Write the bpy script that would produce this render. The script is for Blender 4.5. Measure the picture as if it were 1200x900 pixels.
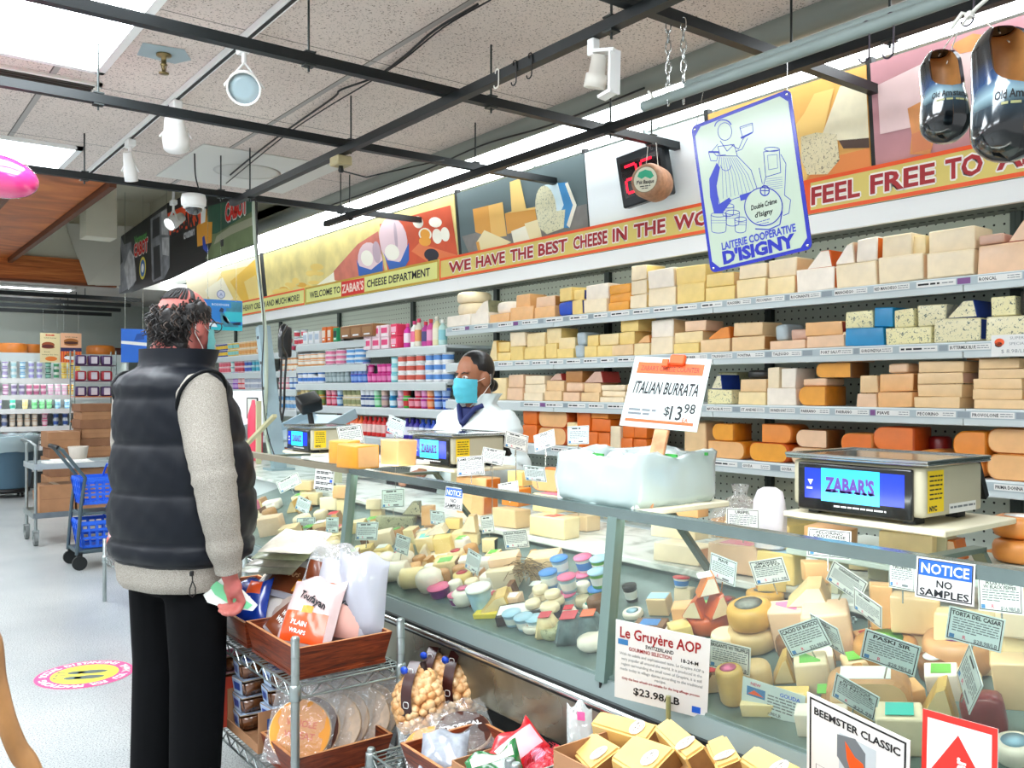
import bpy, bmesh, math, random
from mathutils import Vector, Matrix, Euler, Quaternion
# ------------------------------------------------------------------ camera, world, exposure
sc = bpy.context.scene
for o in list(bpy.data.objects):
 bpy.data.objects.remove(o)
C = sc.collection
PI = math.pi
EYE = Vector((0, 0, 1.42))
YAW = math.atan(790 / 1050)
cam_d = bpy.data.cameras.new('camera')
cam = bpy.data.objects.new('camera', cam_d)
C.objects.link(cam)
cam.location = EYE
cam.rotation_euler = (PI / 2, 0, -YAW)
cam_d.lens = 31.5
cam_d.sensor_width = 36
cam_d.sensor_fit = 'HORIZONTAL'
cam_d.shift_y = 5 / 1200
cam_d.clip_start = 0.05
sc.camera = cam
sc.view_settings.view_transform = 'Standard'
sc.view_settings.look = 'None'
sc.view_settings.gamma = 1
sc.view_settings.use_curve_mapping = False
sc.view_settings.exposure = 0.5
world = bpy.data.worlds.new('store_light')
sc.world = world
world.use_nodes = True
world.node_tree.nodes['Background'].inputs[0].default_value = (0.93, 0.97, 1.0, 1)
world.node_tree.nodes['Background'].inputs[1].default_value = 0.62
LAMP = 12.0      # ceiling panel emission
COVE = 6.5      # fluorescent cove above the shelves
CANOPY_FILL = 5.0    # added fill tubes hidden under the shelf canopy
FWD = Vector((math.sin(YAW), math.cos(YAW), 0))
RGT = Vector((math.cos(YAW), -math.sin(YAW), 0))
def ray(px, py): return FWD + RGT * ((px - 600) / 1050) + Vector((0, 0, (455 - py) / 1050))
def on_x(px, py, X): r = ray(px, py); return EYE + r * (X / r.x)
def on_y(px, py, Y): r = ray(px, py); return EYE + r * (Y / r.y)
def on_z(px, py, Z): r = ray(px, py); return EYE + r * ((Z - 1.42) / r.z)
def y_at(px, X): return on_x(px, 455, X).y
def x_at(px, Y): return on_y(px, 455, Y).x
# ------------------------------------------------------------------ materials
def lin(c):
 if isinstance(c, str):
  c = [int(c[i:i + 2], 16) / 255 for i in (0, 2, 4)]
 return tuple(x / 12.92 if x <= 0.04045 else ((x + 0.055) / 1.055) ** 2.4 for x in c) + (1,)
_mats = {}
def mat(col, rough=0.5, metal=0, coat=0, noise=0, scale=30, bump=0, emit=0, alpha=1, spec=0.5, col2=None, sub=0):
 key = (col, rough, metal, coat, noise, scale, bump, emit, alpha, spec, col2, sub)
 if key in _mats: return _mats[key]
 m = bpy.data.materials.new('material_%d' % len(_mats)); _mats[key] = m
 m.use_nodes = True
 nt = m.node_tree; b = nt.nodes['Principled BSDF']
 c = lin(col)
 b.inputs['Base Color'].default_value = c
 b.inputs['Roughness'].default_value = rough
 b.inputs['Metallic'].default_value = metal
 b.inputs['Coat Weight'].default_value = coat
 b.inputs['Coat Roughness'].default_value = 0.12
 b.inputs['Specular IOR Level'].default_value = spec
 b.inputs['Alpha'].default_value = alpha
 if sub:
  b.inputs['Subsurface Weight'].default_value = sub
  b.inputs['Subsurface Radius'].default_value = (.01, .004, .002)
 if emit:
  b.inputs['Emission Color'].default_value = c
  b.inputs['Emission Strength'].default_value = emit
 if noise or col2 or bump:
  tc = nt.nodes.new('ShaderNodeTexCoord')
  n = nt.nodes.new('ShaderNodeTexNoise'); n.inputs['Scale'].default_value = scale; n.inputs['Detail'].default_value = 4
  nt.links.new(tc.outputs['Object'], n.inputs['Vector'])
  if noise or col2:
   r = nt.nodes.new('ShaderNodeValToRGB')
   c2 = lin(col2) if col2 else tuple(max(0, x * (1 - noise)) for x in c[:3]) + (1,)
   r.color_ramp.elements[0].position = .35; r.color_ramp.elements[1].position = .65
   r.color_ramp.elements[0].color = c2; r.color_ramp.elements[1].color = c
   nt.links.new(n.outputs['Fac'], r.inputs['Fac']); nt.links.new(r.outputs['Color'], b.inputs['Base Color'])
  if bump:
   bp = nt.nodes.new('ShaderNodeBump'); bp.inputs['Strength'].default_value = bump; bp.inputs['Distance'].default_value = .004
   nt.links.new(n.outputs['Fac'], bp.inputs['Height']); nt.links.new(bp.outputs['Normal'], b.inputs['Normal'])
 return m
def glass_mat(name, tint, refl=0.12, haze=0.0):
 m = bpy.data.materials.new(name); m.use_nodes = True; nt = m.node_tree
 nt.nodes.remove(nt.nodes['Principled BSDF']); out = nt.nodes['Material Output']
 t = nt.nodes.new('ShaderNodeBsdfTransparent'); t.inputs[0].default_value = lin(tint)
 g = nt.nodes.new('ShaderNodeBsdfGlossy'); g.inputs['Roughness'].default_value = .04; g.inputs[0].default_value = (.95, 1, .98, 1)
 f = nt.nodes.new('ShaderNodeFresnel'); f.inputs[0].default_value = 1.45
 mu = nt.nodes.new('ShaderNodeMath'); mu.operation = 'MULTIPLY'; mu.inputs[1].default_value = refl / .06
 mu.use_clamp = True
 nt.links.new(f.outputs[0], mu.inputs[0])
 x = nt.nodes.new('ShaderNodeMixShader'); nt.links.new(mu.outputs[0], x.inputs[0])
 nt.links.new(t.outputs[0], x.inputs[1]); nt.links.new(g.outputs[0], x.inputs[2])
 last = x
 if haze:
  d = nt.nodes.new('ShaderNodeBsdfDiffuse'); d.inputs[0].default_value = (.9, .95, .95, 1)
  x2 = nt.nodes.new('ShaderNodeMixShader')
  tc = nt.nodes.new('ShaderNodeTexCoord'); n = nt.nodes.new('ShaderNodeTexNoise'); n.inputs['Scale'].default_value = 3.5
  n.inputs['Detail'].default_value = 5
  nt.links.new(tc.outputs['Object'], n.inputs['Vector'])
  mr = nt.nodes.new('ShaderNodeMapRange'); mr.inputs[1].default_value = .4; mr.inputs[2].default_value = .75
  mr.inputs[3].default_value = haze * .3; mr.inputs[4].default_value = haze
  nt.links.new(n.outputs['Fac'], mr.inputs[0]); nt.links.new(mr.outputs[0], x2.inputs[0])
  nt.links.new(x.outputs[0], x2.inputs[1]); nt.links.new(d.outputs[0], x2.inputs[2]); last = x2
 nt.links.new(last.outputs[0], out.inputs[0])
 return m
def film_mat(name, tint, body=.25):
 """thin clear plastic wrap: transparent with a diffuse veil and gloss"""
 m = bpy.data.materials.new(name); m.use_nodes = True; nt = m.node_tree
 nt.nodes.remove(nt.nodes['Principled BSDF']); out = nt.nodes['Material Output']
 t = nt.nodes.new('ShaderNodeBsdfTransparent'); d = nt.nodes.new('ShaderNodeBsdfDiffuse'); d.inputs[0].default_value = lin(tint)
 g = nt.nodes.new('ShaderNodeBsdfGlossy'); g.inputs['Roughness'].default_value = .15
 tc = nt.nodes.new('ShaderNodeTexCoord'); n = nt.nodes.new('ShaderNodeTexNoise'); n.inputs['Scale'].default_value = 28; n.inputs['Distortion'].default_value = 1.5
 nt.links.new(tc.outputs['Object'], n.inputs['Vector'])
 bp = nt.nodes.new('ShaderNodeBump'); bp.inputs['Strength'].default_value = .7; bp.inputs['Distance'].default_value = .01
 nt.links.new(n.outputs['Fac'], bp.inputs['Height']); nt.links.new(bp.outputs['Normal'], g.inputs['Normal'])
 a = nt.nodes.new('ShaderNodeMixShader'); a.inputs[0].default_value = body
 nt.links.new(t.outputs[0], a.inputs[1]); nt.links.new(d.outputs[0], a.inputs[2])
 b = nt.nodes.new('ShaderNodeMixShader'); b.inputs[0].default_value = .14
 nt.links.new(a.outputs[0], b.inputs[1]); nt.links.new(g.outputs[0], b.inputs[2])
 nt.links.new(b.outputs[0], out.inputs[0])
 return m
def node_mat(name, fn, rough=.5, **kw):
 m = mat('808080', rough, noise=0, scale=len(_mats) + 1000.5, **kw); m.name = name
 nt = m.node_tree; fn(nt, nt.nodes['Principled BSDF'], nt.nodes.new('ShaderNodeTexCoord'))
 return m
def ramp(nt, fac, stops):
 r = nt.nodes.new('ShaderNodeValToRGB')
 e = r.color_ramp.elements
 while len(e) < len(stops): e.new(.5)
 for k, (p, c) in enumerate(stops): e[k].position = p; e[k].color = lin(c)
 nt.links.new(fac, r.inputs['Fac']); return r.outputs['Color']
def noise(nt, vec, scale, detail=3, dist=0, sc3=None):
 if sc3:
  mp = nt.nodes.new('ShaderNodeMapping'); mp.inputs['Scale'].default_value = sc3
  nt.links.new(vec, mp.inputs['Vector']); vec = mp.outputs['Vector']
 n = nt.nodes.new('ShaderNodeTexNoise'); n.inputs['Scale'].default_value = scale; n.inputs['Detail'].default_value = detail
 n.inputs['Distortion'].default_value = dist
 nt.links.new(vec, n.inputs['Vector']); return n.outputs['Fac']
def mixc(nt, fac, a, b, mode='MIX'):
 x = nt.nodes.new('ShaderNodeMix'); x.data_type = 'RGBA'; x.blend_type = mode
 if isinstance(fac, float): x.inputs[0].default_value = fac
 else: nt.links.new(fac, x.inputs[0])
 for v, i in ((a, 6), (b, 7)):
  if isinstance(v, str): x.inputs[i].default_value = lin(v)
  else: nt.links.new(v, x.inputs[i])
 return x.outputs[2]
def f_floor(nt, b, tc):
 v = tc.outputs['Object']
 big = ramp(nt, noise(nt, v, 1.3, 4), [(.3, 'a9afb0'), (.7, 'c3c5c3')])
 sp = ramp(nt, noise(nt, v, 160, 2), [(.38, '6f787a'), (.5, 'ffffff'), (.62, 'ffffff')])
 c = mixc(nt, .75, big, sp, 'MULTIPLY')
 nt.links.new(c, b.inputs['Base Color'])
 rr = nt.nodes.new('ShaderNodeMapRange'); rr.inputs[3].default_value = .22; rr.inputs[4].default_value = .42
 nt.links.new(noise(nt, v, 2.2, 3), rr.inputs[0]); nt.links.new(rr.outputs[0], b.inputs['Roughness'])
M_FLOOR = node_mat('terrazzo floor', f_floor)
def f_ceil(nt, b, tc):
 v = tc.outputs['Object']
 base = ramp(nt, noise(nt, v, .9, 3), [(.3, 'd3c6be'), (.7, 'e6dad1')])
 sp = ramp(nt, noise(nt, v, 120, 2, .3), [(.34, '75695f'), (.41, 'ffffff'), (1, 'ffffff')])
 c = mixc(nt, .85, base, sp, 'MULTIPLY')
 sx = nt.nodes.new('ShaderNodeSeparateXYZ'); nt.links.new(v, sx.inputs[0])
 for ax, per, off in (('X', .61, .245), ('Y', 1.22, .25)):
  a = nt.nodes.new('ShaderNodeMath'); a.operation = 'ADD'; a.inputs[1].default_value = 20 * per - off
  nt.links.new(sx.outputs[ax], a.inputs[0])
  q = nt.nodes.new('ShaderNodeMath'); q.operation = 'MODULO'; q.inputs[1].default_value = per
  nt.links.new(a.outputs[0], q.inputs[0])
  l = nt.nodes.new('ShaderNodeMath'); l.operation = 'LESS_THAN'; l.inputs[1].default_value = .035 if ax == 'X' else .008
  nt.links.new(q.outputs[0], l.inputs[0])
  c = mixc(nt, l.outputs[0], c, 'a9a4a0' if ax == 'X' else '6e6762')
  if ax == 'X':
   l2 = nt.nodes.new('ShaderNodeMath'); l2.operation = 'LESS_THAN'; l2.inputs[1].default_value = .007
   nt.links.new(q.outputs[0], l2.inputs[0]); c = mixc(nt, l2.outputs[0], c, '6a6460')
 nt.links.new(c, b.inputs['Base Color'])
M_CEIL = node_mat('acoustic tiles', f_ceil, .9)
def f_wood(cols, scale, sc3):
 def f(nt, b, tc):
  n = noise(nt, tc.outputs['Object'], scale, 5, 1.2, sc3)
  nt.links.new(ramp(nt, n, [(.3, cols[0]), (.5, cols[1]), (.7, cols[2])]), b.inputs['Base Color'])
 return f
M_BEAMWOOD = node_mat('orange fir', f_wood(('8f4a1c', 'b8632a', 'cf7d3d'), 3, (.6, 1, 14)), .45)
M_TRAYWOOD = node_mat('stained tray wood', f_wood(('3a1408', '6f2a10', '8f4320'), 5, (2, 2, 26)), .35)
M_TRAYEDGE = mat('c98a58', .5, noise=.25, scale=60)
M_PALEWOOD = node_mat('pale wood', f_wood(('b57c52', 'd39a6c', 'e3b48a'), 9, (1, 1, 9)), .5)
def f_pegboard(nt, b, tc):
 sx = nt.nodes.new('ShaderNodeSeparateXYZ'); nt.links.new(tc.outputs['Object'], sx.inputs[0])
 ds = []
 for ax in 'YZ':
  q = nt.nodes.new('ShaderNodeMath'); q.operation = 'PINGPONG'; q.inputs[1].default_value = .0225
  nt.links.new(sx.outputs[ax], q.inputs[0])
  p = nt.nodes.new('ShaderNodeMath'); p.operation = 'POWER'; p.inputs[1].default_value = 2; nt.links.new(q.outputs[0], p.inputs[0]); ds.append(p)
 a = nt.nodes.new('ShaderNodeMath'); a.operation = 'ADD'; nt.links.new(ds[0].outputs[0], a.inputs[0]); nt.links.new(ds[1].outputs[0], a.inputs[1])
 l = nt.nodes.new('ShaderNodeMath'); l.operation = 'LESS_THAN'; l.inputs[1].default_value = .0055 ** 2; nt.links.new(a.outputs[0], l.inputs[0])
 nt.links.new(mixc(nt, l.outputs[0], 'bfc8bc', '141a18'), b.inputs['Base Color'])
M_PEG = node_mat('perforated steel', f_pegboard, .5)
def f_steel(nt, b, tc):
 v = tc.outputs['Object']
 nt.links.new(ramp(nt, noise(nt, v, 2.5, 4, .8), [(.3, '77786c'), (.55, '9d9c8d'), (.75, '8b7a5c')]), b.inputs['Base Color'])
 rr = nt.nodes.new('ShaderNodeMapRange'); rr.inputs[3].default_value = .18; rr.inputs[4].default_value = .4
 nt.links.new(noise(nt, v, 5, 3), rr.inputs[0]); nt.links.new(rr.outputs[0], b.inputs['Roughness'])
M_STAINLESS = node_mat('scuffed stainless', f_steel, metal=.85)
def f_marble(nt, b, tc):
 nt.links.new(ramp(nt, noise(nt, tc.outputs['Object'], 4, 6, 2), [(.35, 'b9bdb4'), (.48, 'e9ebe4'), (.7, 'f5f6f1')]), b.inputs['Base Color'])
M_MARBLE = node_mat('white marble', f_marble, .2)
def blue_cheese(base, vein):
 def f(nt, b, tc):
  v = tc.outputs['Object']
  nt.links.new(ramp(nt, noise(nt, v, 95, 4, 1.2), [(.33, vein), (.43, base), (1, base)]), b.inputs['Base Color'])
 return node_mat('veined paste', f, .45, coat=.3)
M_BLUE_A = blue_cheese('e9e0b6', '3f5a58')
M_BLUE_B = blue_cheese('dcd7b4', '44605a')
M_BLUE_C = blue_cheese('efe6b0', '2c4a50')
M_GREEN_RIND = blue_cheese('b7b78f', '5c6247')
def f_knit(nt, b, tc):
 v = tc.outputs['Object']
 n = noise(nt, v, 380, 2)
 nt.links.new(ramp(nt, n, [(.3, '837d75'), (.5, 'a59f95'), (.7, 'bcb6ab')]), b.inputs['Base Color'])
 bp = nt.nodes.new('ShaderNodeBump'); bp.inputs['Strength'].default_value = .6; bp.inputs['Distance'].default_value = .003
 nt.links.new(n, bp.inputs['Height']); nt.links.new(bp.outputs['Normal'], b.inputs['Normal'])
M_KNIT = node_mat('oatmeal knit', f_knit, .95, spec=.1)
def f_onionmesh(nt, b, tc):
 v = tc.outputs['Object']
 nt.links.new(ramp(nt, noise(nt, v, 40, 3), [(.3, 'c98a4e'), (.5, 'e3b27a'), (.7, 'f3d3a4')]), b.inputs['Base Color'])
M_ONION = node_mat('onion skin', f_onionmesh, .35)
M_BLACK = mat('0c0f10', .45)
M_BEAM = mat('12191b', .42, metal=.2, noise=.3, scale=9)
M_DARK = mat('161a19', .7)
M_CHROME = mat('c9cdcb', .16, metal=1)
M_STEEL = mat('a9b3b2', .3, metal=.9, noise=.15, scale=12)
M_RAILSTEEL = mat('8fa09e', .26, metal=.85, noise=.12, scale=9)
M_TANRAIL = mat('8d8470', .4, metal=.4)
M_GREYMETAL = mat('84928f', .45, noise=.12, scale=5)
M_LIP = mat('ccd6d6', .4)
M_SHELFWHITE = mat('dfe6e6', .4)
M_WHITE = mat('f4f5f3', .5)
M_OFFWHITE = mat('e8e6dd', .6)
M_PAPER = mat('e6e6e2', .55)
M_CARD = mat('dfe1dc', .3, coat=.4)
M_CARDBLUE = mat('d6e4e4', .3, coat=.4)
M_INK = mat('15181c', .6)
M_INKGREY = mat('6f777c', .6)
M_INKPINK = mat('e2607c', .6)
M_RED = mat('d8261c', .45)
M_DKRED = mat('a3161c', .5)
M_ORANGE = mat('ef5a1c', .5)
M_GOLD = mat('dcc66a', .5)
M_LIME = mat('dfe08a', .5)
M_GOLDBORDER = mat('c39b2e', .5)
M_BLUE = mat('1b3fbf', .45)
M_NBLUE = mat('2266d8', .45)
M_CREAMWALL = mat('d8d4c0', .8, noise=.08, scale=2)
M_CLEAR = film_mat('clear wrap', 'ffffff', .12)
M_FILM = film_mat('veiled wrap', 'eef6f4', .35)
M_BAGFILM = film_mat('bread bag film', 'f4f4f8', .3)
M_GLASS = glass_mat('case glass', 'eef8f3', .05, .05)
M_CARDBOARD = mat('b0805a', .75, noise=.15, scale=8)
M_CARDBOARD_D = mat('96694a', .75, noise=.15, scale=8)
# ------------------------------------------------------------------ mesh builder
_text = {}
_tcol = C
def text_geo(s, bold=0.0, res=2):
 k = (s, bold, res)
 if k in _text: return _text[k]
 cu = bpy.data.curves.new('letters', 'FONT'); cu.body = s; cu.offset = bold; cu.resolution_u = res
 ob = bpy.data.objects.new('letters', cu); C.objects.link(ob)
 dg = bpy.context.evaluated_depsgraph_get()
 me = bpy.data.meshes.new_from_object(ob.evaluated_get(dg))
 v = [tuple(p.co) for p in me.vertices]; f = [tuple(p.vertices) for p in me.polygons]
 bpy.data.objects.remove(ob); bpy.data.curves.remove(cu); bpy.data.meshes.remove(me)
 xs = [p[0] for p in v] or [0, 1]
 _text[k] = (v, f, min(xs), max(xs)); return _text[k]
class MB:
 def __init__(s): s.v = []; s.f = []; s.m = []; s.sm = []
 def add(s, V, F, mi=0, smooth=False, M=None):
  n = len(s.v)
  s.v += [tuple(M @ Vector(p)) for p in V] if M is not None else [tuple(p) for p in V]
  for f in F: s.f.append([i + n for i in f]); s.m.append(mi if not callable(mi) else mi(f)); s.sm.append(smooth)
  return s
 def box(s, c, d, mi=0, bev=0, M=None, seg=1, jit=0, faces=None, rnd=None):
  x, y, z = (q / 2 for q in d)
  V = [(c[0] + a * x, c[1] + b * y, c[2] + e * z) for a in (-1, 1) for b in (-1, 1) for e in (-1, 1)]
  if jit and rnd: V = [tuple(q + rnd.uniform(-jit, jit) for q in p) for p in V]
  F = [(0, 1, 3, 2), (4, 6, 7, 5), (0, 4, 5, 1), (2, 3, 7, 6), (0, 2, 6, 4), (1, 5, 7, 3)]  # -x +x -y +y -z +z
  mis = faces or [mi] * 6
  if not bev:
   n = len(s.v); s.v += [tuple(M @ Vector(p)) for p in V] if M is not None else V
   for f, q in zip(F, mis): s.f.append([i + n for i in f]); s.m.append(q); s.sm.append(False)
   return s
  bm = bmesh.new(); bv = [bm.verts.new(p) for p in V]
  for f, q in zip(F, mis):
   k = bm.faces.new([bv[i] for i in f]); k.material_index = q
  bmesh.ops.bevel(bm, geom=bm.edges[:], offset=bev, segments=seg, affect='EDGES', profile=.6)
  return s.bm(bm, M, seg > 1)
 def bm(s, bm, M=None, smooth=False):
  bm.verts.index_update(); n = len(s.v)
  for v in bm.verts: s.v.append(tuple(M @ v.co) if M is not None else tuple(v.co))
  for f in bm.faces: s.f.append([v.index + n for v in f.verts]); s.m.append(f.material_index); s.sm.append(smooth)
  bm.free(); return s
 def tube(s, pts, r, n=8, mi=0, closed=False, caps=True, smooth=True, sq=(1, 1)):
  pts = [Vector(p) for p in pts]; N = len(pts)
  rs = r if isinstance(r, (list, tuple)) else [r] * N
  t0 = (pts[1] - pts[0]).normalized(); up = Vector((0, 0, 1)) if abs(t0.z) < .9 else Vector((1, 0, 0))
  nx = t0.cross(up).normalized(); V = []
  for i, p in enumerate(pts):
   a = pts[(i + 1) % N] if (closed or i < N - 1) else p
   b = pts[i - 1] if (closed or i > 0) else p
   t = (a - b)
   if t.length < 1e-9: t = t0
   t = t.normalized()
   nx = (nx - t * nx.dot(t))
   nx = nx.normalized() if nx.length > 1e-6 else t.orthogonal().normalized()
   ny = t.cross(nx)
   for k in range(n):
    q = 2 * PI * (k + .5) / n
    V.append(p + (nx * math.cos(q) * sq[0] + ny * math.sin(q) * sq[1]) * rs[i])
  F = []
  for i in range(N if closed else N - 1):
   j = (i + 1) % N
   for k in range(n): F.append((i * n + k, i * n + (k + 1) % n, j * n + (k + 1) % n, j * n + k))
  s.add(V, F, mi, smooth)
  if caps and not closed: s.add(V[:n], [tuple(range(n - 1, -1, -1))], mi); s.add(V[-n:], [tuple(range(n))], mi)
  return s
 def bar(s, a, b, w, h=None, mi=0):
  """rectangular bar between two points"""
  a, b = Vector(a), Vector(b); h = h or w; t = (b - a).normalized()
  up = Vector((0, 0, 1)) if abs(t.z) < .95 else Vector((0, 1, 0))
  x = t.cross(up).normalized(); y = x.cross(t)
  V = [p + x * i * w / 2 + y * j * h / 2 for p in (a, b) for i, j in ((-1, -1), (1, -1), (1, 1), (-1, 1))]
  return s.add(V, [(3, 2, 1, 0), (4, 5, 6, 7), (0, 1, 5, 4), (1, 2, 6, 5), (2, 3, 7, 6), (3, 0, 4, 7)], mi)
 def lathe(s, prof, n=20, mi=0, M=None, a0=0, a1=None, smooth=True, cut=None):
  """prof (r,z) bottom to top; a partial turn gets cut faces of material cut. mi may be a list per segment"""
  full = a1 is None; a1 = 2 * PI if full else a1; V = []; F = []; P = len(prof); ms = []
  cols = n if full else n + 1
  for k in range(cols):
   q = a0 + (a1 - a0) * k / n
   V += [(r * math.cos(q), r * math.sin(q), z) for r, z in prof]
  for k in range(n):
   j = (k + 1) % cols
   for i in range(P - 1):
    F.append((k * P + i, j * P + i, j * P + i + 1, k * P + i + 1)); ms.append(mi[i] if isinstance(mi, (list, tuple)) else mi)
  b = len(s.v)
  s.v += [tuple(M @ Vector(p)) for p in V] if M is not None else V
  for f, q in zip(F, ms): s.f.append([i + b for i in f]); s.m.append(q); s.sm.append(smooth)
  if full:
   for i, fl in ((0, True), (P - 1, False)):
    if prof[i][0] > 1e-6:
     c = [b + k * P + i for k in range(cols)]
     s.f.append(c[::-1] if fl else c); s.m.append((mi[0 if fl else -1]) if isinstance(mi, (list, tuple)) else mi); s.sm.append(False)
  elif cut is not None:
   s.f.append([b + i for i in range(P)]); s.m.append(cut); s.sm.append(False)
   s.f.append([b + n * P + i for i in range(P)][::-1]); s.m.append(cut); s.sm.append(False)
  return s
 def prism(s, poly, h, mi=0, M=None, side=None):
  n = len(poly); V = [(x, y, 0) for x, y in poly] + [(x, y, h) for x, y in poly]
  b = len(s.v); s.v += [tuple(M @ Vector(p)) for p in V] if M is not None else V
  side = mi if side is None else side
  s.f.append([b + i for i in range(n)][::-1]); s.m.append(mi); s.sm.append(False)
  s.f.append([b + n + i for i in range(n)]); s.m.append(mi); s.sm.append(False)
  for i in range(n): s.f.append([b + i, b + (i + 1) % n, b + n + (i + 1) % n, b + n + i]); s.m.append(side); s.sm.append(False)
  return s
 def flat(s, poly, mi=0, M=None, z=0):
  return s.add([(p[0], p[1], z) for p in poly], [tuple(range(len(poly)))], mi, False, M)
 def disc(s, cx, cy, rx, ry, mi=0, M=None, z=0, n=24, rot=0):
  c, q = math.cos(rot), math.sin(rot)
  return s.flat([(cx + rx * math.cos(a) * c - ry * math.sin(a) * q, cy + rx * math.cos(a) * q + ry * math.sin(a) * c) for a in (2 * PI * k / n for k in range(n))], mi, M, z)
 def ell(s, c, r, mi=0, M=None, nu=16, nv=10):
  V = [(0, 0, -1)] + [(math.cos(2 * PI * k / nu) * math.cos(b), math.sin(2 * PI * k / nu) * math.cos(b), math.sin(b)) for b in (-PI / 2 + PI * j / nv for j in range(1, nv)) for k in range(nu)] + [(0, 0, 1)]
  F = [(0, 1 + (k + 1) % nu, 1 + k) for k in range(nu)]
  for j in range(nv - 2):
   for k in range(nu): F.append((1 + j * nu + k, 1 + j * nu + (k + 1) % nu, 1 + (j + 1) * nu + (k + 1) % nu, 1 + (j + 1) * nu + k))
  t = len(V) - 1
  F += [(t, 1 + (nv - 2) * nu + k, 1 + (nv - 2) * nu + (k + 1) % nu) for k in range(nu)]
  T = Matrix.Translation(c) @ (M.to_4x4() if M is not None else Matrix()) @ Matrix.Diagonal((*r, 1))
  return s.add(V, F, mi, True, T)
 def text(s, t, x, y, h, mi=0, M=None, z=0, w=None, align='c', bold=0.0, res=2, slant=0.0):
  """flat lettering, cap height h, optionally squeezed to width w"""
  V, F, x0, x1 = text_geo(t, bold, res)
  k = h / .7; kx = w / (x1 - x0) if w else k
  W = (x1 - x0) * kx; ox = {'c': x - W / 2, 'l': x, 'r': x - W}[align]
  return s.add([((p[0] - x0) * kx + ox + slant * p[1] * k, p[1] * k + y - h / 2, z) for p in V], F, mi, False, M)
 def lines(s, x0, x1, y, h, mi, M=None, z=0, rnd=random, short=1.0):
  """a line of print too small to read: words as little bars"""
  x = x0; e = x0 + (x1 - x0) * short
  while x < e - h:
   w = min(rnd.uniform(2.0, 6.5) * h, e - x)
   s.flat([(x, y - h / 2), (x + w, y - h / 2), (x + w, y + h / 2), (x, y + h / 2)], mi, M, z); x += w + h * .8
  return s
 def grid(s, P, mi=0, smooth=True, closed_u=False, flip=False):
  """P[i][j] points"""
  n = len(P); m = len(P[0]); V = [p for row in P for p in row]; F = []
  for i in range(n - 1):
   for j in range(m if closed_u else m - 1):
    k = (j + 1) % m; q = (i * m + j, i * m + k, (i + 1) * m + k, (i + 1) * m + j); F.append(q[::-1] if flip else q)
  return s.add(V, F, mi, smooth)
 def mesh(s, name, mats):
  me = bpy.data.meshes.new(name); me.from_pydata(s.v, [], s.f)
  for m in (mats if isinstance(mats, (list, tuple)) else [mats]): me.materials.append(m)
  me.polygons.foreach_set('material_index', s.m); me.polygons.foreach_set('use_smooth', s.sm); me.update(); return me
 def build(s, name, mats, parent=None, loc=None, rot=None):
  o = bpy.data.objects.new(name, s.mesh(name, mats)); C.objects.link(o)
  if parent: o.parent = parent
  if loc is not None: o.location = loc
  if rot is not None: o.rotation_euler = rot
  return o
def T(x, y, z): return Matrix.Translation((x, y, z))
def RX(a): return Matrix.Rotation(a, 4, 'X')
def RY(a): return Matrix.Rotation(a, 4, 'Y')
def RZ(a): return Matrix.Rotation(a, 4, 'Z')
def tag(o, label, cat, group=None):
 o['label'] = label; o['category'] = cat
 if group: o['group'] = group
 return o
def thing(name, label, cat, loc=(0, 0, 0), rotz=0, group=None):
 o = bpy.data.objects.new(name, None); C.objects.link(o); o.empty_display_size = .05
 o.location = loc; o.rotation_euler = (0, 0, rotz); return tag(o, label, cat, group)
def struct(o): o['kind'] = 'structure'; return o
def copy_tree(o, loc=None, rotz=None, label=None, group=None):
 r = o.copy(); C.objects.link(r)
 if loc is not None: r.location = loc
 if rotz is not None: r.rotation_euler = (0, 0, rotz)
 if label: r['label'] = label
 if group: r['group'] = group
 for ch in list(o.children):
  c = ch.copy(); C.objects.link(c); c.parent = r
  for g in list(ch.children):
   d = g.copy(); C.objects.link(d); d.parent = c
 return r
FACE = Matrix(((0, 0, -1, 0), (-1, 0, 0, 0), (0, 1, 0, 0), (0, 0, 0, 1)))
def face_at(X, Y, Z, yaw=0, lean=0, roll=0): return T(X, Y, Z) @ RZ(yaw) @ FACE @ RX(lean) @ RZ(roll)
ORD = 'first second third fourth fifth sixth seventh eighth ninth tenth eleventh twelfth thirteenth fourteenth fifteenth sixteenth seventeenth eighteenth nineteenth twentieth'.split()
def nth(i): return ORD[i] if i < 20 else ORD[19]
# ------------------------------------------------------------------ setting
def sbox(name, lo, hi, m, bev=0):
 b = MB(); b.box([(p + q) / 2 for p, q in zip(lo, hi)], [q - p for p, q in zip(lo, hi)], 0, bev)
 return struct(b.build(name, m))
CEIL = 3.02
sbox('floor', (-4.5, -3, -.1), (4.6, 15.4, 0), M_FLOOR)
b = MB()
b.box((-.58, 2.125, CEIL + .05), (7.84, 10.25, .1)); b.box((-1.7, 9.875, CEIL + .05), (5.6, 5.25, .1))
struct(b.build('ceiling', M_CEIL))
M_SOFFIT = mat('ecebe4', .8)
sbox('ceiling_recess', (1.65, 7.25, 3.9), (3.34, 12.5, 4.0), M_CREAMWALL)
b = MB(); b.box((1.67, 9.875, 3.51), (.04, 5.25, .98)); b.box((2.5, 7.27, 3.51), (1.7, .04, .98)); b.box((2.5, 12.55, 3.5), (1.7, .1, .9)); b.box((3.36, 9.875, 3.47), (.04, 5.25, .9))
struct(b.build('wall_recess', M_CREAMWALL))
b = MB(); b.box((2.2, 10.2, 3.3), (.3, .3, .6)); struct(b.build('column_recess', M_CREAMWALL))
sbox('ceiling_far', (-4.5, 12.5, 2.74), (4.6, 15.4, 2.84), mat('c9c6c0', .85, noise=.1, scale=2))
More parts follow.
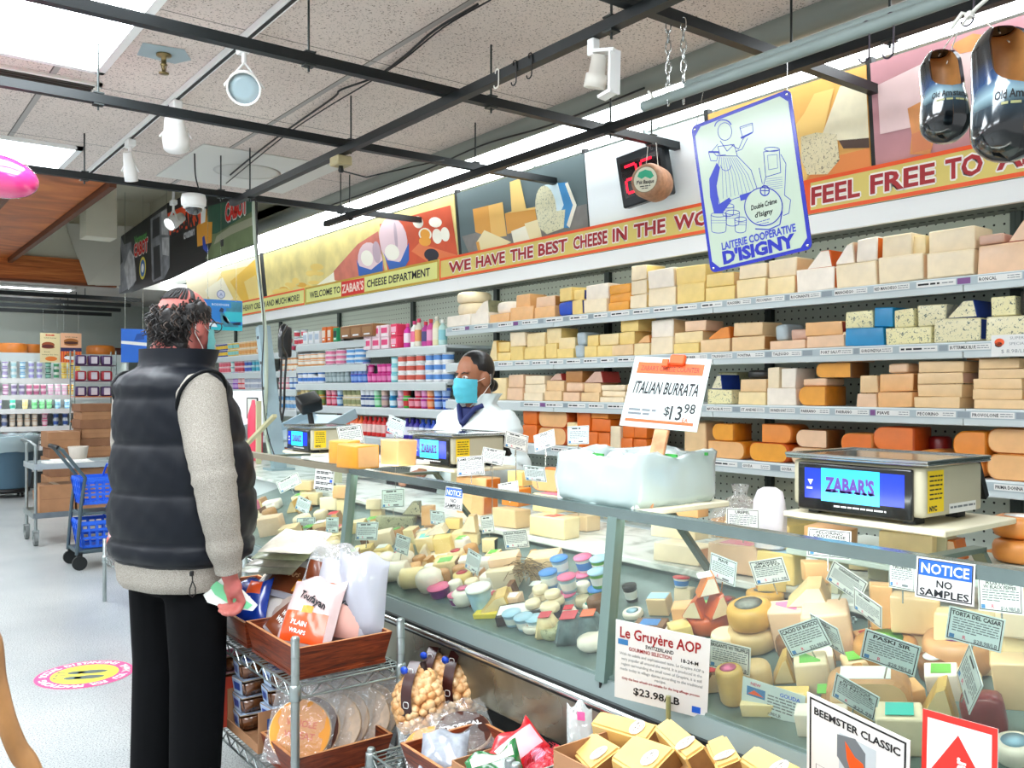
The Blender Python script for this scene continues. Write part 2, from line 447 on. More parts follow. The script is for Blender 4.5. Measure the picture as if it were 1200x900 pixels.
b = MB(); b.box((1.375, 9.9, 3.03), (.55, 5.2, .05)); b.box((1.68, 9.9, 3.0), (.05, 5.2, .09), 1); b.box((1.1, 9.9, 3.0), (.03, 5.2, .09), 1)
struct(b.build('trim_1', [M_BEAMWOOD, mat('5b3014', .5)]))
b = MB(); b.box((-.7, 12.47, 2.9), (7.2, .06, .32)); b.box((-.7, 12.46, 2.745), (7.2, .1, .03), 1)
struct(b.build('trim_2', [M_BEAMWOOD, mat('6d3818', .5)]))
b = MB(); b.add([(2.55, 12.4, 2.74), (3.1, 12.1, 2.74), (3.1, 12.1, 3.5), (2.3, 12.4, 3.5)], [(0, 1, 2, 3)]); b.add([(2.55, 12.46, 2.74), (3.1, 12.16, 2.74), (3.1, 12.16, 3.5), (2.3, 12.46, 3.5)], [(3, 2, 1, 0)])
struct(b.build('trim_3', mat('b9b6a8', .8)))
sbox('wall_right', (4.36, -3, 0), (4.6, 15.4, 3.1), mat('46524f', .8))
sbox('wall_far', (-4.5, 15.2, 0), (4.36, 15.4, 2.84), mat('9fa79f', .8))
sbox('ceiling_cove', (3.34, -3, 3.07), (4.4, 15.2, 3.17), mat('d8dcd8', .7))
b = MB(); b.tube([(3.31, -3, 3.0), (3.31, 12.5, 3.0)], .07, 14); b.box((3.37, 4.75, 3.03), (.03, 15.5, .1))
struct(b.build('trim_4', mat('8a8f86', .5)))
M_DIFF = mat('f2f9ff', .5, emit=LAMP)
def ceiling_panel(name, x0, x1, y0, y1, label, strength=None):
 t = thing(name, label, 'ceiling light', ((x0 + x1) / 2, (y0 + y1) / 2, CEIL), 0)
 w, l = x1 - x0, y1 - y0
 f = MB()
 for a, c in (((0, l / 2 - .02, -.012), (w, .04, .022)), ((0, -l / 2 + .02, -.012), (w, .04, .022)), ((w / 2 - .02, 0, -.012), (.04, l, .022)), ((-w / 2 + .02, 0, -.012), (.04, l, .022))): f.box(a, c)
 f.build('frame', M_WHITE, t)
 d = MB(); d.box((0, 0, -.006), (w - .08, l - .08, .008)); d.build('diffuser', M_DIFF, t)
 return t
ceiling_panel('ceiling_light', -.15, 1.07, 3.05, 4.85, 'large bright fluorescent ceiling panel nearest the camera, above the air vent')
ceiling_panel('ceiling_light', .1, 1.3, 6.45, 7.2, 'bright ceiling panel at the end of the tiles, behind the pink balloon')
for k, (x, y) in enumerate(((-.15, .2), (-2.9, 3.05), (-2.9, .2), (-2.9, 6.0))):
 ceiling_panel('ceiling_light', x, x + 1.22, y, y + 1.8, 'ceiling light panel out over the shop floor, ' + ('behind the camera', 'left of the near panel', 'behind the camera by the far aisle', 'left of the balloon panel')[k])
for k, y in enumerate((8.0, 10.2)):
 ceiling_panel('ceiling_light', -1.0, .2, y, y + 1.2, 'ceiling light panel left of the wooden trim, ' + ('nearer one', 'farther one')[k])
for k in range(6):
 x = -.5 + (k % 2) * 1.5; y = 12.95 + (k // 2) * .75
 t = thing('ceiling_light', 'small light strip on the low far ceiling, ' + nth(k // 2) + ' row from the wooden header, ' + ('left' if k % 2 == 0 else 'right') + ' one', 'ceiling light', (x + .9, y, 2.74))
 m = MB(); m.box((0, 0, -.02), (1.2, .16, .03)); m.build('housing', M_WHITE, t)
 m = MB(); m.box((0, 0, -.038), (1.1, .12, .006)); m.build('diffuser', M_DIFF, t)
M_TUBE = mat('f4fbff', .5, emit=COVE)
for k in range(12):
 y = .2 + k * 1.22
 t = thing('fluorescent_light', 'bright fluorescent fixture in the cove over the shelves, ' + nth(k) + ' from the clog end', 'ceiling light', (3.78, y + .6, 3.07))
 m = MB(); m.box((0, 0, -.02), (.52, 1.2, .03)); m.build('housing', M_WHITE, t)
 m = MB(); m.box((0, 0, -.045), (.49, 1.195, .012), 0, .004); m.build('diffuser', M_TUBE, t)
 t = thing('fluorescent_tube', 'single tube light tucked behind the ceiling edge, ' + nth(k) + ' from the clog end', 'ceiling light', (3.44, y + .6, 3.07))
 m = MB(); m.box((0, 0, -.02), (.07, 1.2, .03)); m.build('housing', M_WHITE, t)
 m = MB(); m.tube([(0, -.58, -.055), (0, .58, -.055)], .016, 10); m.build('tube', M_TUBE, t)
t = thing('air_vent', 'dark slotted air vent in the ceiling tiles beside the bright panel', 'vent', (.62, 5.18, CEIL))
m = MB()
for y in (-.12, .12): m.box((0, y, -.008), (.98, .03, .014))
for x in (-.475, .475): m.box((x, 0, -.008), (.03, .27, .014))
m.build('frame', M_OFFWHITE, t)
m = MB(); m.box((0, 0, -.003), (.92, .22, .004)); m.build('backing', M_BLACK, t)
m = MB()
for k in range(6): m.box((0, -.09 + k * .036, -.01), (.92, .007, .016), 0, 0)
m.build('louvers', mat('5b554e', .5, metal=.4), t)
BZ = 2.75
def strut(label, a, b, rods):
 a, b = Vector(a), Vector(b); t = thing('ceiling_strut', label, 'metal beam', a)
 m = MB(); m.bar((0, 0, 0), b - a, .041); m.build('channel', M_BEAM, t)
 for q in rods:
  p = (b - a) * q; m = MB(); m.tube([(p.x, p.y, p.z - .05), (p.x, p.y, CEIL - a.z - .002)], .005, 6); m.box((p.x, p.y, -.026), (.045, .045, .006)); m.box((p.x, p.y, .026), (.045, .045, .006))
  m.build('hanger_rod', mat('3a3f3e', .4, metal=.6), t)
strut('short strut at top right running out beside the cheese sign', (2.05, 2.22, BZ), (3.72, 2.22, BZ), (.62,))
strut('long dark strut nearest the bright ceiling panel, crossing the top left', (-1.2, 3.39, BZ), (3.84, 3.39, BZ), (.28, .54, .72, .93))
strut('second long cross strut, just past the air vent', (-.6, 4.44, BZ), (3.98, 4.44, BZ), (.34, .62, .8))
strut('farthest cross strut, by the pink balloon and dome camera', (.3, 6.1, BZ), (4.04, 6.1, BZ), (.25, .48, .72))
strut('lengthwise strut with two hooks, under the middle of the ceiling', (2.19, 1.9, BZ - .042), (2.19, 6.15, BZ - .042), (.1, .92))
strut('lengthwise strut close under the bright shelf cove', (3.06, .6, BZ - .042), (3.06, 6.5, BZ - .042), (.2, .45, .93))
for k in range(4):
 y = 12.8 + .55 * k
 m = MB(); m.bar((-2, y, 2.62 - .03 * k), (3.3, y, 2.62 - .03 * k), .05)
 for x in (-1, .6, 2.6): m.tube([(x, y, 2.63 - .03 * k), (x, y, 2.735)], .006, 5)
 tag(m.build('ceiling_strut', M_BEAM), 'dark far ceiling rail, %s one behind the wooden header' % nth(k), 'metal beam')
t = thing('light_track', 'white lighting track running along the ceiling tiles at left', 'light track', (1.47, 2.6, CEIL))
m = MB(); m.box((0, 2.2, -.018), (.036, 4.6, .03)); m.build('rail', M_WHITE, t)
m = MB(); m.box((0, 2.2, -.0345), (.016, 4.6, .004)); m.build('slot', M_BLACK, t)
M_SPOTGLASS = mat('9fb6bd', .08, coat=1, spec=.8)
def spot(label, loc, aim, r=.075, lit=0):
 t = thing('track_spotlight', label, 'spotlight', loc)
 a = Vector(aim).normalized(); Q = a.to_track_quat('Z', 'Y').to_matrix().to_4x4()
 hd = Vector((0, 0, -.2))
 m = MB(); m.box((0, 0, -.025), (.05, .09, .045), 0, .006); m.tube([(0, 0, -.04), (0, 0, -.09)], .012, 8); m.build('adapter', M_WHITE, t)
 m = MB(); pts = [hd + Q @ Vector((s * (r + .012), 0, 0)) for s in (-1, 1)]
 m.bar(pts[0], (0, 0, -.09), .02, .006); m.bar(pts[1], (0, 0, -.09), .02, .006); m.build('yoke', M_WHITE, t)
 m = MB(); m.lathe([(r * .45, -.12), (r * .7, -.115), (r * .85, -.04), (r, .0), (r, .06), (r * .93, .06), (r * .9, .045)], 24, 0, T(*hd) @ Q); s_ = m.build('lamp_housing', M_WHITE, t)
 m = MB(); m.lathe([(0.001, .046), (r * .5, .05), (r * .88, .046)], 24, 0, T(*hd) @ Q); m.build('lens', mat('ffffff', .3, emit=6) if lit else M_SPOTGLASS, t)
 return t
spot('round white track spotlight with its lens facing the camera', (1.47, 3.52 + .45, CEIL - .036), (-.35, -.85, -.45))
spot('white track spotlight seen from behind, hanging at the second cross strut', (1.47, 5.0, CEIL - .036), (.3, .75, -.75), .07)
spot('small white spotlight farther along the track', (1.47, 5.95, CEIL - .036), (.2, .3, -.9), .04, 0)
t = spot('lit spotlight in the recess by the black banner', (2.45, 8.4, CEIL + .12), (-.7, -.3, -.5), .06, 1)
m = MB(); m.tube([(0, 0, 0), (0, 0, .755)], .012, 8); m.build('drop_rod', M_WHITE, t)
t = thing('track_spotlight', 'white bracket spotlight clamped under the lengthwise strut', 'spotlight', (2.19, 2.42, BZ - .064))
m = MB(); m.box((0, 0, -.03), (.035, .035, .06), 0, .004); m.build('clamp', M_WHITE, t)
m = MB(); m.bar((0, -.01, -.05), (.03, -.085, -.06), .045, .012); m.bar((.03, -.08, -.055), (.03, -.075, -.21), .05, .012); m.bar((.03, -.08, -.2), (.02, -.02, -.215), .045, .012); m.build('bracket', M_WHITE, t)
m = MB(); m.lathe([(.02, .055), (.028, .05), (.03, -.01), (.038, -.012), (.04, -.06), (.034, -.06)], 18, 0, T(.0, -.02, -.12) @ RX(.25)); m.build('lamp_housing', mat('ddd9cf', .4), t)
m = MB(); m.disc(0, 0, .033, .033, 0, T(0, -.02, -.12) @ RX(.25) @ T(0, 0, -.05)); m.build('lens', mat('ffffff', .3, emit=5), t)
# ---------------------------------------------------------------- posters above the shelves
PX = 3.72
def poster(name, label, pl, pr, cat='poster', draw=None, mats=(), z0=2.41, z1=2.87, lean=.1):
 ya, yb = y_at(pl, PX), y_at(pr, PX); W = ya - yb; H = (z1 - z0)
 t = thing(name, label, cat, (PX, ya, z0)); Mx = FACE @ RX(lean)
 m = MB(); m.box((W / 2, H / 2, -.012), (W, H, .02), 0, 0, Mx); m.build('panel', mats[0], t)
 def L(px, py):
  p = on_x(px, py, PX - .025); return (min(max(ya - p.y, .002), W - .002), min(max(p.z - z0, .002), H - .002))
 if draw:
  m = MB(); draw(m, L, Mx, W, H); m.build('picture', list(mats), t)
 return t
def poly(m, L, Mx, pts, mi, z, f):
 m.flat([L(*f(x, y)) for x, y in pts], mi, Mx, z)
def inv_order(pts): return pts
def draw_c(m, L, Mx, W, H):
 f = lambda x, y: (400 + x / 3, y / 3)
 P = lambda pts, mi, z: poly(m, L, Mx, pts[::-1], mi, z, f)
 P([(420, 830), (860, 715), (880, 805), (440, 905)], 1, .001)
 P([(598, 745), (650, 735), (635, 628), (600, 640)][::-1], 2, .002)
 P([(465, 735), (520, 722), (522, 836), (468, 815)], 3, .002); P([(520, 722), (570, 710), (575, 828), (522, 836)], 4, .0025)
 P([(575, 750), (680, 728), (685, 790), (578, 822)], 3, .003); P([(575, 750), (600, 742), (690, 725), (680, 735)], 2, .0035)
 P([(470, 850), (500, 808), (590, 850), (560, 888), (475, 892)], 5, .004); P([(468, 850), (478, 848), (482, 892), (472, 893)], 3, .0045)
 P([(592, 812), (650, 790), (655, 858), (598, 868)], 6, .004); P([(640, 785), (690, 770), (697, 845), (655, 858)], 5, .0042)
 P([(720, 650), (765, 643), (780, 720), (740, 800), (725, 790)], 7, .003); P([(765, 643), (800, 640), (825, 720), (795, 800), (740, 800), (780, 720)], 8, .0032)
 P([(790, 645), (800, 640), (825, 720), (795, 800), (785, 790), (812, 720)], 6, .0036)
 a = [(718 + 36 * math.cos(q), 730 + 78 * math.sin(q)) for q in [2 * PI * k / 20 for k in range(20)]]
 P(a, 9, .004); P([(685, 755), (785, 735), (775, 800), (715, 822), (690, 800)], 9, .005)
M_PC = (mat('59696b', .5), mat('86827f', .5, noise=.2, scale=9), mat('eec777', .5), mat('d99a44', .5), mat('e8b765', .5), mat('ecdcae', .5), mat('efe9d6', .5), mat('d7ecf3', .5), mat('3f8cc4', .5), M_BLUE_B)
poster('cheese_poster', 'poster of cheese wedges and a blue cheese on dark grey', 541, 690, draw=draw_c, mats=M_PC)
def draw_b(m, L, Mx, W, H):
 f = lambda x, y: (280 + .2333 * x, 230 + .2333 * y)
 P = lambda pts, mi, z: poly(m, L, Mx, pts[::-1], mi, z, f)
 E = lambda cx, cy, rx, ry, mi, z, n=18: P([(cx + rx * math.cos(2 * PI * k / n), cy + ry * math.sin(2 * PI * k / n)) for k in range(n)], mi, z)
 P([(130, 545), (250, 500), (470, 430), (600, 250), (640, 180), (190, 335)], 0, .001)
 P([(370, 480), (470, 380), (475, 430), (440, 480)], 1, .0015)
 rnd = random.Random(4)
 for k in range(34):
  x = rnd.uniform(160, 400); y = 560 - .62 * x + 90 + rnd.uniform(-60, 20); E(x, y, rnd.uniform(14, 34), rnd.uniform(9, 18), rnd.choice((2, 3, 3, 0)), .002 + k * .00004, 9)
 P([(470, 375), (600, 240), (705, 175), (720, 400), (500, 455), (470, 420)], 4, .0025)
 E(655, 330, 62, 100, 5, .003); P([(588, 315), (600, 350), (655, 368), (716, 320), (712, 400), (690, 425), (610, 435), (592, 400)], 6, .0035)
 E(640, 310, 30, 40, 1, .0037); E(690, 280, 20, 55, 7, .0036)
 P([(715, 140), (1070, 45), (1112, 320), (735, 405)], 8, .001)
 P([(860, 275), (900, 235), (1110, 290), (1110, 320), (940, 360)], 9, .0015)
 E(775, 220, 70, 115, 5, .002); P([(722, 280), (740, 320), (800, 330), (852, 230), (845, 320), (820, 372), (745, 400)], 6, .0025)
 E(765, 280, 36, 40, 1, .0027); E(790, 200, 8, 70, 7, .0026)
 E(905, 130, 26, 30, 1, .002); E(935, 190, 32, 32, 1, .0022); E(935, 190, 24, 26, 10, .003); E(932, 225, 30, 24, 10, .0031)
 E(990, 130, 32, 26, 1, .002); E(993, 200, 24, 38, 1, .0022); E(1033, 190, 22, 36, 1, .0022)
 E(958, 292, 36, 30, 11, .003); E(962, 315, 24, 25, 11, .0031)
M_PB = (mat('f2de92', .5, noise=.2, scale=6), mat('f6f1e2', .5), mat('e3a93c', .5), mat('f0cf72', .5), mat('d97a68', .5, noise=.2, scale=7), mat('e6c9cf', .5), mat('2f62b8', .4), mat('c0a8b4', .5), mat('d9552f', .5, noise=.15, scale=5), mat('e57a4a', .5), mat('f2a63a', .4), mat('262433', .6))
poster('food_poster', 'long poster of pasta, blue bowls and eggs on a red board', 313, 537, draw=draw_b, mats=M_PB)
def draw_a(m, L, Mx, W, H):
 f = lambda x, y: (x, y)
 P = lambda pts, mi, z: poly(m, L, Mx, pts[::-1], mi, z, f)
 P([(232, 372), (262, 318), (290, 312), (300, 350), (270, 370)], 1, .001); P([(270, 330), (296, 308), (306, 300), (306, 345), (282, 358)], 2, .002)
 P([(240, 340), (262, 325), (272, 350), (250, 365)], 3, .003); P([(286, 330), (300, 322), (304, 352), (290, 362)], 1, .0035)
poster('cheese_poster', 'pale yellow cheese poster left of the pasta poster, behind the conduit', 222, 307, draw=draw_a, mats=(mat('f3e3bb', .5), mat('f0d27e', .5), mat('e8b93e', .5), mat('f8efd4', .5)))
poster('white_panel', 'blank white backlit panel behind the red digital clock', 691, 831, 'sign panel', mats=(mat('f3f8fb', .5),))
def draw_e(m, L, Mx, W, H):
 f = lambda x, y: (800 + x / 3, y / 3)
 P = lambda pts, mi, z: poly(m, L, Mx, pts[::-1], mi, z, f)
 P([(300, 560), (430, 400), (470, 330), (540, 310), (490, 470), (420, 640), (300, 660)], 1, .001)
 P([(490, 470), (560, 305), (655, 275), (662, 480), (600, 490), (545, 492)], 2, .002)
 P([(545, 492), (660, 480), (660, 515), (560, 520)], 4, .002); P([(420, 640), (480, 560), (660, 515), (660, 585), (430, 640)], 5, .0015)
 P([(415, 480), (470, 465), (540, 470), (545, 560), (500, 610), (430, 612), (412, 560)], 3, .003)
M_SPECK = blue_cheese('e2d5ae', '5b5040')
poster('cheese_poster', 'poster of a white wedge and an ash-speckled cheese behind the hanging dairy sign', 836, 1021, draw=draw_e, mats=(mat('f2b45e', .5, noise=.2, scale=3), mat('f4c976', .5), mat('eee3c3', .5, noise=.1, scale=14), M_SPECK, mat('4b3428', .5), mat('ea8d4a', .5)))
def draw_f(m, L, Mx, W, H):
 f = lambda x, y: (800 + x / 3, y / 3)
 P = lambda pts, mi, z: poly(m, L, Mx, pts[::-1], mi, z, f)
 P([(690, 300), (900, 200), (1200, 130), (1200, 330), (1000, 400), (690, 470)], 1, .001)
 P([(950, 160), (1030, 120), (1100, 130), (1080, 170), (980, 190)], 2, .002); P([(790, 380), (850, 350), (900, 420), (860, 540), (790, 540), (800, 470)], 2, .002); P([(800, 470), (850, 450), (870, 520), (800, 535)], 3, .003)
poster('food_poster', 'pink poster of bread behind the hanging clogs', 1026, 1330, draw=draw_f, mats=(mat('c98f96', .5, noise=.2, scale=3), mat('f0cfcd', .5, noise=.15, scale=4), mat('e79a5c', .5, noise=.2, scale=12), mat('d8845a', .5)))
poster('food_poster', 'plain pale poster past the pink one, at the near end of the shelves', 1340, 1560, mats=(mat('e9d9b2', .5),))
for k, (px, lab) in enumerate(((309, 'between the pale yellow poster and the pasta poster'), (539, 'between the egg poster and the grey cheese poster'), (689, 'between the grey cheese poster and the white panel'), (833, 'right of the white panel'), (1023.5, 'between the speckled cheese poster and the pink one'))):
 y = y_at(px, PX); m = MB(); m.bar((PX + .02, y, 2.42), (PX - .025, y, 2.9), .035, .03)
 tag(m.build('sign_post', M_BLACK), 'thin black upright ' + lab, 'post')
# ---------------------------------------------------------------- shelving bays
S1, S2, S3, S4, S5 = 1.885, 1.612, 1.335, 1.05, .62
def shelf_mesh(y0, y1, z, x0=3.7, x1=4.19, lip=.06):
 m = MB(); yc, l = (y0 + y1) / 2, y1 - y0 - .004
 m.box(((x0 + x1) / 2 + .01, yc, z - .012), (x1 - x0 - .02, l, .024), 0)
 m.box((x0 + .006, yc, z - .014 - lip / 2 + .006), (.016, l, lip), 1, .003)
 return m
def bay(label, y0, y1, levels, whitelip=False):
 t = thing('shelving_unit', label, 'shelves', (0, 0, 0))
 m = MB(); m.box((4.21, (y0 + y1) / 2, 1.12), (.03, y1 - y0, 2.22)); m.build('back_panel', M_PEG, t)
 for z in levels: shelf_mesh(y0, y1, z).build('shelf', [M_SHELFWHITE, M_LIP], t)
 m = MB()
 for y in (y0 + .012, y1 - .012): m.box((4.18, y, 1.12), (.03, .022, 2.2))
 m.build('upright', mat('3c4543', .5, metal=.4), t)
 m = MB(); m.box((3.97, (y0 + y1) / 2, .3), (.5, y1 - y0, .6), 0, .01); m.build('base', mat('6b605a', .6), t)
 m = MB(); m.box((3.97, (y0 + y1) / 2, 2.22), (.52, y1 - y0, .03), 0); m.box((3.7, (y0 + y1) / 2, 2.195), (.03, y1 - y0, .09), 1)
 c = m.build('canopy', [mat('8d938d', .6), M_WHITE], t)
 m = MB()
 n = int((y1 - y0) / .045)
 for k in range(n):
  for x in (3.9, 4.1): m.box((x, y0 + .03 + k * .045, 2.204), (.012, .026, .003))
 m.build('slots', M_BLACK, c)
 m = MB(); m.tube([(3.75, y0 + .04, 2.187), (3.75, y1 - .04, 2.187)], .012, 8); m.build('added_fill_tube', mat('fbfff9', .5, emit=CANOPY_FILL), c)  # added glowing tube, hidden by the fascia, to brighten the shelf goods
 return t
CH = [S1, S2, S3, S4, S5]
bay('cheese shelving bay at the near end, under the FEEL FREE banner', .52, 1.83, CH)
bay('cheese shelving bay above the scale, second from the near end', 1.83, 3.15, CH)
bay('cheese shelving bay behind the burrata sign', 3.15, 4.47, CH)
bay('cheese shelving bay right behind the employee', 4.47, 5.76, CH)
DR = [1.755, 1.47, 1.255, 1.0, .6]
bay('dairy shelving bay with fruit cups left of the employee', 5.76, 7.05, DR)
bay('dairy shelving bay with silver cups and boxes', 7.05, 8.55, [1.855, 1.64, 1.47, 1.255, 1.0, .6])
DF = [1.80, 1.60, 1.41, 1.2, .9, .6]
bay('dairy shelving bay behind the grey post', 8.55, 10.1, DF)
bay('dairy shelving bay beside the blue poster, far end', 10.1, 11.6, DF)
bay('dairy shelving bay at the far corner behind the man', 11.6, 13.1, DF)
BX = 3.68
def banner(label, pl, pr, segs, bg, border, bt=.018, z0=2.245, z1=2.41):
 ya, yb = y_at(pl, BX), y_at(pr, BX); W = ya - yb; H = z1 - z0
 t = thing('banner', label, 'banner sign', (BX, ya, z0)); Mx = FACE
 m = MB(); m.box((W / 2, H / 2, -.006), (W, H, .012), 0, 0, Mx)
 for a in ((0, 0, W, bt), (0, H - bt, W, H), (0, bt, bt, H - bt), (W - bt, bt, W, H - bt)): m.flat([(a[0], a[1]), (a[2], a[1]), (a[2], a[3]), (a[0], a[3])], 1, Mx, .0006)
 m.build('board', [bg, border], t)
 m = MB()
 for q in segs:
  s, p0, p1, h = q[:4]; x0 = ya - y_at(p0, BX); x1 = ya - y_at(p1, BX); c, w = (x0 + x1) / 2, x1 - x0
  if s == '*':
   m.flat([(x0, H / 2 - .07), (x1, H / 2 - .07), (x1, H / 2 + .06), (x0, H / 2 + .065)], 3, Mx, .001); m.text("ZABAR'S", c, H / 2 - .002, .075, 4, Mx, .002, w * .94, bold=.03); continue
  if q[4]:
   for dx, dy in ((.006, 0), (-.006, 0), (0, .006), (0, -.006), (.0045, .0045), (-.0045, -.0045)): m.text(s, c + dx, H / 2 + dy, h, 2, Mx, .001 + .00005 * (dx + dy) * 100, w, bold=.045)
   m.text(s, c, H / 2, h, 0, Mx, .002, w, bold=.03)
  else: m.text(s, c, H / 2, h, 1, Mx, .001, w, bold=.02)
 m.build('lettering', [M_DKRED, M_INK, mat('f6efe6', .5), M_RED, mat('f3d9c8', .5)], t)
 return t
banner('yellow banner reading WE HAVE THE BEST CHEESE IN THE WORLD with orange borders', 515, 946, [('WE', 526, 552, .075, 1), ('HAVE', 558, 592, .075, 1), ('THE', 598, 625, .075, 1), ('BEST', 631, 665, .075, 1), ('CHEESE', 672, 712, .075, 1), ('IN', 718, 735, .075, 1), ('THE', 743, 780, .075, 1), ('WORLD', 790, 876, .075, 1)], M_GOLD, mat('f0561a', .5))
banner('yellow banner reading FEEL FREE TO ASK, partly hidden by the clogs', 946, 1420, [('FEEL', 951, 1008, .08, 1), ('FREE', 1020, 1096, .08, 1), ('TO', 1108, 1152, .08, 1), ('ASK', 1168, 1250, .08, 1)], M_GOLD, mat('f0561a', .5))
banner('lime banner reading WELCOME TO CHEESE DEPARTMENT with gold border', 358, 514, [('WELCOME TO', 363, 399, .06, 0), ('*', 400, 427, .06), ('CHEESE DEPARTMENT', 430, 504, .062, 0)], M_LIME, M_GOLDBORDER)
banner('lime banner reading HEAVY CREAM AND MUCH MORE with red border', 270, 357, [('HEAVY CREAM AND MUCH MORE!', 285, 351, .062, 0)], M_LIME, mat('ec5a26', .5))
banner('plain end of the dairy banner behind the blue poster', 205, 269, [], M_LIME, mat('ec5a26', .5))
_tr = random.Random(11)
M_PURPLE = mat('7b4a86', .5)
M_TAGBLUE = mat('5a6a9a', .5)
def strip(label, z, p0, p1, tags, step=40):
 X = 3.697; ya, yb = y_at(p0, X), y_at(p1, X); W = ya - yb
 t = thing('price_strip', label, 'price strip', (X, ya, z)); Mx = T(0, 0, -.042) @ FACE
 m = MB(); m.box((W / 2, .018, .0), (W, .034, .003), 0, 0, Mx); m.build('channel', mat('aebcc0', .35), t)
 m = MB(); names = dict(tags); px = p0 + 8
 keys = sorted(names)
 x = .02; stops = [(ya - y_at(k, X), names[k]) for k in keys]
 for i, (sx, nm) in enumerate(stops):
  nxt = stops[i + 1][0] if i + 1 < len(stops) else W
  w = min(.17, nxt - sx - .03)
  if w < .05: continue
  m.flat([(sx, .006), (sx + w, .006), (sx + w, .031), (sx, .031)], 0, Mx, .002)
  if nm:
   m.text(nm, sx + .006, .0185, .0135, 1, Mx, .0026, min(w * .62, .0115 * len(nm)), 'l', .02, 1); m.lines(sx + w * .68, sx + w * .96, .023, .003, 2, Mx, .0026, _tr); m.lines(sx + w * .68, sx + w * .96, .014, .003, 2, Mx, .0026, _tr)
  else:
   m.lines(sx + .008, sx + w * .6, .0185, .008, 1, Mx, .0026, _tr); m.lines(sx + w * .66, sx + w * .94, .0185, .004, 2, Mx, .0026, _tr)
  if nxt - sx - w > .03: m.flat([(sx + w + .006, .006), (min(nxt - .004, sx + w + .06), .006), (min(nxt - .004, sx + w + .06), .031), (sx + w + .006, .031)], 3 if _tr.random() < .4 else 4, Mx, .002)
 m.build('tags', [M_PAPER, M_INK, M_INKGREY, M_PURPLE, mat('8f9ba2', .5)], t)
strip('price strip on the top cheese shelf, with the RONCAL tag', S1, 524, 1330, [(530, ''), (556, ''), (584, ''), (612, ''), (640, ''), (668, ''), (696, ''), (716, ''), (742, ''), (766, ''), (793, ''), (822, ''), (852, 'KASSERI'), (886, 'PECORINO'), (926, 'ROCINANTE'), (978, 'MANCHEGO'), (1024, 'RED MANCHEGO'), (1074, ''), (1146, 'RONCAL'), (1215, ''), (1260, '')])
strip('price strip on the second cheese shelf, with the TALEGGIO tag', S2, 580, 1330, [(584, ''), (604, ''), (624, ''), (644, ''), (664, ''), (684, ''), (704, ''), (724, ''), (803, 'MOBIER'), (834, 'TALEGGIO'), (864, 'FONTINA'), (905, 'TALEGGIO'), (961, 'PORT SALUT'), (1008, 'GORGONZOLA'), (1054, ''), (1112, 'BUTTERMILK BLUE'), (1215, '')])
strip('price strip on the third cheese shelf, with the PIAVE and PROVOLONE tags', S3, 610, 1330, [(614, ''), (640, ''), (666, ''), (690, ''), (712, ''), (828, 'MAYTAG BLUE'), (868, 'ST ANDRE'), (902, 'DRUNKEN GOAT'), (938, 'PARRANO'), (979, 'PARRANO'), (1027, 'PIAVE'), (1074, 'PECORINO'), (1138, 'PROVOLONE'), (1230, '')])
strip('price strip on the fourth cheese shelf, with the GOUDA tag', S4, 640, 1330, [(646, ''), (680, ''), (836, ''), (870, 'GOUDA'), (915, 'GOUDA'), (960, ''), (1010, ''), (1060, ''), (1110, ''), (1165, 'PRIMA DONNA'), (1230, '')])
# ------------------------------------------------------------------ cheese makers
COL = {'ivory': ('f8e4c0', 'e2c088'), 'white': ('faeedd', 'e6d3b4'), 'yellow': ('f6d684', 'dba544'), 'pale yellow': ('f7dea6', 'dfb560'), 'tan': ('efcb98', 'c98f4e'),
       'pinkish': ('f2caa4', 'd39a64'), 'orange': ('ee8f30', 'd9731a'), 'deep orange': ('e9741c', 'd0560c'), 'golden': ('f0a432', 'd68114'), 'light orange': ('f2ba7c', 'd98a3c'),
       'brown': ('b67c40', '7d4e20'), 'blue-veined': None, 'green-grey': None, 'dark': ('232320', '161613'), 'dark red': ('7d1010', '5a0c0c'), 'blue': ('1c4cc0', '173a96'), 'cyan': ('1590c8', '126f9e'), 'silver': ('b8c6cc', '8f9fa6'), 'red-wrapped': ('d9b09a', 'ad3a34')}
_cr = random.Random(5)
def paste(c, wrap=.25):
 if c == 'blue-veined': return _cr.choice((M_BLUE_A, M_BLUE_B, M_BLUE_C))
 if c == 'green-grey': return M_GREEN_RIND
 a = COL[c]
 return mat(a[0], .42, coat=wrap, col2=None, noise=.10, scale=16)
def rind(c):
 if COL.get(c) is None: return mat('8c8b6c', .6, noise=.3, scale=30)
 return mat(COL[c][1], .5, coat=.2, noise=.18, scale=22)
def rrect(w, h, rl, rr, n=5):
 """rounded rectangle, own corner radii left and right; x -w/2..w/2, y 0..h"""
 P = []
 for cx, cy, r, a in ((w / 2 - rr, rr, rr, -PI / 2), (w / 2 - rr, h - rr, rr, 0), (-w / 2 + rl, h - rl, rl, PI / 2), (-w / 2 + rl, rl, rl, PI)):
  for k in range(n): P.append((cx + r * math.cos(a + PI / 2 * k / (n - 1)), cy + r * math.sin(a + PI / 2 * k / (n - 1))))
 return P
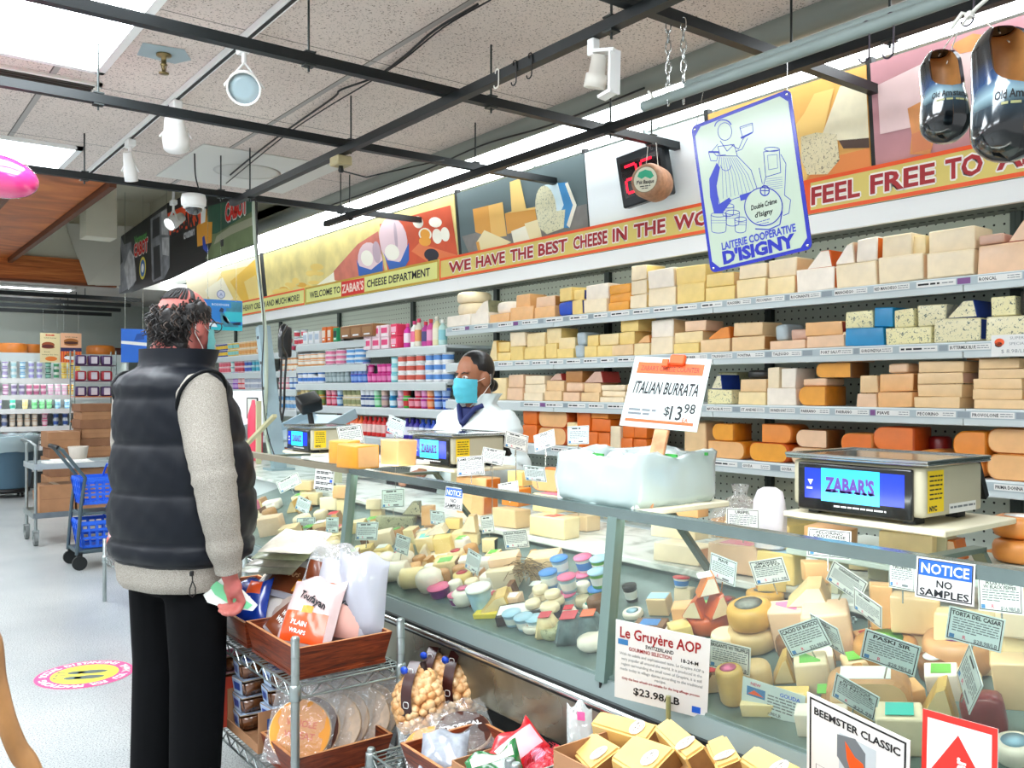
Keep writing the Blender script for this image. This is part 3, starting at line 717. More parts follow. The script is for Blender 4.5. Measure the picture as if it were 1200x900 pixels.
def bev_prism(P, d, bev, mats3, M=None):
 """profile P in (x,y) extruded along +z by d with softened front and back; materials front, side, back"""
 n = len(P); cx = sum(p[0] for p in P) / n; cy = sum(p[1] for p in P) / n
 def ring(s, z): return [(cx + (p[0] - cx) * s, cy + (p[1] - cy) * s, z) for p in P]
 w = max(p[0] for p in P) - min(p[0] for p in P); k = 1 - 2 * bev / w
 m = MB(); R = ring(k, 0) + ring(1, bev) + ring(1, d - bev) + ring(k, d)
 m.add(R, [tuple(range(n))[::-1]], mats3[0], False, M)
 b = len(m.v) - 4 * n
 for r in range(3):
  for i in range(n):
   m.f.append([b + r * n + i, b + r * n + (i + 1) % n, b + (r + 1) * n + (i + 1) % n, b + (r + 1) * n + i]); m.m.append(mats3[1]); m.sm.append(r == 1 and n > 8)
 m.f.append([b + 3 * n + i for i in range(n)]); m.m.append(mats3[2]); m.sm.append(False)
 return m
TOAISLE = Matrix(((0, 0, 1, 0), (-1, 0, 0, 0), (0, 1, 0, 0), (0, 0, 0, 1)))   # profile x -> -Y, y -> Z, depth -> +X
def cheese_mesh(kind, w, h, d, col, rcol=None, side=None, rnd=_cr):
 """front centre of base at origin, extends to +X"""
 mats = [paste(col), rind(rcol or col), paste(side) if side else paste(col)]
 m = MB(); j = min(w, h) * .04
 if kind == 'b':
  q = rind(rcol) if rcol else paste(col)
  m.box((d / 2, 0, h / 2), (d, w, h), 0, min(w, h) * .07, None, 2, j, [0, 2, 2 if not rcol else 1, 2, 0, 0], rnd)
  mats = [paste(col), q, paste(side) if side else paste(col)]
 elif kind == 'l':
  m = bev_prism(rrect(w, h, h * .42, h * .42), d, .008, (0, 1, 1), TOAISLE)
 elif kind == 'll':
  m = bev_prism(rrect(w, h, h * .45, h * .06), d, .006, (0, 1, 1), TOAISLE)
 elif kind == 'lr':
  m = bev_prism(rrect(w, h, h * .06, h * .42), d, .006, (0, 1, 1), TOAISLE)
 elif kind == 'w':   # wedge standing on its side: triangular profile
  m = bev_prism([(w / 2, 0), (w / 2 - .01, h), (w * .1, h * .92), (-w / 2, h * .12), (-w / 2, 0)], d, .005, (0, 1, 1), TOAISLE)
 elif kind == 'v':
  m = bev_prism([(w / 2, 0), (w * .38, h), (w * .05, h), (-w / 2, 0)], d, .005, (0, 1, 1), TOAISLE)
 elif kind == 's':   # wheel lying flat
  r = w / 2; b = min(h * .3, r * .3)
  m.lathe([(r - b, 0), (r - b * .3, b * .3), (r, b), (r, h - b), (r - b * .3, h - b * .3), (r - b, h)], 28, [1, 1, 1, 1, 1], T(r, 0, 0)); mats = [paste(col), rind(rcol or col) if rcol else paste(col), paste(col)]
 elif kind == 'p':   # soft wrapped packet: puffy box
  m.box((d / 2, 0, h / 2), (d, w, h), 0, min(w, h) * .3, None, 3, j * 2, None, rnd)
 return m, mats
NAMES = {'b': ('cheese_block', 'cheese block'), 'l': ('cheese_half_wheel', 'half cheese wheel, cut side out'), 'll': ('cheese_loaf', 'rounded cheese piece'), 'lr': ('cheese_loaf', 'rounded cheese piece'), 'w': ('cheese_wedge', 'cheese wedge'),
         'v': ('cheese_wedge', 'cheese wedge'), 's': ('round_cheese', 'cheese wheel'), 'p': ('cheese_packet', 'wrapped packet')}
NAMES['l'] = ('cheese_half_wheel', 'half cheese wheel')
SECT = ((615, 'at the dairy end'), (742, 'left of burrata sign'), (838, 'over the burrata sign'), (945, 'right of burrata sign'), (1075, 'above the scale'), (9999, 'at right end'))
def fill_shelf(shelf, z, items, xf=3.73, depth=.17):
 placed = []; info = []
 for it in items:
  p0, p1, yt, yb, kind, col = it[:6]; kw = it[6] if len(it) > 6 else {}
  X = xf + kw.get('back', 0); pc = (p0 + p1) / 2
  ya, yb_ = y_at(p0, X), y_at(p1, X); Y = (ya + yb_) / 2; dist = (X * FWD.x + Y * FWD.y)
  w = (ya - yb_) * .985; h = (yb - yt) * dist / 1050 * (1.0)
  base = z + .001; row = 0
  for (a, b, top, r, xx) in placed:
   ov = min(a, ya) - max(b, yb_)
   if ov > .4 * min(a - b, ya - yb_) and abs(xx - X) < .12:
    if top + .001 > base: base = top + .001
    row = max(row, r + 1)
  d = kw.get('d', depth) * (1 if row == 0 else .9)
  if kind in 's': d = w
  m, mats = cheese_mesh(kind, w, h, d, col, kw.get('rind'), kw.get('side'))
  nm, desc = NAMES[kind]
  o = m.build(nm, mats, None, (X + (0 if row == 0 else _cr.uniform(.004, .02)), Y, base))
  if kind in 'b' and row > 0: o.rotation_euler = (0, 0, _cr.uniform(-.05, .05))
  placed.append((ya, yb_, base + h, row, X)); info.append((pc, row, kw.get('desc') or (col + ' ' + desc), o, kw))
 for lim_i, (lim, sname) in enumerate(SECT):
  lo = SECT[lim_i - 1][0] if lim_i else 0
  for row in range(5):
   q = sorted([i for i in info if lo <= i[0] < lim and i[1] == row], key=lambda i: i[0])
   for k, (pc, r, desc, o, kw) in enumerate(q):
    rn = ('bottom row', 'second layer', 'third layer', 'fourth layer', 'fifth layer')[row]
    tag(o, '%s, %s from left, %s, %s shelf %s' % (desc, nth(k), rn, shelf, sname), 'cheese', 'cheeses on the %s cheese shelf' % shelf)
W_ = dict
fill_shelf('top', S1, [
 (524, 551, 373, 386, 'b', 'white'), (526, 552, 359, 373, 's', 'ivory', W_(d=.1)), (527, 550, 346, 359, 's', 'ivory'),
 (552, 573, 370, 383, 'b', 'white'), (556, 572, 356, 370, 'w', 'white', W_(rind='green-grey', desc='green-labelled white wedge')), (574, 597, 371, 381, 'b', 'light orange'), (573, 600, 357, 371, 's', 'white', W_(desc='green-labelled white wheel')),
 (598, 625, 362, 377, 'b', 'light orange'), (602, 618, 347, 362, 'b', 'light orange'), (626, 650, 361, 374, 'b', 'light orange'), (626, 648, 349, 361, 'b', 'pinkish', W_(side='brown')),
 (653, 669, 354, 371, 'p', 'blue'), (654, 669, 338, 354, 'b', 'yellow'), (670, 682, 352, 369, 'b', 'yellow', W_(rind='blue')), (670, 682, 340, 352, 'b', 'yellow', W_(rind='blue')),
 (684, 711, 350, 366, 'b', 'ivory'), (684, 711, 333, 350, 'b', 'white'), (713, 737, 353, 363, 'b', 'golden'), (712, 737, 343, 353, 'b', 'golden'), (712, 737, 333, 343, 'b', 'golden'),
 (738, 757, 345, 361, 'b', 'ivory', W_(side='yellow')), (738, 757, 328, 345, 'b', 'ivory', W_(side='yellow')), (738, 757, 311, 328, 'b', 'ivory', W_(side='yellow')),
 (759, 791, 337, 359, 'b', 'ivory', W_(side='tan')), (758, 789, 315, 337, 'b', 'white', W_(side='ivory')), (793, 825, 333, 356, 'b', 'yellow'), (790, 824, 311, 333, 'b', 'yellow'),
 (827, 861, 334, 350, 'b', 'yellow', W_(side='tan')), (827, 859, 318, 334, 'b', 'yellow', W_(side='tan')), (863, 897, 325, 347, 'b', 'pale yellow', W_(side='tan')), (864, 896, 308, 325, 'b', 'ivory'),
 (899, 931, 322, 342, 'b', 'pale yellow'), (897, 931, 300, 322, 'b', 'ivory', W_(side='tan')),
 (933, 977, 311, 337, 'b', 'white', W_(side='deep orange')), (943, 974, 291, 311, 'v', 'white', W_(rind='deep orange', desc='orange-rinded white wedge')),
 (979, 1027, 305, 333, 'b', 'ivory'), (977, 1000, 280, 305, 'w', 'white'), (1002, 1027, 277, 305, 'b', 'white', W_(side='deep orange')),
 (1029, 1083, 298, 329, 'b', 'ivory', W_(side='pinkish')), (1031, 1067, 272, 298, 'b', 'ivory'), (1069, 1084, 276, 298, 'b', 'pale yellow', W_(back=.02)),
 (1085, 1142, 291, 322, 'b', 'ivory'), (1086, 1140, 265, 291, 'b', 'ivory'), (1145, 1211, 282, 316, 'b', 'pinkish'), (1145, 1175, 270, 282, 'p', 'red-wrapped'), (1178, 1214, 256, 282, 'v', 'pinkish', W_(rind='red-wrapped')),
 (1213, 1275, 280, 312, 'b', 'ivory'), (1214, 1270, 252, 280, 'b', 'tan')])
fill_shelf('second', S2, [
 (572, 583, 404, 428, 'v', 'pale yellow'), (583, 598, 417, 427, 'b', 'yellow'), (580, 595, 405, 417, 'b', 'yellow'), (598, 613, 411, 427, 'b', 'yellow'), (595, 613, 394, 411, 'b', 'ivory'),
 (614, 638, 410, 425, 'b', 'yellow'), (615, 637, 394, 410, 'b', 'pale yellow'), (639, 652, 406, 424, 'b', 'yellow'), (638, 655, 388, 406, 'b', 'pale yellow', W_(side='yellow')), (653, 672, 412, 423, 'b', 'yellow'), (653, 671, 399, 412, 'b', 'pale yellow'),
 (673, 683, 407, 422, 'p', 'silver'), (673, 684, 392, 407, 'p', 'silver'), (685, 699, 407, 420, 'b', 'yellow'), (685, 699, 394, 407, 'b', 'yellow'), (700, 721, 406, 419, 'b', 'yellow'), (700, 722, 392, 406, 'b', 'pale yellow'), (717, 742, 379, 392, 'b', 'tan', W_(back=.0)),
 (723, 741, 403, 418, 'b', 'yellow'), (725, 746, 386, 403, 'b', 'yellow'), (743, 761, 403, 417, 'b', 'pale yellow'), (746, 761, 394, 403, 'w', 'light orange'), (763, 788, 396, 416, 'b', 'ivory'), (760, 787, 375, 396, 'b', 'white', W_(side='tan', desc='white boxed cheese')),
 (789, 819, 402, 414, 'b', 'yellow'), (789, 821, 389, 402, 'b', 'pale yellow'), (801, 825, 377, 389, 'b', 'pinkish'), (821, 855, 396, 411, 'b', 'tan'), (829, 855, 382, 396, 'w', 'orange'),
 (857, 896, 393, 410, 'b', 'tan', W_(side='brown')), (857, 893, 377, 393, 'b', 'tan'), (902, 944, 397, 407, 'b', 'pinkish'), (905, 920, 378, 397, 'p', 'silver'), (924, 943, 385, 397, 'p', 'red-wrapped'),
 (945, 989, 391, 405, 'b', 'pinkish'), (943, 986, 375, 391, 'b', 'light orange', W_(side='tan', rind='red-wrapped')), (990, 1036, 381, 402, 'b', 'cyan', W_(desc='cyan foil cheese box')), (989, 1021, 361, 381, 'b', 'blue-veined'), (1022, 1044, 358, 381, 'b', 'cyan', W_(desc='blue foil wrapped block')),
 (1038, 1091, 379, 399, 'b', 'blue-veined'), (1046, 1070, 358, 379, 'b', 'blue-veined'), (1072, 1106, 354, 379, 'b', 'blue-veined'), (1094, 1149, 369, 397, 'b', 'blue-veined', W_(rind='blue')), (1107, 1144, 349, 369, 'v', 'blue-veined', W_(rind='blue')),
 (1155, 1206, 366, 394, 'b', 'blue-veined'), (1159, 1188, 342, 366, 'b', 'blue-veined'), (1190, 1215, 336, 366, 's', 'dark'), (1208, 1265, 366, 394, 'b', 'blue-veined')])
fill_shelf('third', S3, [
 (577, 593, 446, 472, 'b', 'pale yellow'), (594, 612, 457, 472, 'b', 'pinkish'), (594, 612, 442, 457, 'b', 'pinkish'), (614, 636, 463, 472, 'b', 'ivory'), (614, 638, 453, 463, 'b', 'ivory'), (614, 636, 443, 453, 'b', 'ivory'),
 (638, 658, 460, 472, 'b', 'tan'), (637, 659, 448, 460, 'b', 'tan'), (642, 658, 440, 448, 'v', 'red-wrapped'), (660, 679, 461, 472, 'b', 'pinkish'), (661, 681, 450, 461, 'p', 'pinkish'), (661, 680, 437, 450, 'b', 'brown'),
 (681, 702, 461, 472, 'b', 'tan'), (682, 701, 450, 461, 'b', 'tan'), (683, 706, 437, 450, 'v', 'red-wrapped'), (703, 731, 466, 472, 'b', 'ivory'), (703, 731, 459, 466, 'p', 'ivory'), (703, 731, 452, 459, 'p', 'ivory'), (734, 752, 450, 472, 'b', 'tan'),
 (829, 858, 457, 474, 'b', 'blue-veined'), (832, 846, 440, 457, 'v', 'blue-veined', W_(rind='blue')), (841, 864, 437, 474, 'b', 'green-grey', W_(back=.14)), (865, 897, 459, 474, 'b', 'pale yellow'), (865, 897, 444, 459, 'b', 'tan'), (868, 897, 430, 440, 's', 'dark', W_(back=.0)),
 (899, 933, 454, 474, 'b', 'white'), (898, 912, 430, 454, 'b', 'ivory'), (913, 931, 431, 454, 'b', 'white'), (935, 968, 452, 475, 'll', 'golden'), (938, 966, 443, 452, 'p', 'pinkish'), (953, 996, 425, 443, 'll', 'golden', W_(rind='brown')),
 (978, 1002, 461, 475, 'b', 'pinkish', W_(side='tan')), (975, 997, 440, 461, 'b', 'tan'), (1004, 1027, 460, 476, 'b', 'pinkish', W_(side='tan')), (1006, 1027, 440, 460, 'b', 'tan'), (1029, 1069, 458, 476, 'b', 'light orange'), (1028, 1068, 437, 458, 'b', 'light orange', W_(side='brown')), (1038, 1062, 425, 437, 'p', 'pinkish'),
 (1071, 1125, 464, 477, 'b', 'tan'), (1073, 1127, 449, 464, 'b', 'tan'), (1075, 1128, 436, 449, 'b', 'tan', W_(side='red-wrapped')), (1076, 1129, 423, 436, 'b', 'tan'), (1130, 1147, 429, 477, 'b', 'brown', W_(back=.06)),
 (1141, 1205, 467, 478, 'b', 'tan'), (1139, 1197, 455, 467, 'b', 'tan'), (1138, 1196, 443, 455, 'b', 'tan'), (1144, 1205, 432, 443, 'b', 'tan'), (1145, 1194, 420, 432, 'b', 'tan'), (1208, 1262, 455, 478, 'b', 'tan')])
fill_shelf('fourth', S4, [
 (612, 628, 505, 526, 'b', 'deep orange'), (612, 628, 485, 505, 'b', 'deep orange'), (630, 664, 506, 526, 'l', 'light orange', W_(rind='deep orange')), (628, 663, 485, 506, 'l', 'light orange', W_(rind='deep orange')), (664, 676, 498, 526, 'b', 'pale yellow'), (677, 700, 508, 527, 'b', 'deep orange'), (701, 714, 508, 527, 'b', 'deep orange'),
 (674, 690, 478, 508, 'b', 'deep orange'), (691, 712, 493, 508, 'b', 'deep orange'), (691, 711, 478, 493, 'b', 'orange'), (715, 727, 500, 527, 'b', 'ivory'), (728, 741, 513, 528, 'b', 'deep orange'), (742, 758, 513, 528, 'b', 'deep orange'), (728, 742, 496, 513, 'b', 'deep orange'), (743, 757, 496, 513, 'b', 'deep orange'),
 (800, 826, 494, 533, 'b', 'tan', W_(back=.05)), (829, 873, 515, 535, 'lr', 'light orange', W_(rind='golden')), (832, 858, 495, 515, 'll', 'golden'), (877, 924, 517, 539, 'l', 'golden', W_(rind='deep orange')), (890, 926, 495, 517, 'lr', 'orange'),
 (926, 968, 521, 541, 'l', 'pinkish'), (929, 967, 500, 521, 'll', 'pinkish', W_(rind='brown')), (978, 1021, 525, 542, 'l', 'deep orange'), (983, 1021, 501, 525, 'll', 'deep orange', W_(rind='light orange')), (1023, 1070, 524, 548, 'l', 'deep orange'), (1021, 1070, 496, 524, 'll', 'deep orange'),
 (1073, 1105, 521, 550, 'l', 'light orange'), (1083, 1108, 488, 530, 's', 'dark red', W_(back=.12, desc='dark red waxed cheese wheel')), (1108, 1152, 532, 552, 'l', 'light orange'), (1113, 1153, 498, 532, 'll', 'orange', W_(rind='golden')), (1155, 1214, 535, 566, 'l', 'light orange'), (1153, 1212, 505, 535, 'l', 'light orange'), (1216, 1270, 530, 566, 'l', 'orange')])
for k, (px, h, c, de) in enumerate(((850, .1, 'golden', 'golden holed block'), (905, .12, 'yellow', 'yellow holed block'), (1170, .12, 'orange', 'orange loaf'), (660, .1, 'tan', 'tan block'), (720, .1, 'ivory', 'ivory block'))):
 m, mats = cheese_mesh('b', .2, h, .25, c); tag(m.build('cheese_block', mats, None, (3.76, y_at(px, 3.76), S5 + .001)), '%s low on the dim bottom deck, %s' % (de, ('behind the clear-bagged cheese', 'left of the scale', 'right of the scale', 'behind the counter cards', 'left of the white bin')[k]), 'cheese')
# ------------------------------------------------------------------ dairy goods
def cup(r, h, body, band, lid, n=10):
 m = MB(); m.lathe([(r * .72, 0), (r * .8, h * .2), (r * .9, h * .7), (r * .96, h * .92), (r, h * .93), (r, h), (0.001, h)], n, [0, 1, 0, 0, 2, 2]); return m.mesh('cup', [mat(body, .4), mat(band, .4), mat(lid, .3)])
def tub(r, h, body, band, lid):
 m = MB(); m.lathe([(r * .92, 0), (r * .94, h * .25), (r * .96, h * .75), (r * .97, h * .86), (r, h * .87), (r, h), (0.001, h)], 14, [0, 1, 0, 0, 2, 2]); return m.mesh('tub', [mat(body, .4), mat(band, .4), mat(lid, .35)])
def bottle(r, h, body, label, cap):
 m = MB(); m.lathe([(r * .9, 0), (r, h * .05), (r, h * .2), (r, h * .6), (r * .9, h * .72), (r * .42, h * .82), (r * .4, h * .86), (r * .46, h * .865), (r * .46, h), (0.001, h)], 12, [0, 0, 1, 0, 0, 0, 2, 2, 2]); return m.mesh('bottle', [mat(body, .3), mat(label, .4), mat(cap, .35)])
def carton(w, d, h, c1, c2):
 m = MB(); m.box((0, 0, h / 2), (d, w, h), 0, min(w, h, d) * .05); m.box((-d / 2 - .0006, 0, h * .55), (.0012, w * .8, h * .45), 1); m.box((-d / 2 - .0008, 0, h * .2), (.0012, w * .55, h * .12), 2); return m.mesh('carton', [mat(c1, .45), mat(c2, .45), mat('f2f2f0', .5)])
_dr = random.Random(8)
def run(name, label, cat, mesh, w, h, p0, p1, z, layers=1, rows=1, x=3.76, gap=.004, d=None):
 ya, yb = y_at(p0, x), y_at(p1, x); n = max(1, int((ya - yb) / (w + gap)))
 n2 = n * layers * rows; st = (ya - yb) / n; first = None; tot = 0
 for r in range(rows):
  for k in range(n):
   for l in range(layers):
    if l == layers - 1 and layers > 1 and _dr.random() < .06: continue
    if first is None: o = bpy.data.objects.new(name, mesh); first = o
    else: o = first.copy()
    C.objects.link(o)
    o.location = (x + r * ((d or w) + gap) + _dr.uniform(0, .008), ya - (k + .5) * st, z + .0005 + l * (h + .0006)); tot += 1
    o['label'] = label; o['category'] = cat; o['group'] = label + ' group' if n2 > 1 else label
    if n2 == 1: del o['group']
    else: o['group'] = label
CUP = lambda b, n, l: cup(.037, .078, b, n, l)
run('carton', 'pink and white carton stacked on the top dairy shelf beside the squeeze bottles', 'carton', carton(.13, .12, .1, 'f7dfe6', 'e8487f'), .13, .1, 432, 462, 1.756, 2)
run('carton', 'red and pink carton stacked on the top dairy shelf next to the bottles', 'carton', carton(.1, .12, .1, 'e83f63', 'f6b8cc'), .1, .1, 462, 474, 1.756, 2)
for k, (a, c, e, px, de) in enumerate((('d63aa8', 'f4e8f2', 'f04f8f', 478, 'magenta'), ('f2f2ee', 'ef6a9a', 'd83a7a', 486, 'pink-capped white'), ('e8e4d0', 'f0a860', 'e84a6a', 491, 'cream'), ('c63f9a', '44407a', 'e64a5a', 499, 'purple'), ('d94a9a', 'e8a0c8', 'd84a4a', 505, 'pink'), ('efe3b6', 'f2e9cf', 'e9e4d6', 512, 'pale yellow'), ('bfe3df', '8fd0d8', 'f0f4f0', 519, 'pale aqua'))):
 o = bpy.data.objects.new('squeeze_bottle', bottle(.035, .2 + .015 * (k % 3), a, c, e)); C.objects.link(o); o.location = (3.78, y_at(px, 3.78), 1.756); tag(o, de + ' squeeze bottle on the top dairy shelf next to the white cheese wheels', 'bottle', 'squeeze bottles on the dairy shelf')
run('yogurt_cup', 'magenta yogurt cup stacked below the pink cartons', 'yogurt', CUP('d8338f', 'f08ac0', 'e85aa8'), .074, .078, 432, 460, 1.471, 2)
run('dairy_tub', 'aqua tub stacked between magenta cups and white tubs', 'tub', tub(.045, .07, '7fd3dc', 'd8f0f0', '9fe0e4'), .09, .07, 460, 468, 1.471, 3)
run('dairy_tub', 'white tub with a red and green label, stacked left of the employee', 'tub', tub(.055, .075, 'f6f6f4', 'd9604f', 'fbfbfa'), .11, .075, 468, 500, 1.471, 3)
run('dairy_tub', 'white tub with a blue label, stacked just above the employee', 'tub', tub(.05, .075, 'f6f8fa', '5a92d8', 'fbfbfa'), .1, .075, 500, 530, 1.471, 3)
for a, c, e, p0, p1, de in (('2f9fd0', 'd8eef6', '2f7fc0', 456, 466, 'sky blue'), ('e6a0c8', 'f4d8e8', 'f2f2f2', 466, 474, 'pale pink'), ('4ab83a', 'd03a3a', 'f2f2f2', 474, 480, 'green'), ('d82f4a', 'f0a0b0', 'f2f2f2', 480, 494, 'red'), ('c0389a', 'e8a0d0', 'f2f2f2', 494, 502, 'purple'), ('f0642a', 'f8b080', 'f2f2f2', 502, 509, 'orange'), ('2f5fc8', 'a0c0f0', 'f2f2f2', 509, 528, 'blue')):
 run('fruit_cup', de + ' fruit cup in the two-high row behind the employee', 'yogurt', cup(.04, .085, a, c, e), .08, .085, p0, p1, 1.256, 2)
for a, c, p0, p1, de in (('e6382a', 'f07a4a', 396, 412, 'bright red'), ('ef6a2e', 'f6e4d8', 412, 426, 'orange'), ('d92a26', 'f4d0c8', 426, 454, 'deep red'), ('e8e8f0', 'd84a5a', 454, 470, 'white'), ('3a2f9a', 'f2f2fa', 474, 492, 'violet'), ('2a4fb8', 'e6ecfa', 492, 512, 'royal blue')):
 run('drink_bottle', de + ' drink bottle on the low shelf behind the middle scale', 'bottle', bottle(.034, .17, a, c, a), .07, .17, p0, p1, 1.001, 1, 1)
run('carton', 'brown cardboard carton on top of the dairy shelf', 'carton', carton(.2, .2, .11, '8f6238', 'a4774a'), .2, .11, 410, 448, 1.95 - .08, 1)
run('yogurt_cup', 'red and white cup on the top dairy shelf beside the black telephone', 'yogurt', CUP('f4f4f4', 'e04a5a', '8aa0b0'), .074, .078, 346, 358, 1.856, 2)
run('cream_carton', 'orange carton on the top dairy shelf', 'carton', carton(.08, .08, .15, 'e8762a', 'f4e4d0'), .08, .15, 381, 392, 1.856)
run('cream_carton', 'green carton on the top dairy shelf', 'carton', carton(.08, .1, .13, '2f9f6a', '1d3a34'), .08, .13, 393, 402, 1.856)
run('cream_carton', 'dark carton on the top dairy shelf', 'carton', carton(.07, .1, .12, '14201f', '2d4a48'), .07, .12, 402, 410, 1.856)
run('dairy_tub', 'pink and white flat tub in the stack above the silver cups', 'tub', tub(.075, .045, 'f4d0dc', 'e87aa0', 'f8f4f4'), .15, .045, 384, 409, 1.641, 3)
run('dairy_tub', 'blue and white flat tub in the stack above the silver cups', 'tub', tub(.075, .045, 'e8f2fa', '5aa0dc', 'f4f8fa'), .15, .045, 410, 430, 1.641, 3)
run('dairy_tub', 'white tub with blue lettering right of the grey post', 'tub', tub(.055, .07, 'f4f7fa', '3f7fd0', 'f8f8f8'), .11, .07, 352, 382, 1.471, 2)
run('yogurt_cup', 'silver foil cup in the three-high row', 'yogurt', CUP('8fa3a6', 'b8c8ca', 'c8d4d4'), .074, .05, 382, 410, 1.471, 3)
run('yogurt_cup', 'blue cup beside the silver foil cups', 'yogurt', CUP('3f6fd0', '8fb0e8', '8f5fb0'), .074, .05, 412, 431, 1.471, 3)
for a, c, p0, p1, de in (('e0b468', 'f0dca0', 348, 364, 'tan'), ('d8a040', '7fa05a', 364, 380, 'mustard'), ('e03a5a', 'f0a0b0', 383, 395, 'crimson'), ('4a7fb8', 'c0d8e8', 395, 403, 'steel blue'), ('e6d8b0', '9aa070', 403, 424, 'cream'), ('2f4f8f', 'e8ecf0', 424, 440, 'navy'), ('5fd080', 'c0f0d0', 440, 446, 'mint'), ('a8889a', 'd8b8a8', 446, 456, 'mauve')):
 run('fruit_cup', de + ' cup in the two-high row over the middle of the dairy case', 'yogurt', cup(.04, .085, a, c, 'eceeee'), .08, .085, p0, p1, 1.256, 2)
run('dairy_tub', 'orange and white flat tub on the dairy shelf behind the telephone cord', 'tub', tub(.06, .06, 'f0a860', 'f8efe0', 'f4f4f0'), .12, .06, 352, 383, 1.641, 2)
run('cream_carton', 'white carton between the red cups and orange cartons on the top dairy shelf', 'carton', carton(.1, .1, .12, 'e8ecee', 'b8c8d8'), .1, .12, 359, 380, 1.856)
run('yogurt_cup', 'pale green cup on the low dairy shelf behind the farthest scale', 'yogurt', CUP('cfe0b8', '8fb070', 'eef0ee'), .074, .078, 372, 396, 1.001, 2)
run('drink_bottle', 'white drink bottle on the low shelf left of the red bottles', 'bottle', bottle(.034, .17, 'e6e8ec', '5a8ac8', '2f5fb0'), .07, .17, 352, 372, 1.001)
run('yogurt_cup', 'mint cup on the second dairy shelf beside the post, right end', 'yogurt', CUP('9fd8c8', 'e8f4f0', 'eef0f0'), .08, .06, 306, 318, 1.601, 3)
for z, z2, rows in ((1.801, 2, (('2f3f9a', 'f0c83a', 254, 268, 'blue and yellow'), ('e8c860', '8fd0c8', 268, 281, 'yellow and aqua'), ('f0d0a0', 'e8a860', 281, 302, 'peach'), ('e8b888', 'f4e0c8', 302, 316, 'cream'), ('c8d4dc', 'd84a6a', 328, 345, 'white and red'))),
     (1.601, 3, (('f2a8b0', 'e86a7a', 258, 271, 'pink'), ('8fd0cc', 'e8f4f2', 271, 276, 'mint'), ('f4b0b8', 'd84a5a', 276, 287, 'rose'), ('dfe8f2', '4a6fc8', 287, 296, 'blue and white'), ('b8e4ec', '4ab0c8', 296, 305, 'aqua'), ('f0a860', 'f8f0e0', 330, 350, 'orange and white'))),
     (1.411, 3, (('a8a0b0', 'd0c8d0', 255, 274, 'grey mauve'), ('8f4fb8', 'd0a8e0', 274, 280, 'violet'), ('e04a4a', 'f4d0d0', 280, 288, 'red and white'), ('f0f0f2', 'b0b8c8', 288, 308, 'plain white'), ('e88a9a', 'f4e0e0', 328, 340, 'rosy'), ('4a7fc8', 'e0ecf4', 340, 350, 'blue'))),
     (1.201, 2, (('3f4fb8', 'c0c8f0', 255, 285, 'indigo'), ('d83a4a', 'f0c0c0', 285, 300, 'scarlet'), ('e8e8e8', '6fa8d8', 328, 350, 'white and sky blue')))):
 for a, c, p0, p1, de in rows:
  run('yogurt_cup', de + ' cup on the %s dairy shelf near the grey post' % {1.801: 'top', 1.601: 'second', 1.411: 'third', 1.201: 'fourth'}[z], 'yogurt', CUP(a, c, 'eef0f0'), .078, .06 if z2 == 3 else .078, p0, p1, z, z2)
# ------------------------------------------------------------------ far dairy wall, facing down the aisle
FY = 14.25
FZ = [1.89, 1.557, 1.32, 1.125, .875, .6, .3]
t = thing('dairy_case', 'long refrigerated dairy case across the far end of the shop', 'shelves', (.8, FY, 0))
m = MB(); m.box((0, .85, .95), (5.4, .04, 1.9)); m.build('back_panel', mat('e4e8ea', .5, emit=0), t)
for z in FZ:
 m = MB(); m.box((0, .42, z - .012), (5.4, .8, .024)); m.box((0, .0, z - .03), (5.4, .02, .07 if z < 1.8 else .12), 1); m.build('shelf', [M_SHELFWHITE, M_LIP if z > 1.8 else M_WHITE], t)
m = MB()
for x in (-2.69, -.9, .9, 2.69): m.box((x, .44, .95), (.03, .82, 1.88))
m.build('divider', M_SHELFWHITE, t)
m = MB(); m.box((0, .44, .13), (5.4, .86, .26)); m.build('base', mat('4a4f50', .5), t)
for z in FZ[:3]:
 m = MB(); m.tube([(-2.6, .06, z - .04), (2.6, .06, z - .04)], .01, 6); m.build('shelf_tube', mat('fbfff9', .5, emit=9), t)
m = MB(); m.lathe([(.17, 0), (.195, .02), (.203, .085), (.195, .15), (.17, .17), (.001, .17)], 26, 0); wm = m.mesh('cheese_wheel', [mat('e8872e', .4, coat=.3, noise=.15, scale=9)])
for px, xo, de in ((14, 0, 'orange cheese wheel leftmost on top of the far dairy case'), (38, .2, 'orange cheese wheel partly behind the burger posters'), (118, 0, 'orange cheese wheel with a round sticker right of the burger posters')):
 o = bpy.data.objects.new('round_cheese', wm); C.objects.link(o); o.location = (x_at(px, FY + .25), FY + .25 + xo, 1.891); tag(o, de, 'cheese', 'big orange wheels on the far case')
m = MB(); m.lathe([(.15, 0), (.17, .02), (.175, .08), (.16, .14), (.001, .15)], 22); o = m.build('round_cheese', mat('5a2c18', .5), None, (x_at(137, FY + .35), FY + .4, 1.891)); tag(o, 'dark brown cheese wheel at the right end of the far case', 'cheese')
def frun(name, label, cat, mesh, w, h, p0, p1, z, layers, y=FY + .1):
 xa, xb = x_at(p0, y), x_at(p1, y); n = max(1, int((xb - xa) / (w + .004))); st = (xb - xa) / n; first = None
 for k in range(n):
  for l in range(layers):
   if first is None: o = bpy.data.objects.new(name, mesh); first = o
   else: o = first.copy()
   C.objects.link(o); o.location = (xa + (k + .5) * st, y + _dr.uniform(0, .01), z + .0005 + l * (h + .0005)); o['label'] = label; o['category'] = cat
   if n * layers > 1: o['group'] = label
def fcup(a, c, l='f4f6f6', r=.042, h=.085): return cup(r, h, a, c, l, 8)
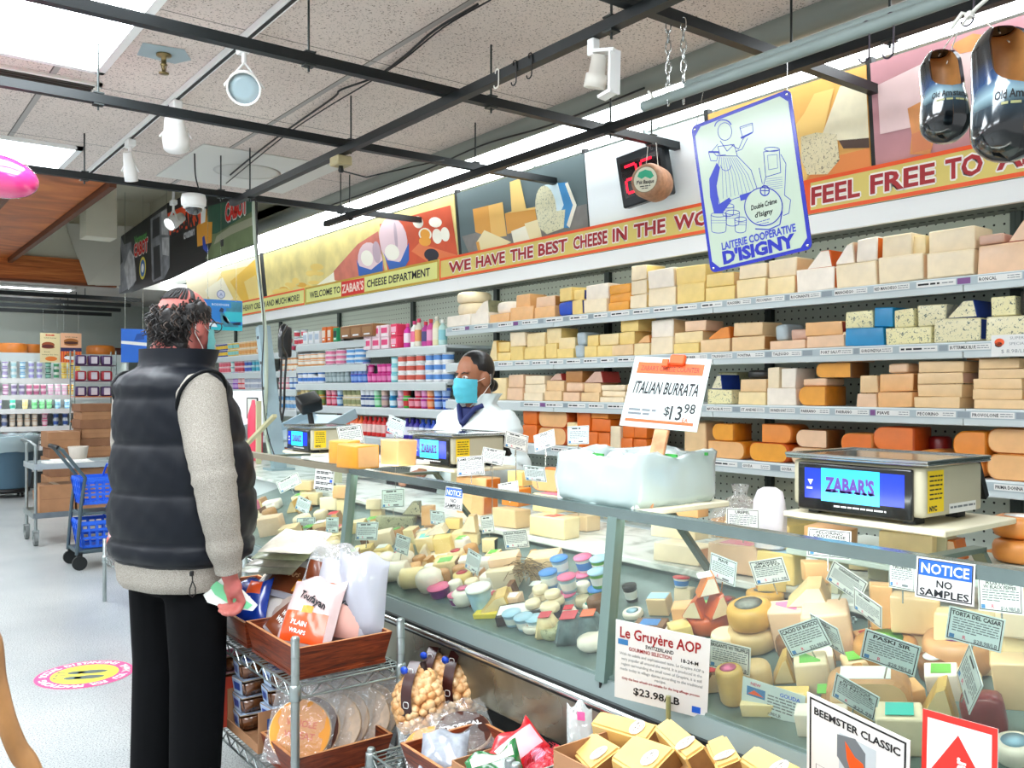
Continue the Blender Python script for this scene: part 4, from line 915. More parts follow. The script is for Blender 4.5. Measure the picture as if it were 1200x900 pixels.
for z, h, lay, rows in ((1.557, .08, 3, (('a890d0', 'efeaf6', -10, 11, 'lilac'), ('e8f0f2', 'b0d8e0', 11, 21, 'white'), ('78b8e0', 'd8ecf8', 21, 32, 'light blue'), ('d8dcec', 'a8a0d8', 32, 51, 'pale lavender'), ('2f6a58', '8fc0b0', 51, 62, 'dark green'), ('e0e6e0', '4a9a70', 62, 70, 'green and white'), ('f6c63a', 'f8dc80', 71, 95, 'yellow'))),
                     (1.32, .08, 2, (('b06aa0', 'f4d8ec', -10, 12, 'plum'), ('d8d0e4', '8f7fa8', 12, 30, 'greyish'), ('e8c0d0', 'c06a90', 30, 55, 'rose'), ('f4b8dc', 'f8e0ee', 55, 80, 'bright pink'), ('f0a830', 'f4d890', 80, 86, 'amber'))),
                     (1.125, .075, 2, (('e0d8f0', 'b8a8e0', -10, 7, 'pale violet'), ('bfe6dc', '4ab8a0', 7, 23, 'teal'), ('e8c06a', 'f0dca8', 23, 36, 'gold'), ('2fc85a', 'a8f0b8', 36, 62, 'vivid green'), ('5aa8d8', 'c0e4f4', 62, 84, 'azure'))),
                     (.875, .1, 2, (('e8e4ea', '6f7fa8', -10, 10, 'white and slate'), ('e4c8a8', 'f4e8d8', 10, 45, 'beige'), ('f07aa0', 'f8d0dc', 45, 60, 'hot pink'), ('dfe8f4', '3f5fa8', 60, 82, 'blue-lettered'))),
                     (.6, .1, 2, (('e04a2a', 'f4c0a8', -10, 12, 'red'), ('f0f0f0', 'c8a8c8', 12, 42, 'off-white'), ('2a3430', 'e8eae4', 42, 66, 'black and white')))):
 for a, c, p0, p1, de in rows:
  frun('dairy_cup', de + ' cup in the far dairy case, %s shelf' % {1.557: 'upper', 1.32: 'second', 1.125: 'third', .875: 'fourth', .6: 'fifth'}[z], 'yogurt', fcup(a, c, h=h), .086, h, p0, p1, z, lay)
for k, (a, z) in enumerate((('4a2a5a', 1.72), ('c8283a', 1.555), ('4f2f60', 1.39))):
 pass
# ------------------------------------------------------------------ glass display case
CY0, CY1 = .15, 5.0
t = thing('display_case', 'long stainless and glass cheese display case running down the shop', 'display case', (1.95, 2.5, 0)); ctr = Vector((1.95, 2.5, 0))
def cpart(name, m, mats, parent=t):
 m.v = [(p[0] - ctr.x, p[1] - ctr.y, p[2]) for p in m.v]; return m.build(name, mats, parent)
L_ = CY1 - CY0; YC = (CY0 + CY1) / 2
m = MB(); m.box((2.08, YC, .23), (.64, L_, .46), 0, .004); cpart('base', m, mat('171a19', .6))
m = MB(); m.box((1.585, YC, .545), (.03, L_, .19), 0, .004); m.box((1.95, YC, .6), (.74, L_, .05)); cpart('front_panel', m, M_STAINLESS)
m = MB(); m.add([(1.53, CY0, .615), (1.53, CY1, .615), (1.553, CY1, .683), (1.553, CY0, .683), (1.585, CY0, .683), (1.585, CY1, .683), (1.6, CY1, .615), (1.6, CY0, .615)], [(0, 3, 2, 1), (3, 4, 5, 2), (4, 7, 6, 5), (0, 1, 6, 7), (0, 7, 4, 3), (1, 2, 5, 6)])
bump = cpart('bumper_ledge', m, mat('8b9a98', .35, metal=.6))
m = MB(); m.tube([(1.526, CY0, .624), (1.526, CY1, .624)], .011, 10); cpart('chrome_trim', m, M_CHROME)
m = MB(); m.box((1.53, YC, .639), (.012, L_, .006)); m.box((1.53, YC, .61), (.014, L_, .005)); cpart('gasket', m, M_BLACK)
for y in (1.68, 3.158):
 m = MB(); m.box((1.548, y + .003, .65), (.006, .006, .07), 0); cpart('ledge_joint', m, M_BLACK)
m = MB(); s0, s1 = 1.56, 2.06
zd = lambda x: .222 + .3 * x
m.add([(s0, CY0, zd(s0)), (s1, CY0, zd(s1)), (s1, CY1, zd(s1)), (s0, CY1, zd(s0)), (s0, CY0, .63), (s1, CY0, .63), (s1, CY1, .63), (s0, CY1, .63)], [(0, 1, 2, 3), (0, 3, 7, 4), (1, 5, 6, 2), (0, 4, 5, 1), (3, 2, 6, 7)])
cpart('deck', m, mat('72857f', .35, metal=.2, noise=.25, scale=14))
m = MB(); m.box((2.27, YC, .8), (.4, L_, .12), 1); m.box((2.265, YC, .865), (.45, L_, .022), 0, .004); cpart('rear_shelf', m, [M_MARBLE, mat('6d807c', .5)])
m = MB(); m.box((2.1, .98 + .0, .8), (.004, .22, .06))
for k in range(9): m.box((2.035, 1.28 + .025 * k, .805), (.006, .006, .085))
for k in range(4): m.box((2.035, 1.38, .77 + k * .024), (.006, .22, .005))
cpart('vent_grid', m, mat('b9cdca', .4))
m = MB(); m.bar((1.6, CY0, 1.1), (1.6, 3.16, 1.1), .03, .026); cpart('top_rail', m, M_RAILSTEEL)
m = MB(); m.bar((1.6, 3.16, 1.1), (1.6, CY1, 1.1), .03, .026); cpart('top_rail', m, M_TANRAIL)
for y in (.2, 1.68, 3.158, 4.6):
 m = MB(); m.bar((1.555, y, .675), (1.6, y, 1.09), .03, .034); cpart('post', m, mat('7f9690', .35, metal=.55))
for y in (.9, 1.77, 3.0, 4.2):
 m = MB(); m.bar((1.88, y, 1.085), (2.07, y, .872), .028, .012); m.bar((1.6, y, 1.092), (1.89, y, 1.088), .028, .01); cpart('brace', m, mat('5f6c60', .4, metal=.6))
m = MB(); m.tube([(1.633, CY0 + .05, 1.0945), (1.633, CY1 - .05, 1.0945)], .007, 8); cpart('added_case_fill', m, mat('fbfff6', .5, emit=15))  # unseen glowing tube added behind the rail to lighten the case interior
for y0, y1 in ((.22, 1.66), (1.7, 3.14), (3.178, 4.58)):
 m = MB(); m.add([(1.562, y0, .682), (1.562, y1, .682), (1.604, y1, 1.088), (1.604, y0, 1.088)], [(0, 3, 2, 1)]); cpart('glass_panel', m, M_GLASS)
t = thing('back_counter', 'white work counter behind the case at the far end, by the grey post', 'counter', (2.45, 6.0, 0))
m = MB(); m.box((0, 0, .43), (.7, 1.9, .86), 0, .005); m.build('cabinet', mat('d6dcdc', .5), t); m = MB(); m.box((0, 0, .868), (.78, 1.96, .018), 0, .003); m.build('worktop', M_MARBLE, t)
# ------------------------------------------------------------------ cards and signs
_pr = random.Random(21)
def card(name, label, cat, pose, els, base=None, th=.0014, border=True, group=None, clip=True):
 X, Y, Z, yaw, lean, roll, W, H = pose
 base = base or M_CARD
 Mx = face_at(X, Y, Z, yaw, lean, roll)
 m = MB(); m.box((0, 0, -th / 2), (W, H, th)); b = m.mesh(name, base); o = bpy.data.objects.new(name, b); C.objects.link(o); o.matrix_world = Mx; tag(o, label, cat, group)
 m = MB(); mats = [M_INK, M_INKGREY, M_INKPINK, M_NBLUE, M_WHITE, M_DKRED, M_ORANGE, M_RED, mat('3a7fb8', .5), mat('c3ced2', .5)]
 if border:
  e = .03 * W; q = .018 * W
  for a in ((-W / 2 + e, -H / 2 + e, W / 2 - e, -H / 2 + e + q), (-W / 2 + e, H / 2 - e - q, W / 2 - e, H / 2 - e), (-W / 2 + e, -H / 2 + e, -W / 2 + e + q, H / 2 - e), (W / 2 - e - q, -H / 2 + e, W / 2 - e, H / 2 - e)):
   m.flat([(a[0], a[1]), (a[2], a[1]), (a[2], a[3]), (a[0], a[3])], 0, None, .0004)
 for e in els:
  k = e[0]
  if k == 't': m.text(e[1], e[2] * W, e[3] * H, e[4] * H, e[5], None, .0008, (e[6] * W) if len(e) > 6 and e[6] else None, 'c', e[7] if len(e) > 7 else .02, 2, e[8] if len(e) > 8 else 0)
  elif k == 'l':
   for i in range(e[5]): m.lines(e[1] * W, e[2] * W, (e[3] - i * e[4]) * H, e[6] * H, e[7], None, .0006, _pr, 1 if i < e[5] - 1 else _pr.uniform(.5, .9))
  elif k == 'r': m.flat([(e[1] * W, e[2] * H), (e[3] * W, e[2] * H), (e[3] * W, e[4] * H), (e[1] * W, e[4] * H)], e[5], None, e[6] if len(e) > 6 else .0005)
  elif k == 'p': m.flat([(x * W, y * H) for x, y in e[1]], e[2], None, e[3] if len(e) > 3 else .0006)
  elif k == 'c': m.disc(e[1] * W, e[2] * H, e[3] * W, e[4] * H, e[5], None, e[6] if len(e) > 6 else .0006)
 if m.v: m.build('printing', mats, o)
 if clip:
  m = MB(); m.tube([(0, -H / 2 + .008, -.003), (0, -H / 2 - .03, -.004)], .0018, 6); m.tube([(-.006, -H / 2 + .006, -.003), (.006, -H / 2 + .006, -.003)], .003, 6); m.build('clip', M_CHROME, o)
  if X > 2.04:
   p = Mx @ Vector((0, -H / 2 + .01, -.004)); I = Mx.inverted(); m = MB(); m.tube([I @ p, I @ Vector((p.x, p.y, .879))], .0018, 6); m.build('stake', M_CHROME, o)
 return o
def price(title, two=None, price_t=None):
 e = []
 if title:
  if two: e += [('t', title, 0, .36, .1, 0, .62), ('t', two, 0, .24, .1, 0, .75)]
  else: e.append(('t', title, 0, .34, .12, 0, min(.88, .075 * len(title)), .03))
 else: e.append(('l', -.3, .3, .36, .1, 1, .07, 0))
 e += [('l', -.4, .42, .14 if two else .2, .075, 5 if two else 6, .032, 1), ('r', -.43, -.42, -.34, -.3, 8), ('t', 'R', -.16, -.33, .11, 2), ('t', price_t, .22, -.36, .11, 1, .42) if price_t else ('l', .02, .42, -.36, .1, 1, .08, 1)]
 return e
POSE = {
'burrata':(1.77,1.672,1.408,0.33,-0.37,-0.06,0.226,0.203),'isigny':(2.4,1.889,2.090,0.12,0.07,0.11,0.377,0.512),'gruyere':(1.5,1.429,0.780,0.46,0.20,-0.09,0.220,0.198),
'notice_r':(1.575,0.812,1.077,0.11,-0.09,-0.01,0.101,0.073),'notice_l':(1.575,2.404,1.067,0.22,-0.10,-0.03,0.078,0.071),'beemster':(1.46,0.916,0.708,-0.08,0.13,-0.11,0.211,0.270),'arrow':(1.44,0.721,0.79,-0.30,-0.15,0.12,0.149,0.19),
'crotonese':(1.8,1.194,1.067,0.61,-0.3,-0.05,0.093,0.065),'torta':(1.66,0.800,0.980,0.29,0.07,-0.14,0.093,0.063),'rustico':(1.8,0.819,1.018,-0.17,-0.11,0.11,0.092,0.065),'paski':(1.68,0.977,0.892,0.32,0.29,-0.23,0.105,0.071),
'bosco':(1.72,1.203,0.865,0.35,0.12,0.46,0.099,0.067),'behind_bosco':(1.75,1.166,0.876,-0.39,0.37,-0.11,0.100,0.068),'sardegna':(1.82,1.163,0.984,0.03,0.27,-0.51,0.088,0.060),'nextsard':(1.78,1.087,0.945,-0.34,0.28,-0.33,0.085,0.058),
'buffalo':(1.85,1.396,0.965,0.26,0.16,0.27,0.092,0.062),'lefttop':(1.85,1.542,0.946,-0.11,-0.01,-0.12,0.096,0.065),'urepel':(1.95,1.557,1.064,0.38,-0.01,0.01,0.090,0.063),'tomino':(1.85,1.048,1.014,-0.27,-0.09,0.07,0.073,0.062),
'brigante':(1.625,1.336,0.806,0.34,0.10,-0.07,0.099,0.067),'newcard':(1.61,1.206,0.745,0.25,0.1,-0.11,0.140,0.070),'foglie':(1.62,1.016,0.805,0.05,0.31,-0.34,0.092,0.063),'folded':(1.66,0.81,0.886,-0.79,0.01,-0.74,0.086,0.103),
'c24':(1.9,2.503,0.891,0.52,0.12,0.15,0.092,0.064),'c25':(1.95,2.745,0.909,0.09,0.00,0.18,0.073,0.066),'c26':(1.85,3.285,0.961,0.46,-0.17,0.11,0.114,0.079),'c27':(1.7,3.231,0.845,0.50,-0.25,0.07,0.103,0.072),'c28':(1.68,2.914,0.838,0.06,-0.16,-0.07,0.096,0.067),
'c29':(1.9,3.018,0.906,0.33,0.13,-0.03,0.073,0.058),'c31':(1.75,2.550,0.822,-0.04,-0.12,-0.16,0.089,0.071),'c32':(1.72,3.862,0.790,0.56,-0.12,0.09,0.101,0.071),'c33':(1.72,3.589,0.825,0.23,-0.12,0.10,0.083,0.066),'c34':(1.57,3.35,1.05,0.4,-0.10,-0.04,0.102,0.082),
'c35':(1.8,4.075,0.855,0.34,-0.14,-0.25,0.096,0.068),'c36':(1.8,4.246,0.948,0.80,-0.35,0.51,0.117,0.064),'c37':(2.1,4.167,1.178,0.57,0.19,0.13,0.147,0.103),'c38':(2.2,3.875,1.233,0.31,0.05,-0.28,0.113,0.085),'c39':(1.95,2.858,1.121,0.72,-0.20,0.09,0.107,0.075),
'c40':(2.05,2.849,1.154,0.52,-0.19,-0.14,0.098,0.059),'c41':(2.2,2.896,1.204,0.47,0.24,-0.22,0.103,0.072),'c42':(2.2,2.714,1.217,0.26,-0.29,0.32,0.097,0.068),'c43':(2.25,2.572,1.242,0.45,-0.16,0.06,0.087,0.070),'c44':(1.98,2.496,1.116,0.31,0.32,-0.03,0.090,0.058),'c45':(1.9,2.547,1.066,0.53,-0.27,0.21,0.076,0.042),'special':(3.67,1.632,1.588,0.03,0.00,-0.00,0.142,0.085)}
for key, ti, two, pr, base, lab in (
 ('crotonese', 'PECORINO', 'CROTONESE', '$15.98/LB', None, 'white price card reading PECORINO CROTONESE behind the chrome rail under the scale'),
 ('torta', 'TORTA DEL CASAR', None, '$28.98/LB', M_CARDBLUE, 'price card reading TORTA DEL CASAR inside the glass below the notice'),
 ('rustico', 'RUSTICO', 'W/ BLACK PEPPER', '$16.98/LB', None, 'price card reading RUSTICO W/ BLACK PEPPER at the right edge'),
 ('paski', 'PASKI SIR', None, '$28.98/LB', M_CARDBLUE, 'price card reading PASKI SIR standing on a pale cheese'),
 ('bosco', 'CACIO DI BOSCO', None, '$26.98/LB', M_CARDBLUE, 'tilted price card reading CACIO DI BOSCO in the case'),
 ('behind_bosco', 'DRESDA', None, None, M_CARDBLUE, 'greenish price card tucked behind the CACIO DI BOSCO card'),
 ('sardegna', 'SARDEGNA', None, '$18.98', None, 'steeply tilted price card reading SARDEGNA'),
 ('nextsard', None, None, None, None, 'tilted price card just in front of the SARDEGNA card'),
 ('buffalo', 'SMOKED', 'BRAYTO', '$21.98', None, 'price card leaning on a yellow block above the yellow wheels'),
 ('lefttop', 'PIAVE', None, None, M_CARDBLUE, 'price card behind the orange-rind wedges beside the brace'),
 ('urepel', 'UREPEL', None, '$19.98', None, 'price card reading UREPEL in front of the clear-bagged cheese'),
 ('tomino', 'PECORINO', 'TRUFFLE', None, None, 'price card half hidden behind the right NOTICE sign'),
 ('brigante', 'BRIGANTE W/ TRUFFLE', None, '$15.98/LB', None, 'price card reading BRIGANTE W/ TRUFFLE beside the large gruyere sign'),
 ('foglie', 'PECORINO FOGLIE', 'DI NOCE', '$22.98', M_CARDBLUE, 'price card reading PECORINO FOGLIE DI NOCE above the BEEMSTER sign'),
 ('folded', None, None, None, M_CARDBLUE, 'price card turned on edge above the red arrow sign'),
 ('c24', 'GRANA PADANO', None, '$11.98', None, 'white price card standing before the marble shelf left of the bin'),
 ('c25', None, None, None, None, 'small price card under the orange cheeses at the case centre'),
 ('c26', None, None, None, M_CARDBLUE, 'greenish price card above the marbled blue cheese'),
 ('c27', None, None, None, M_CARDBLUE, 'greenish price card right of the left glass post'),
 ('c28', None, None, None, M_CARDBLUE, 'small pale card leaning beside the white tray of blocks'),
 ('c29', None, None, None, M_CARDBLUE, 'small price card beside the small NOTICE sign'),
 ('c31', None, None, None, M_CARDBLUE, 'leaning price card left of the ribbed ivory block'),
 ('c32', 'GOAT', None, None, M_CARDBLUE, 'price card behind the bread bags, low in the case'),
 ('c33', None, None, None, M_CARDBLUE, 'price card just left of the left glass post'),
 ('c35', None, None, None, M_CARDBLUE, 'slanted greenish card above the bread bags'),
 ('c36', None, None, None, None, 'strongly slanted white card behind the glass by the man'),
 ('c37', 'MONTGOMERY', None, '$34.98/LB', None, 'large price card standing behind the stacked cheddar blocks'),
 ('c38', None, None, None, M_CARDBLUE, 'tilted price card in front of the red drink bottles'),
 ('c39', 'LAMB CHOPPER', None, '$24.98/LB', None, 'white price card in front of the middle scale'),
 ('c40', None, None, None, None, 'price card with a small picture right of the middle scale'),
 ('c41', None, None, None, None, "tilted price card in front of the employee's sleeve"),
 ('c42', 'GOUDA', None, None, None, 'price card right of the employee, in front of orange cheeses'),
 ('c43', None, None, None, M_CARDBLUE, 'grey-blue price card in front of the stacked orange blocks'),
 ('c44', None, None, None, M_CARDBLUE, 'grey-blue price card on the pink-labelled block left of the bin'),
 ('c45', None, None, None, None, 'small white card lying on cheese above the rail left of the bin')):
 card('price_card', lab, 'price card', POSE[key], price(ti, two, pr), base, group='cheese price cards')
card('price_card', 'wide blue-tinted card with a wedge picture right of the gruyere sign', 'price card', POSE['newcard'],
     [('r', -.42, -.05, -.12, .25, 8), ('p', [(-.4, .0), (-.14, .02), (-.3, .16)], 6), ('t', 'GOUDA', .27, .3, .12, 3), ('t', 'NEW', -.28, .36, .1, 2), ('l', -.08, .44, .16, .1, 5, .04, 1), ('t', '$19.98/LB', 0, -.4, .1, 1)], M_CARDBLUE, border=False, group='cheese price cards')
card('price_sheet', 'printed sheet of small lines hung over the rail at the left post', 'sign', POSE['c34'], [('l', -.42, .44, .38 - k * .26, .07, 2, .045, 0) for k in range(4)] + [('r', .3, -.1, .42, .04, 3)], None, border=False, clip=False)
NOT = [('r', -.45, .06, .45, .44, 3), ('t', 'NOTICE', 0, .25, .24, 4, .82, .02), ('t', 'NO', 0, -.1, .17, 0, None, .02), ('t', 'SAMPLES', 0, -.33, .17, 0, .84, .02)]
card('notice_sign', 'blue and white NOTICE NO SAMPLES sign on the rail at right', 'sign', POSE['notice_r'], NOT, M_PAPER, clip=False)
card('notice_sign', 'smaller blue and white NOTICE NO SAMPLES sign at the middle of the rail', 'sign', POSE['notice_l'], NOT, M_PAPER, clip=False)
card('price_sign', 'big white sign reading Le Gruyere AOP taped to the glass front', 'sign', POSE['gruyere'],
     [('t', 'Le Gruyère AOP', -.02, .36, .13, 5, .86, .02), ('t', 'SWITZERLAND', -.02, .235, .045, 0, .3), ('t', 'GOURMINO SELECTION', -.12, .165, .045, 5, .46), ('t', '18-24-M', .3, .165, .045, 0, .18), ('r', -.47, .2, -.36, .27, 8),
      ('t', 'With its subtle and sophisticated taste, Le Gruyère AOP is', 0, .09, .036, 1, .9, 0), ('t', 'very popular all around the world. It is produced in the', 0, .025, .036, 1, .86, 0), ('t', 'region surrounding the small town of Gruyère, it is still', 0, -.04, .036, 1, .86, 0), ('t', 'made today in village dairies according to the traditional', 0, -.105, .036, 1, .88, 0), ('t', 'recipe.', 0, -.16, .036, 1, .12, 0),
      ('t', 'Only the best wheels are suitable for the long affinage process.', 0, -.225, .03, 5, .84), ('t', '$23.98/LB', -.04, -.36, .09, 0, .5, .02), ('r', .34, -.45, .43, -.37, 3)], M_PAPER, border=False, clip=False)
card('price_sign', 'white sign reading BEEMSTER CLASSIC with a double black border at the bottom', 'sign', POSE['beemster'],
     [('t', 'BEEMSTER CLASSIC', 0, .39, .052, 0, .84, .03), ('r', -.16, .04, .2, .32, 9), ('p', [(-.18, .3), (.0, .33), (.1, .26), (.1, .1), (-.1, .08), (-.18, .14)], 1), ('p', [(-.1, .28), (.0, .2), (.08, .18), (.1, .12), (.04, .07), (-.05, .1), (-.08, .16)], 6, .001), ('p', [(.04, .06), (.16, .1), (.2, .06), (.17, -.02), (.06, -.03), (.03, .02)], 6, .0012), ('r', .1, -.06, .2, -.02, 0),
      ('r', -.4, -.002, -.0, .0, 0), ('r', -.4, -.4, -.395, 0, 0), ('l', -.37, .2, -.05, .04, 8, .016, 1), ('t', '$17.98/LB', 0, -.42, .06, 0)], M_PAPER, clip=False)
_sign = card('direction_sign', 'red-bordered white sign with a red up arrow in the corner', 'sign', POSE['arrow'],
     [('r', -.5, .44, .5, .5, 7), ('r', -.5, -.5, .5, -.44, 7), ('r', -.5, -.44, -.43, .44, 7), ('r', .43, -.44, .5, .44, 7), ('p', [(-.36, .02), (-.2, .02), (-.2, -.4), (.2, -.4), (.2, .02), (.36, .02), (0, .36)], 7)], M_PAPER, border=False, clip=False)
a = _sign; m = MB(); m.text('Dispenser', 0, 0, .024, 0, RZ(PI / 2) , .0014, .1, 'c', .03); m.build('lettering', M_WHITE, a, (.004, -.015, 0))
m = MB()
for k, (x, y) in enumerate(((1.475, 1.43), (1.475, .9), (1.455, .73))):
 pass
card('price_sign', 'handwritten SUPER SPECIAL price sign hung on the second cheese shelf', 'sign', POSE['special'], [('c', -.28, .16, .13, .18, 6), ('c', -.3, .05, .1, .12, 0), ('t', 'SUPER', .18, .34, .13, 1, .36, -.01), ('t', 'SPECIAL', .2, .08, .13, 1, .44, -.01), ('t', '$ 8.98/LB', .1, -.26, .17, 1, .66, -.01)], M_PAPER, border=False, clip=False)
o = card('price_sign', 'white and orange sign reading ITALIAN BURRATA $13.98 above the plastic bin', 'sign', POSE['burrata'],
     [('r', -.43, .26, .43, .42, 6), ('t', "ZABAR'S CHEESE COUNTER", 0, .335, .07, 0, .76, -.005), ('t', 'ITALIAN BURRATA', 0, .06, .17, 0, .84, .02, .1), ('t', '$', .08, -.25, .12, 0, None, .01), ('t', '13', .2, -.27, .19, 0, .15, .01), ('t', '98', .36, -.2, .13, 0, .14, .01), ('t', 'EA', .33, -.36, .05, 6), ('l', -.42, -.06, -.26, .055, 2, .03, 1), ('r', -.44, -.43, .44, -.39, 6)], mat('c4d0cc', .3, coat=.4), th=.003, border=False, clip=False)
W, H = POSE['burrata'][6:]
m = MB(); m.box((.02, H / 2 - .008, .006), (.045, .03, .012), 0, .004); m.box((-.012, H / 2 - .02, .012), (.02, .022, .006), 0, .002); m.build('clip', M_ORANGE, o)
m = MB(); m.box((0.012, -.19, -.009), (.042, .3, .012), 0, .003); m.build('wooden_paddle', M_PALEWOOD, o)
t = thing('ice_bin', 'square white plastic-lined bin holding the ITALIAN BURRATA sign', 'bin', (1.77, 1.785, 1.113))
m = MB(); w, hh = .15, .125
for a in (((-w, 0, hh / 2), (.008, 2 * w, hh)), ((w, 0, hh / 2), (.008, 2 * w, hh)), ((0, -w, hh / 2), (2 * w, .008, hh)), ((0, w, hh / 2), (2 * w, .008, hh)), ((0, 0, .004), (2 * w, 2 * w, .008))): m.box(*a)
m.build('tub', mat('e6eeec', .4), t)
m = MB(); N = 56; rr = random.Random(3); P = []
for lev, (z, s) in enumerate(((-.0, 1.05), (.02, 1.1), (.06, 1.11), (.1, 1.1), (.128, 1.1), (.136, 1.05), (.126, .96), (.1, .93))):
 row = []
 for k in range(N):
  q = 2 * PI * k / N; c, s_ = math.cos(q), math.sin(q); f = 1 / max(abs(c), abs(s_)); f = min(f, 1.33)
  wob = rr.uniform(-.003, .003) + .004 * math.sin(7 * q + z * 60)
  row.append((c * f * (w * s) + c * wob, s_ * f * (w * s) + s_ * wob, z + rr.uniform(-.003, .003) + (.008 * math.sin(5 * q) if lev in (4, 5) else 0)))
 P.append(row)
m.grid(P, 0, True, True); m.f.append(list(range(N))[::-1]); m.m.append(0); m.sm.append(False)
m.build('plastic_liner', mat('bccbc8', .25, coat=.6, bump=.25, scale=26), t)
m = MB()
for k in range(14):
 q = rr.uniform(0, 6.28); m.ell((rr.uniform(-.1, .1), rr.uniform(-.1, .1), .085 + rr.uniform(0, .02)), (.03, .03, .025), 0, None, 10, 6)
m.box((0, 0, .045), (.28, .28, .08)); m.build('ice', mat('dfeef0', .2, coat=.5), t)
for k, (x, y, a) in enumerate(((-.155, -.02, .3), (-.155, .1, -.3), (-.02, -.155, 1.2), (.1, -.155, 1.5))):
 m = MB(); m.box((x, y, .13), (.006, .04, .008), 0, 0, None); m.build('green_leaf_print', mat('3fa84a', .4), t)
def board(label, x0, x1, y0, y1, z, m_=M_MARBLE, legs=()):
 t = thing('cutting_board', label, 'board', ((x0 + x1) / 2, (y0 + y1) / 2, z - .016)); m = MB(); m.box((0, 0, .008), (x1 - x0, y1 - y0, .015), 0, .003); m.build('top', m_, t)
 for x, y, zz in legs: m = MB(); m.box((x, y, (zz - z + .016) / 2), (.05, .06, z - .017 - zz)); m.build('support', mat('c3bf9f', .5), t)
 return t
M_BOARD = mat('e6dfc3', .45)
board('pale board under the plastic-lined bin on the rail', 1.59, 1.95, 1.6, 1.96, 1.1125 + .0, M_BOARD)
board('white marble board on the left part of the rail, under cheddar blocks', 1.59, 1.9, 3.07, 3.62, 1.13)
board('cream board carrying the large scale at right', 1.98, 2.33, 1.02, 1.45, 1.10, M_BOARD, ((0.1, -.06, .987),))
board('long pale riser on the marble under the large scale', 2.06, 2.44, .3, 1.5, .986, mat('c6d2c8', .5), ((-.12, -.5, .877), (.12, -.5, .877), (-.12, .5, .877), (.12, .5, .877)))
board('cream board carrying the middle scale', 2.13, 2.47, 3.25, 3.68, 1.068, M_BOARD, ((0, 0, .877),))
board('cream board carrying the farthest scale', 2.13, 2.47, 4.7, 5.12, 1.05, M_BOARD, ((0, -.16, .877),))
# ------------------------------------------------------------------ scales
def scale(label, x, y, z, k=1.0):
 t = thing('deli_scale', label, 'scale', (x, y, z)); w, d, h = .355, .275, .118
 m = MB(); m.box((d / 2, 0, .018 + h / 2), (d, w, h - .0), 0, .012, None, 2); m.build('body', mat('b9b39a', .45), t)
 m = MB(); m.box((-.004, .002, .07), (.014, w * .87, .122), 0, .006, None, 2); m.build('front_bezel', mat('0b0c0e', .2, coat=.5), t)
 for yy in (-.13, .13):
  for xx in (.04, d - .04): m = MB(); m.box((xx, yy, .012), (.04, .03, .024)); m.build('foot', M_BLACK, t)
 Mx = T(-.0116, 0, 0) @ FACE
 m = MB(); sw = w * .76
 m.flat([(-sw / 2, .04), (sw / 2, .04), (sw / 2, .117), (-sw / 2, .117)], 0, Mx, 0); m.flat([(-sw * .32, .036), (sw * .27, .036), (sw * .27, .119), (-sw * .32, .119)], 1, Mx, .0006)
 s = m.build('screen', [mat('1230b8', .2, emit=.55), mat('2fc2f2', .2, emit=.62)], t)
 m = MB(); m.text("ZABAR'S", -.008, .079, .034, 0, Mx, .0012, .135, 'c', .05)
 for i in range(7): m.flat([(-.073 + i * .0196, .0605), (-.073 + i * .0196 + .016, .0605), (-.073 + i * .0196 + .016, .0655), (-.073 + i * .0196, .0655)], 0, Mx, .0012)
 m.flat([(-.125, .088), (-.117, .074), (-.109, .088)], 1, Mx, .0012); m.lines(-.128, -.106, .066, .005, 1, Mx, .0012, _pr); m.lines(-.05, .09, .026, .004, 1, Mx, .0012, _pr)
 m.build('lettering', [mat('5a3a9c', .4), M_WHITE], s)
 m = MB(); m.box((d / 2, 0, .143), (d + .03, w + .03, .008), 0, .003); m.box((d / 2, 0, .1485), (d - .0, w - .0, .003), 1)
 for a in ((-.012, 0, .01, w + .03), (d + .012, 0, .01, w + .03)): m.box((a[0], a[1], .15), (a[2], a[3], .008), 0, .002)
 for yy in (-w / 2 - .01, w / 2 + .01): m.box((d / 2, yy, .15), (d + .02, .01, .008), 0, .002)
 m.box((d / 2, 0, .1345), (d * .6, w * .6, .012), 2)
 m.build('platter', [M_CHROME, mat('3d4a4b', .12, metal=.6, coat=.6, noise=.3, scale=14), M_BLACK], t)
 m = MB(); m.prism([(d + .0, .15), (d + .05, .05), (d + .035, .04), (d - .015, .14)], w * .96, 0, T(0, w * .48, 0) @ RX(PI / 2)); m.build('display_hood', M_BLACK, t)
 Ms = T(0, -w / 2 - .0008, 0) @ RX(PI / 2)
 m = MB(); m.flat([(.012, .03), (.085, .03), (.085, .128), (.012, .128)], 0, Ms, 0)
 st = m.build('sticker', mat('f2cf1f', .45), t)
 m = MB()
 for i in range(6): m.lines(.02, .078, .115 - i * .0105, .0035, 0, Ms, .0005, _pr)
 m.text('NYC', .036, .04, .011, 0, Ms, .0005, .034, 'c', .06); m.build('printing', M_INK, st)
 m = MB(); m.flat([(.11, .022), (.24, .022), (.24, .045), (.11, .045)], 0, Ms, .0); m.lines(.115, .235, .036, .005, 1, Ms, .0004, _pr); m.build('rating_label', [M_PAPER, M_INKGREY], t)
 return t
scale("large deli scale with a ZABAR'S screen on the cream board at right", 2.0, 1.255, 1.1)
scale('deli scale in front of the employee at the counter middle', 2.15, 3.46, 1.068)
scale('farthest deli scale, beside the grey post', 2.15, 4.92, 1.05)
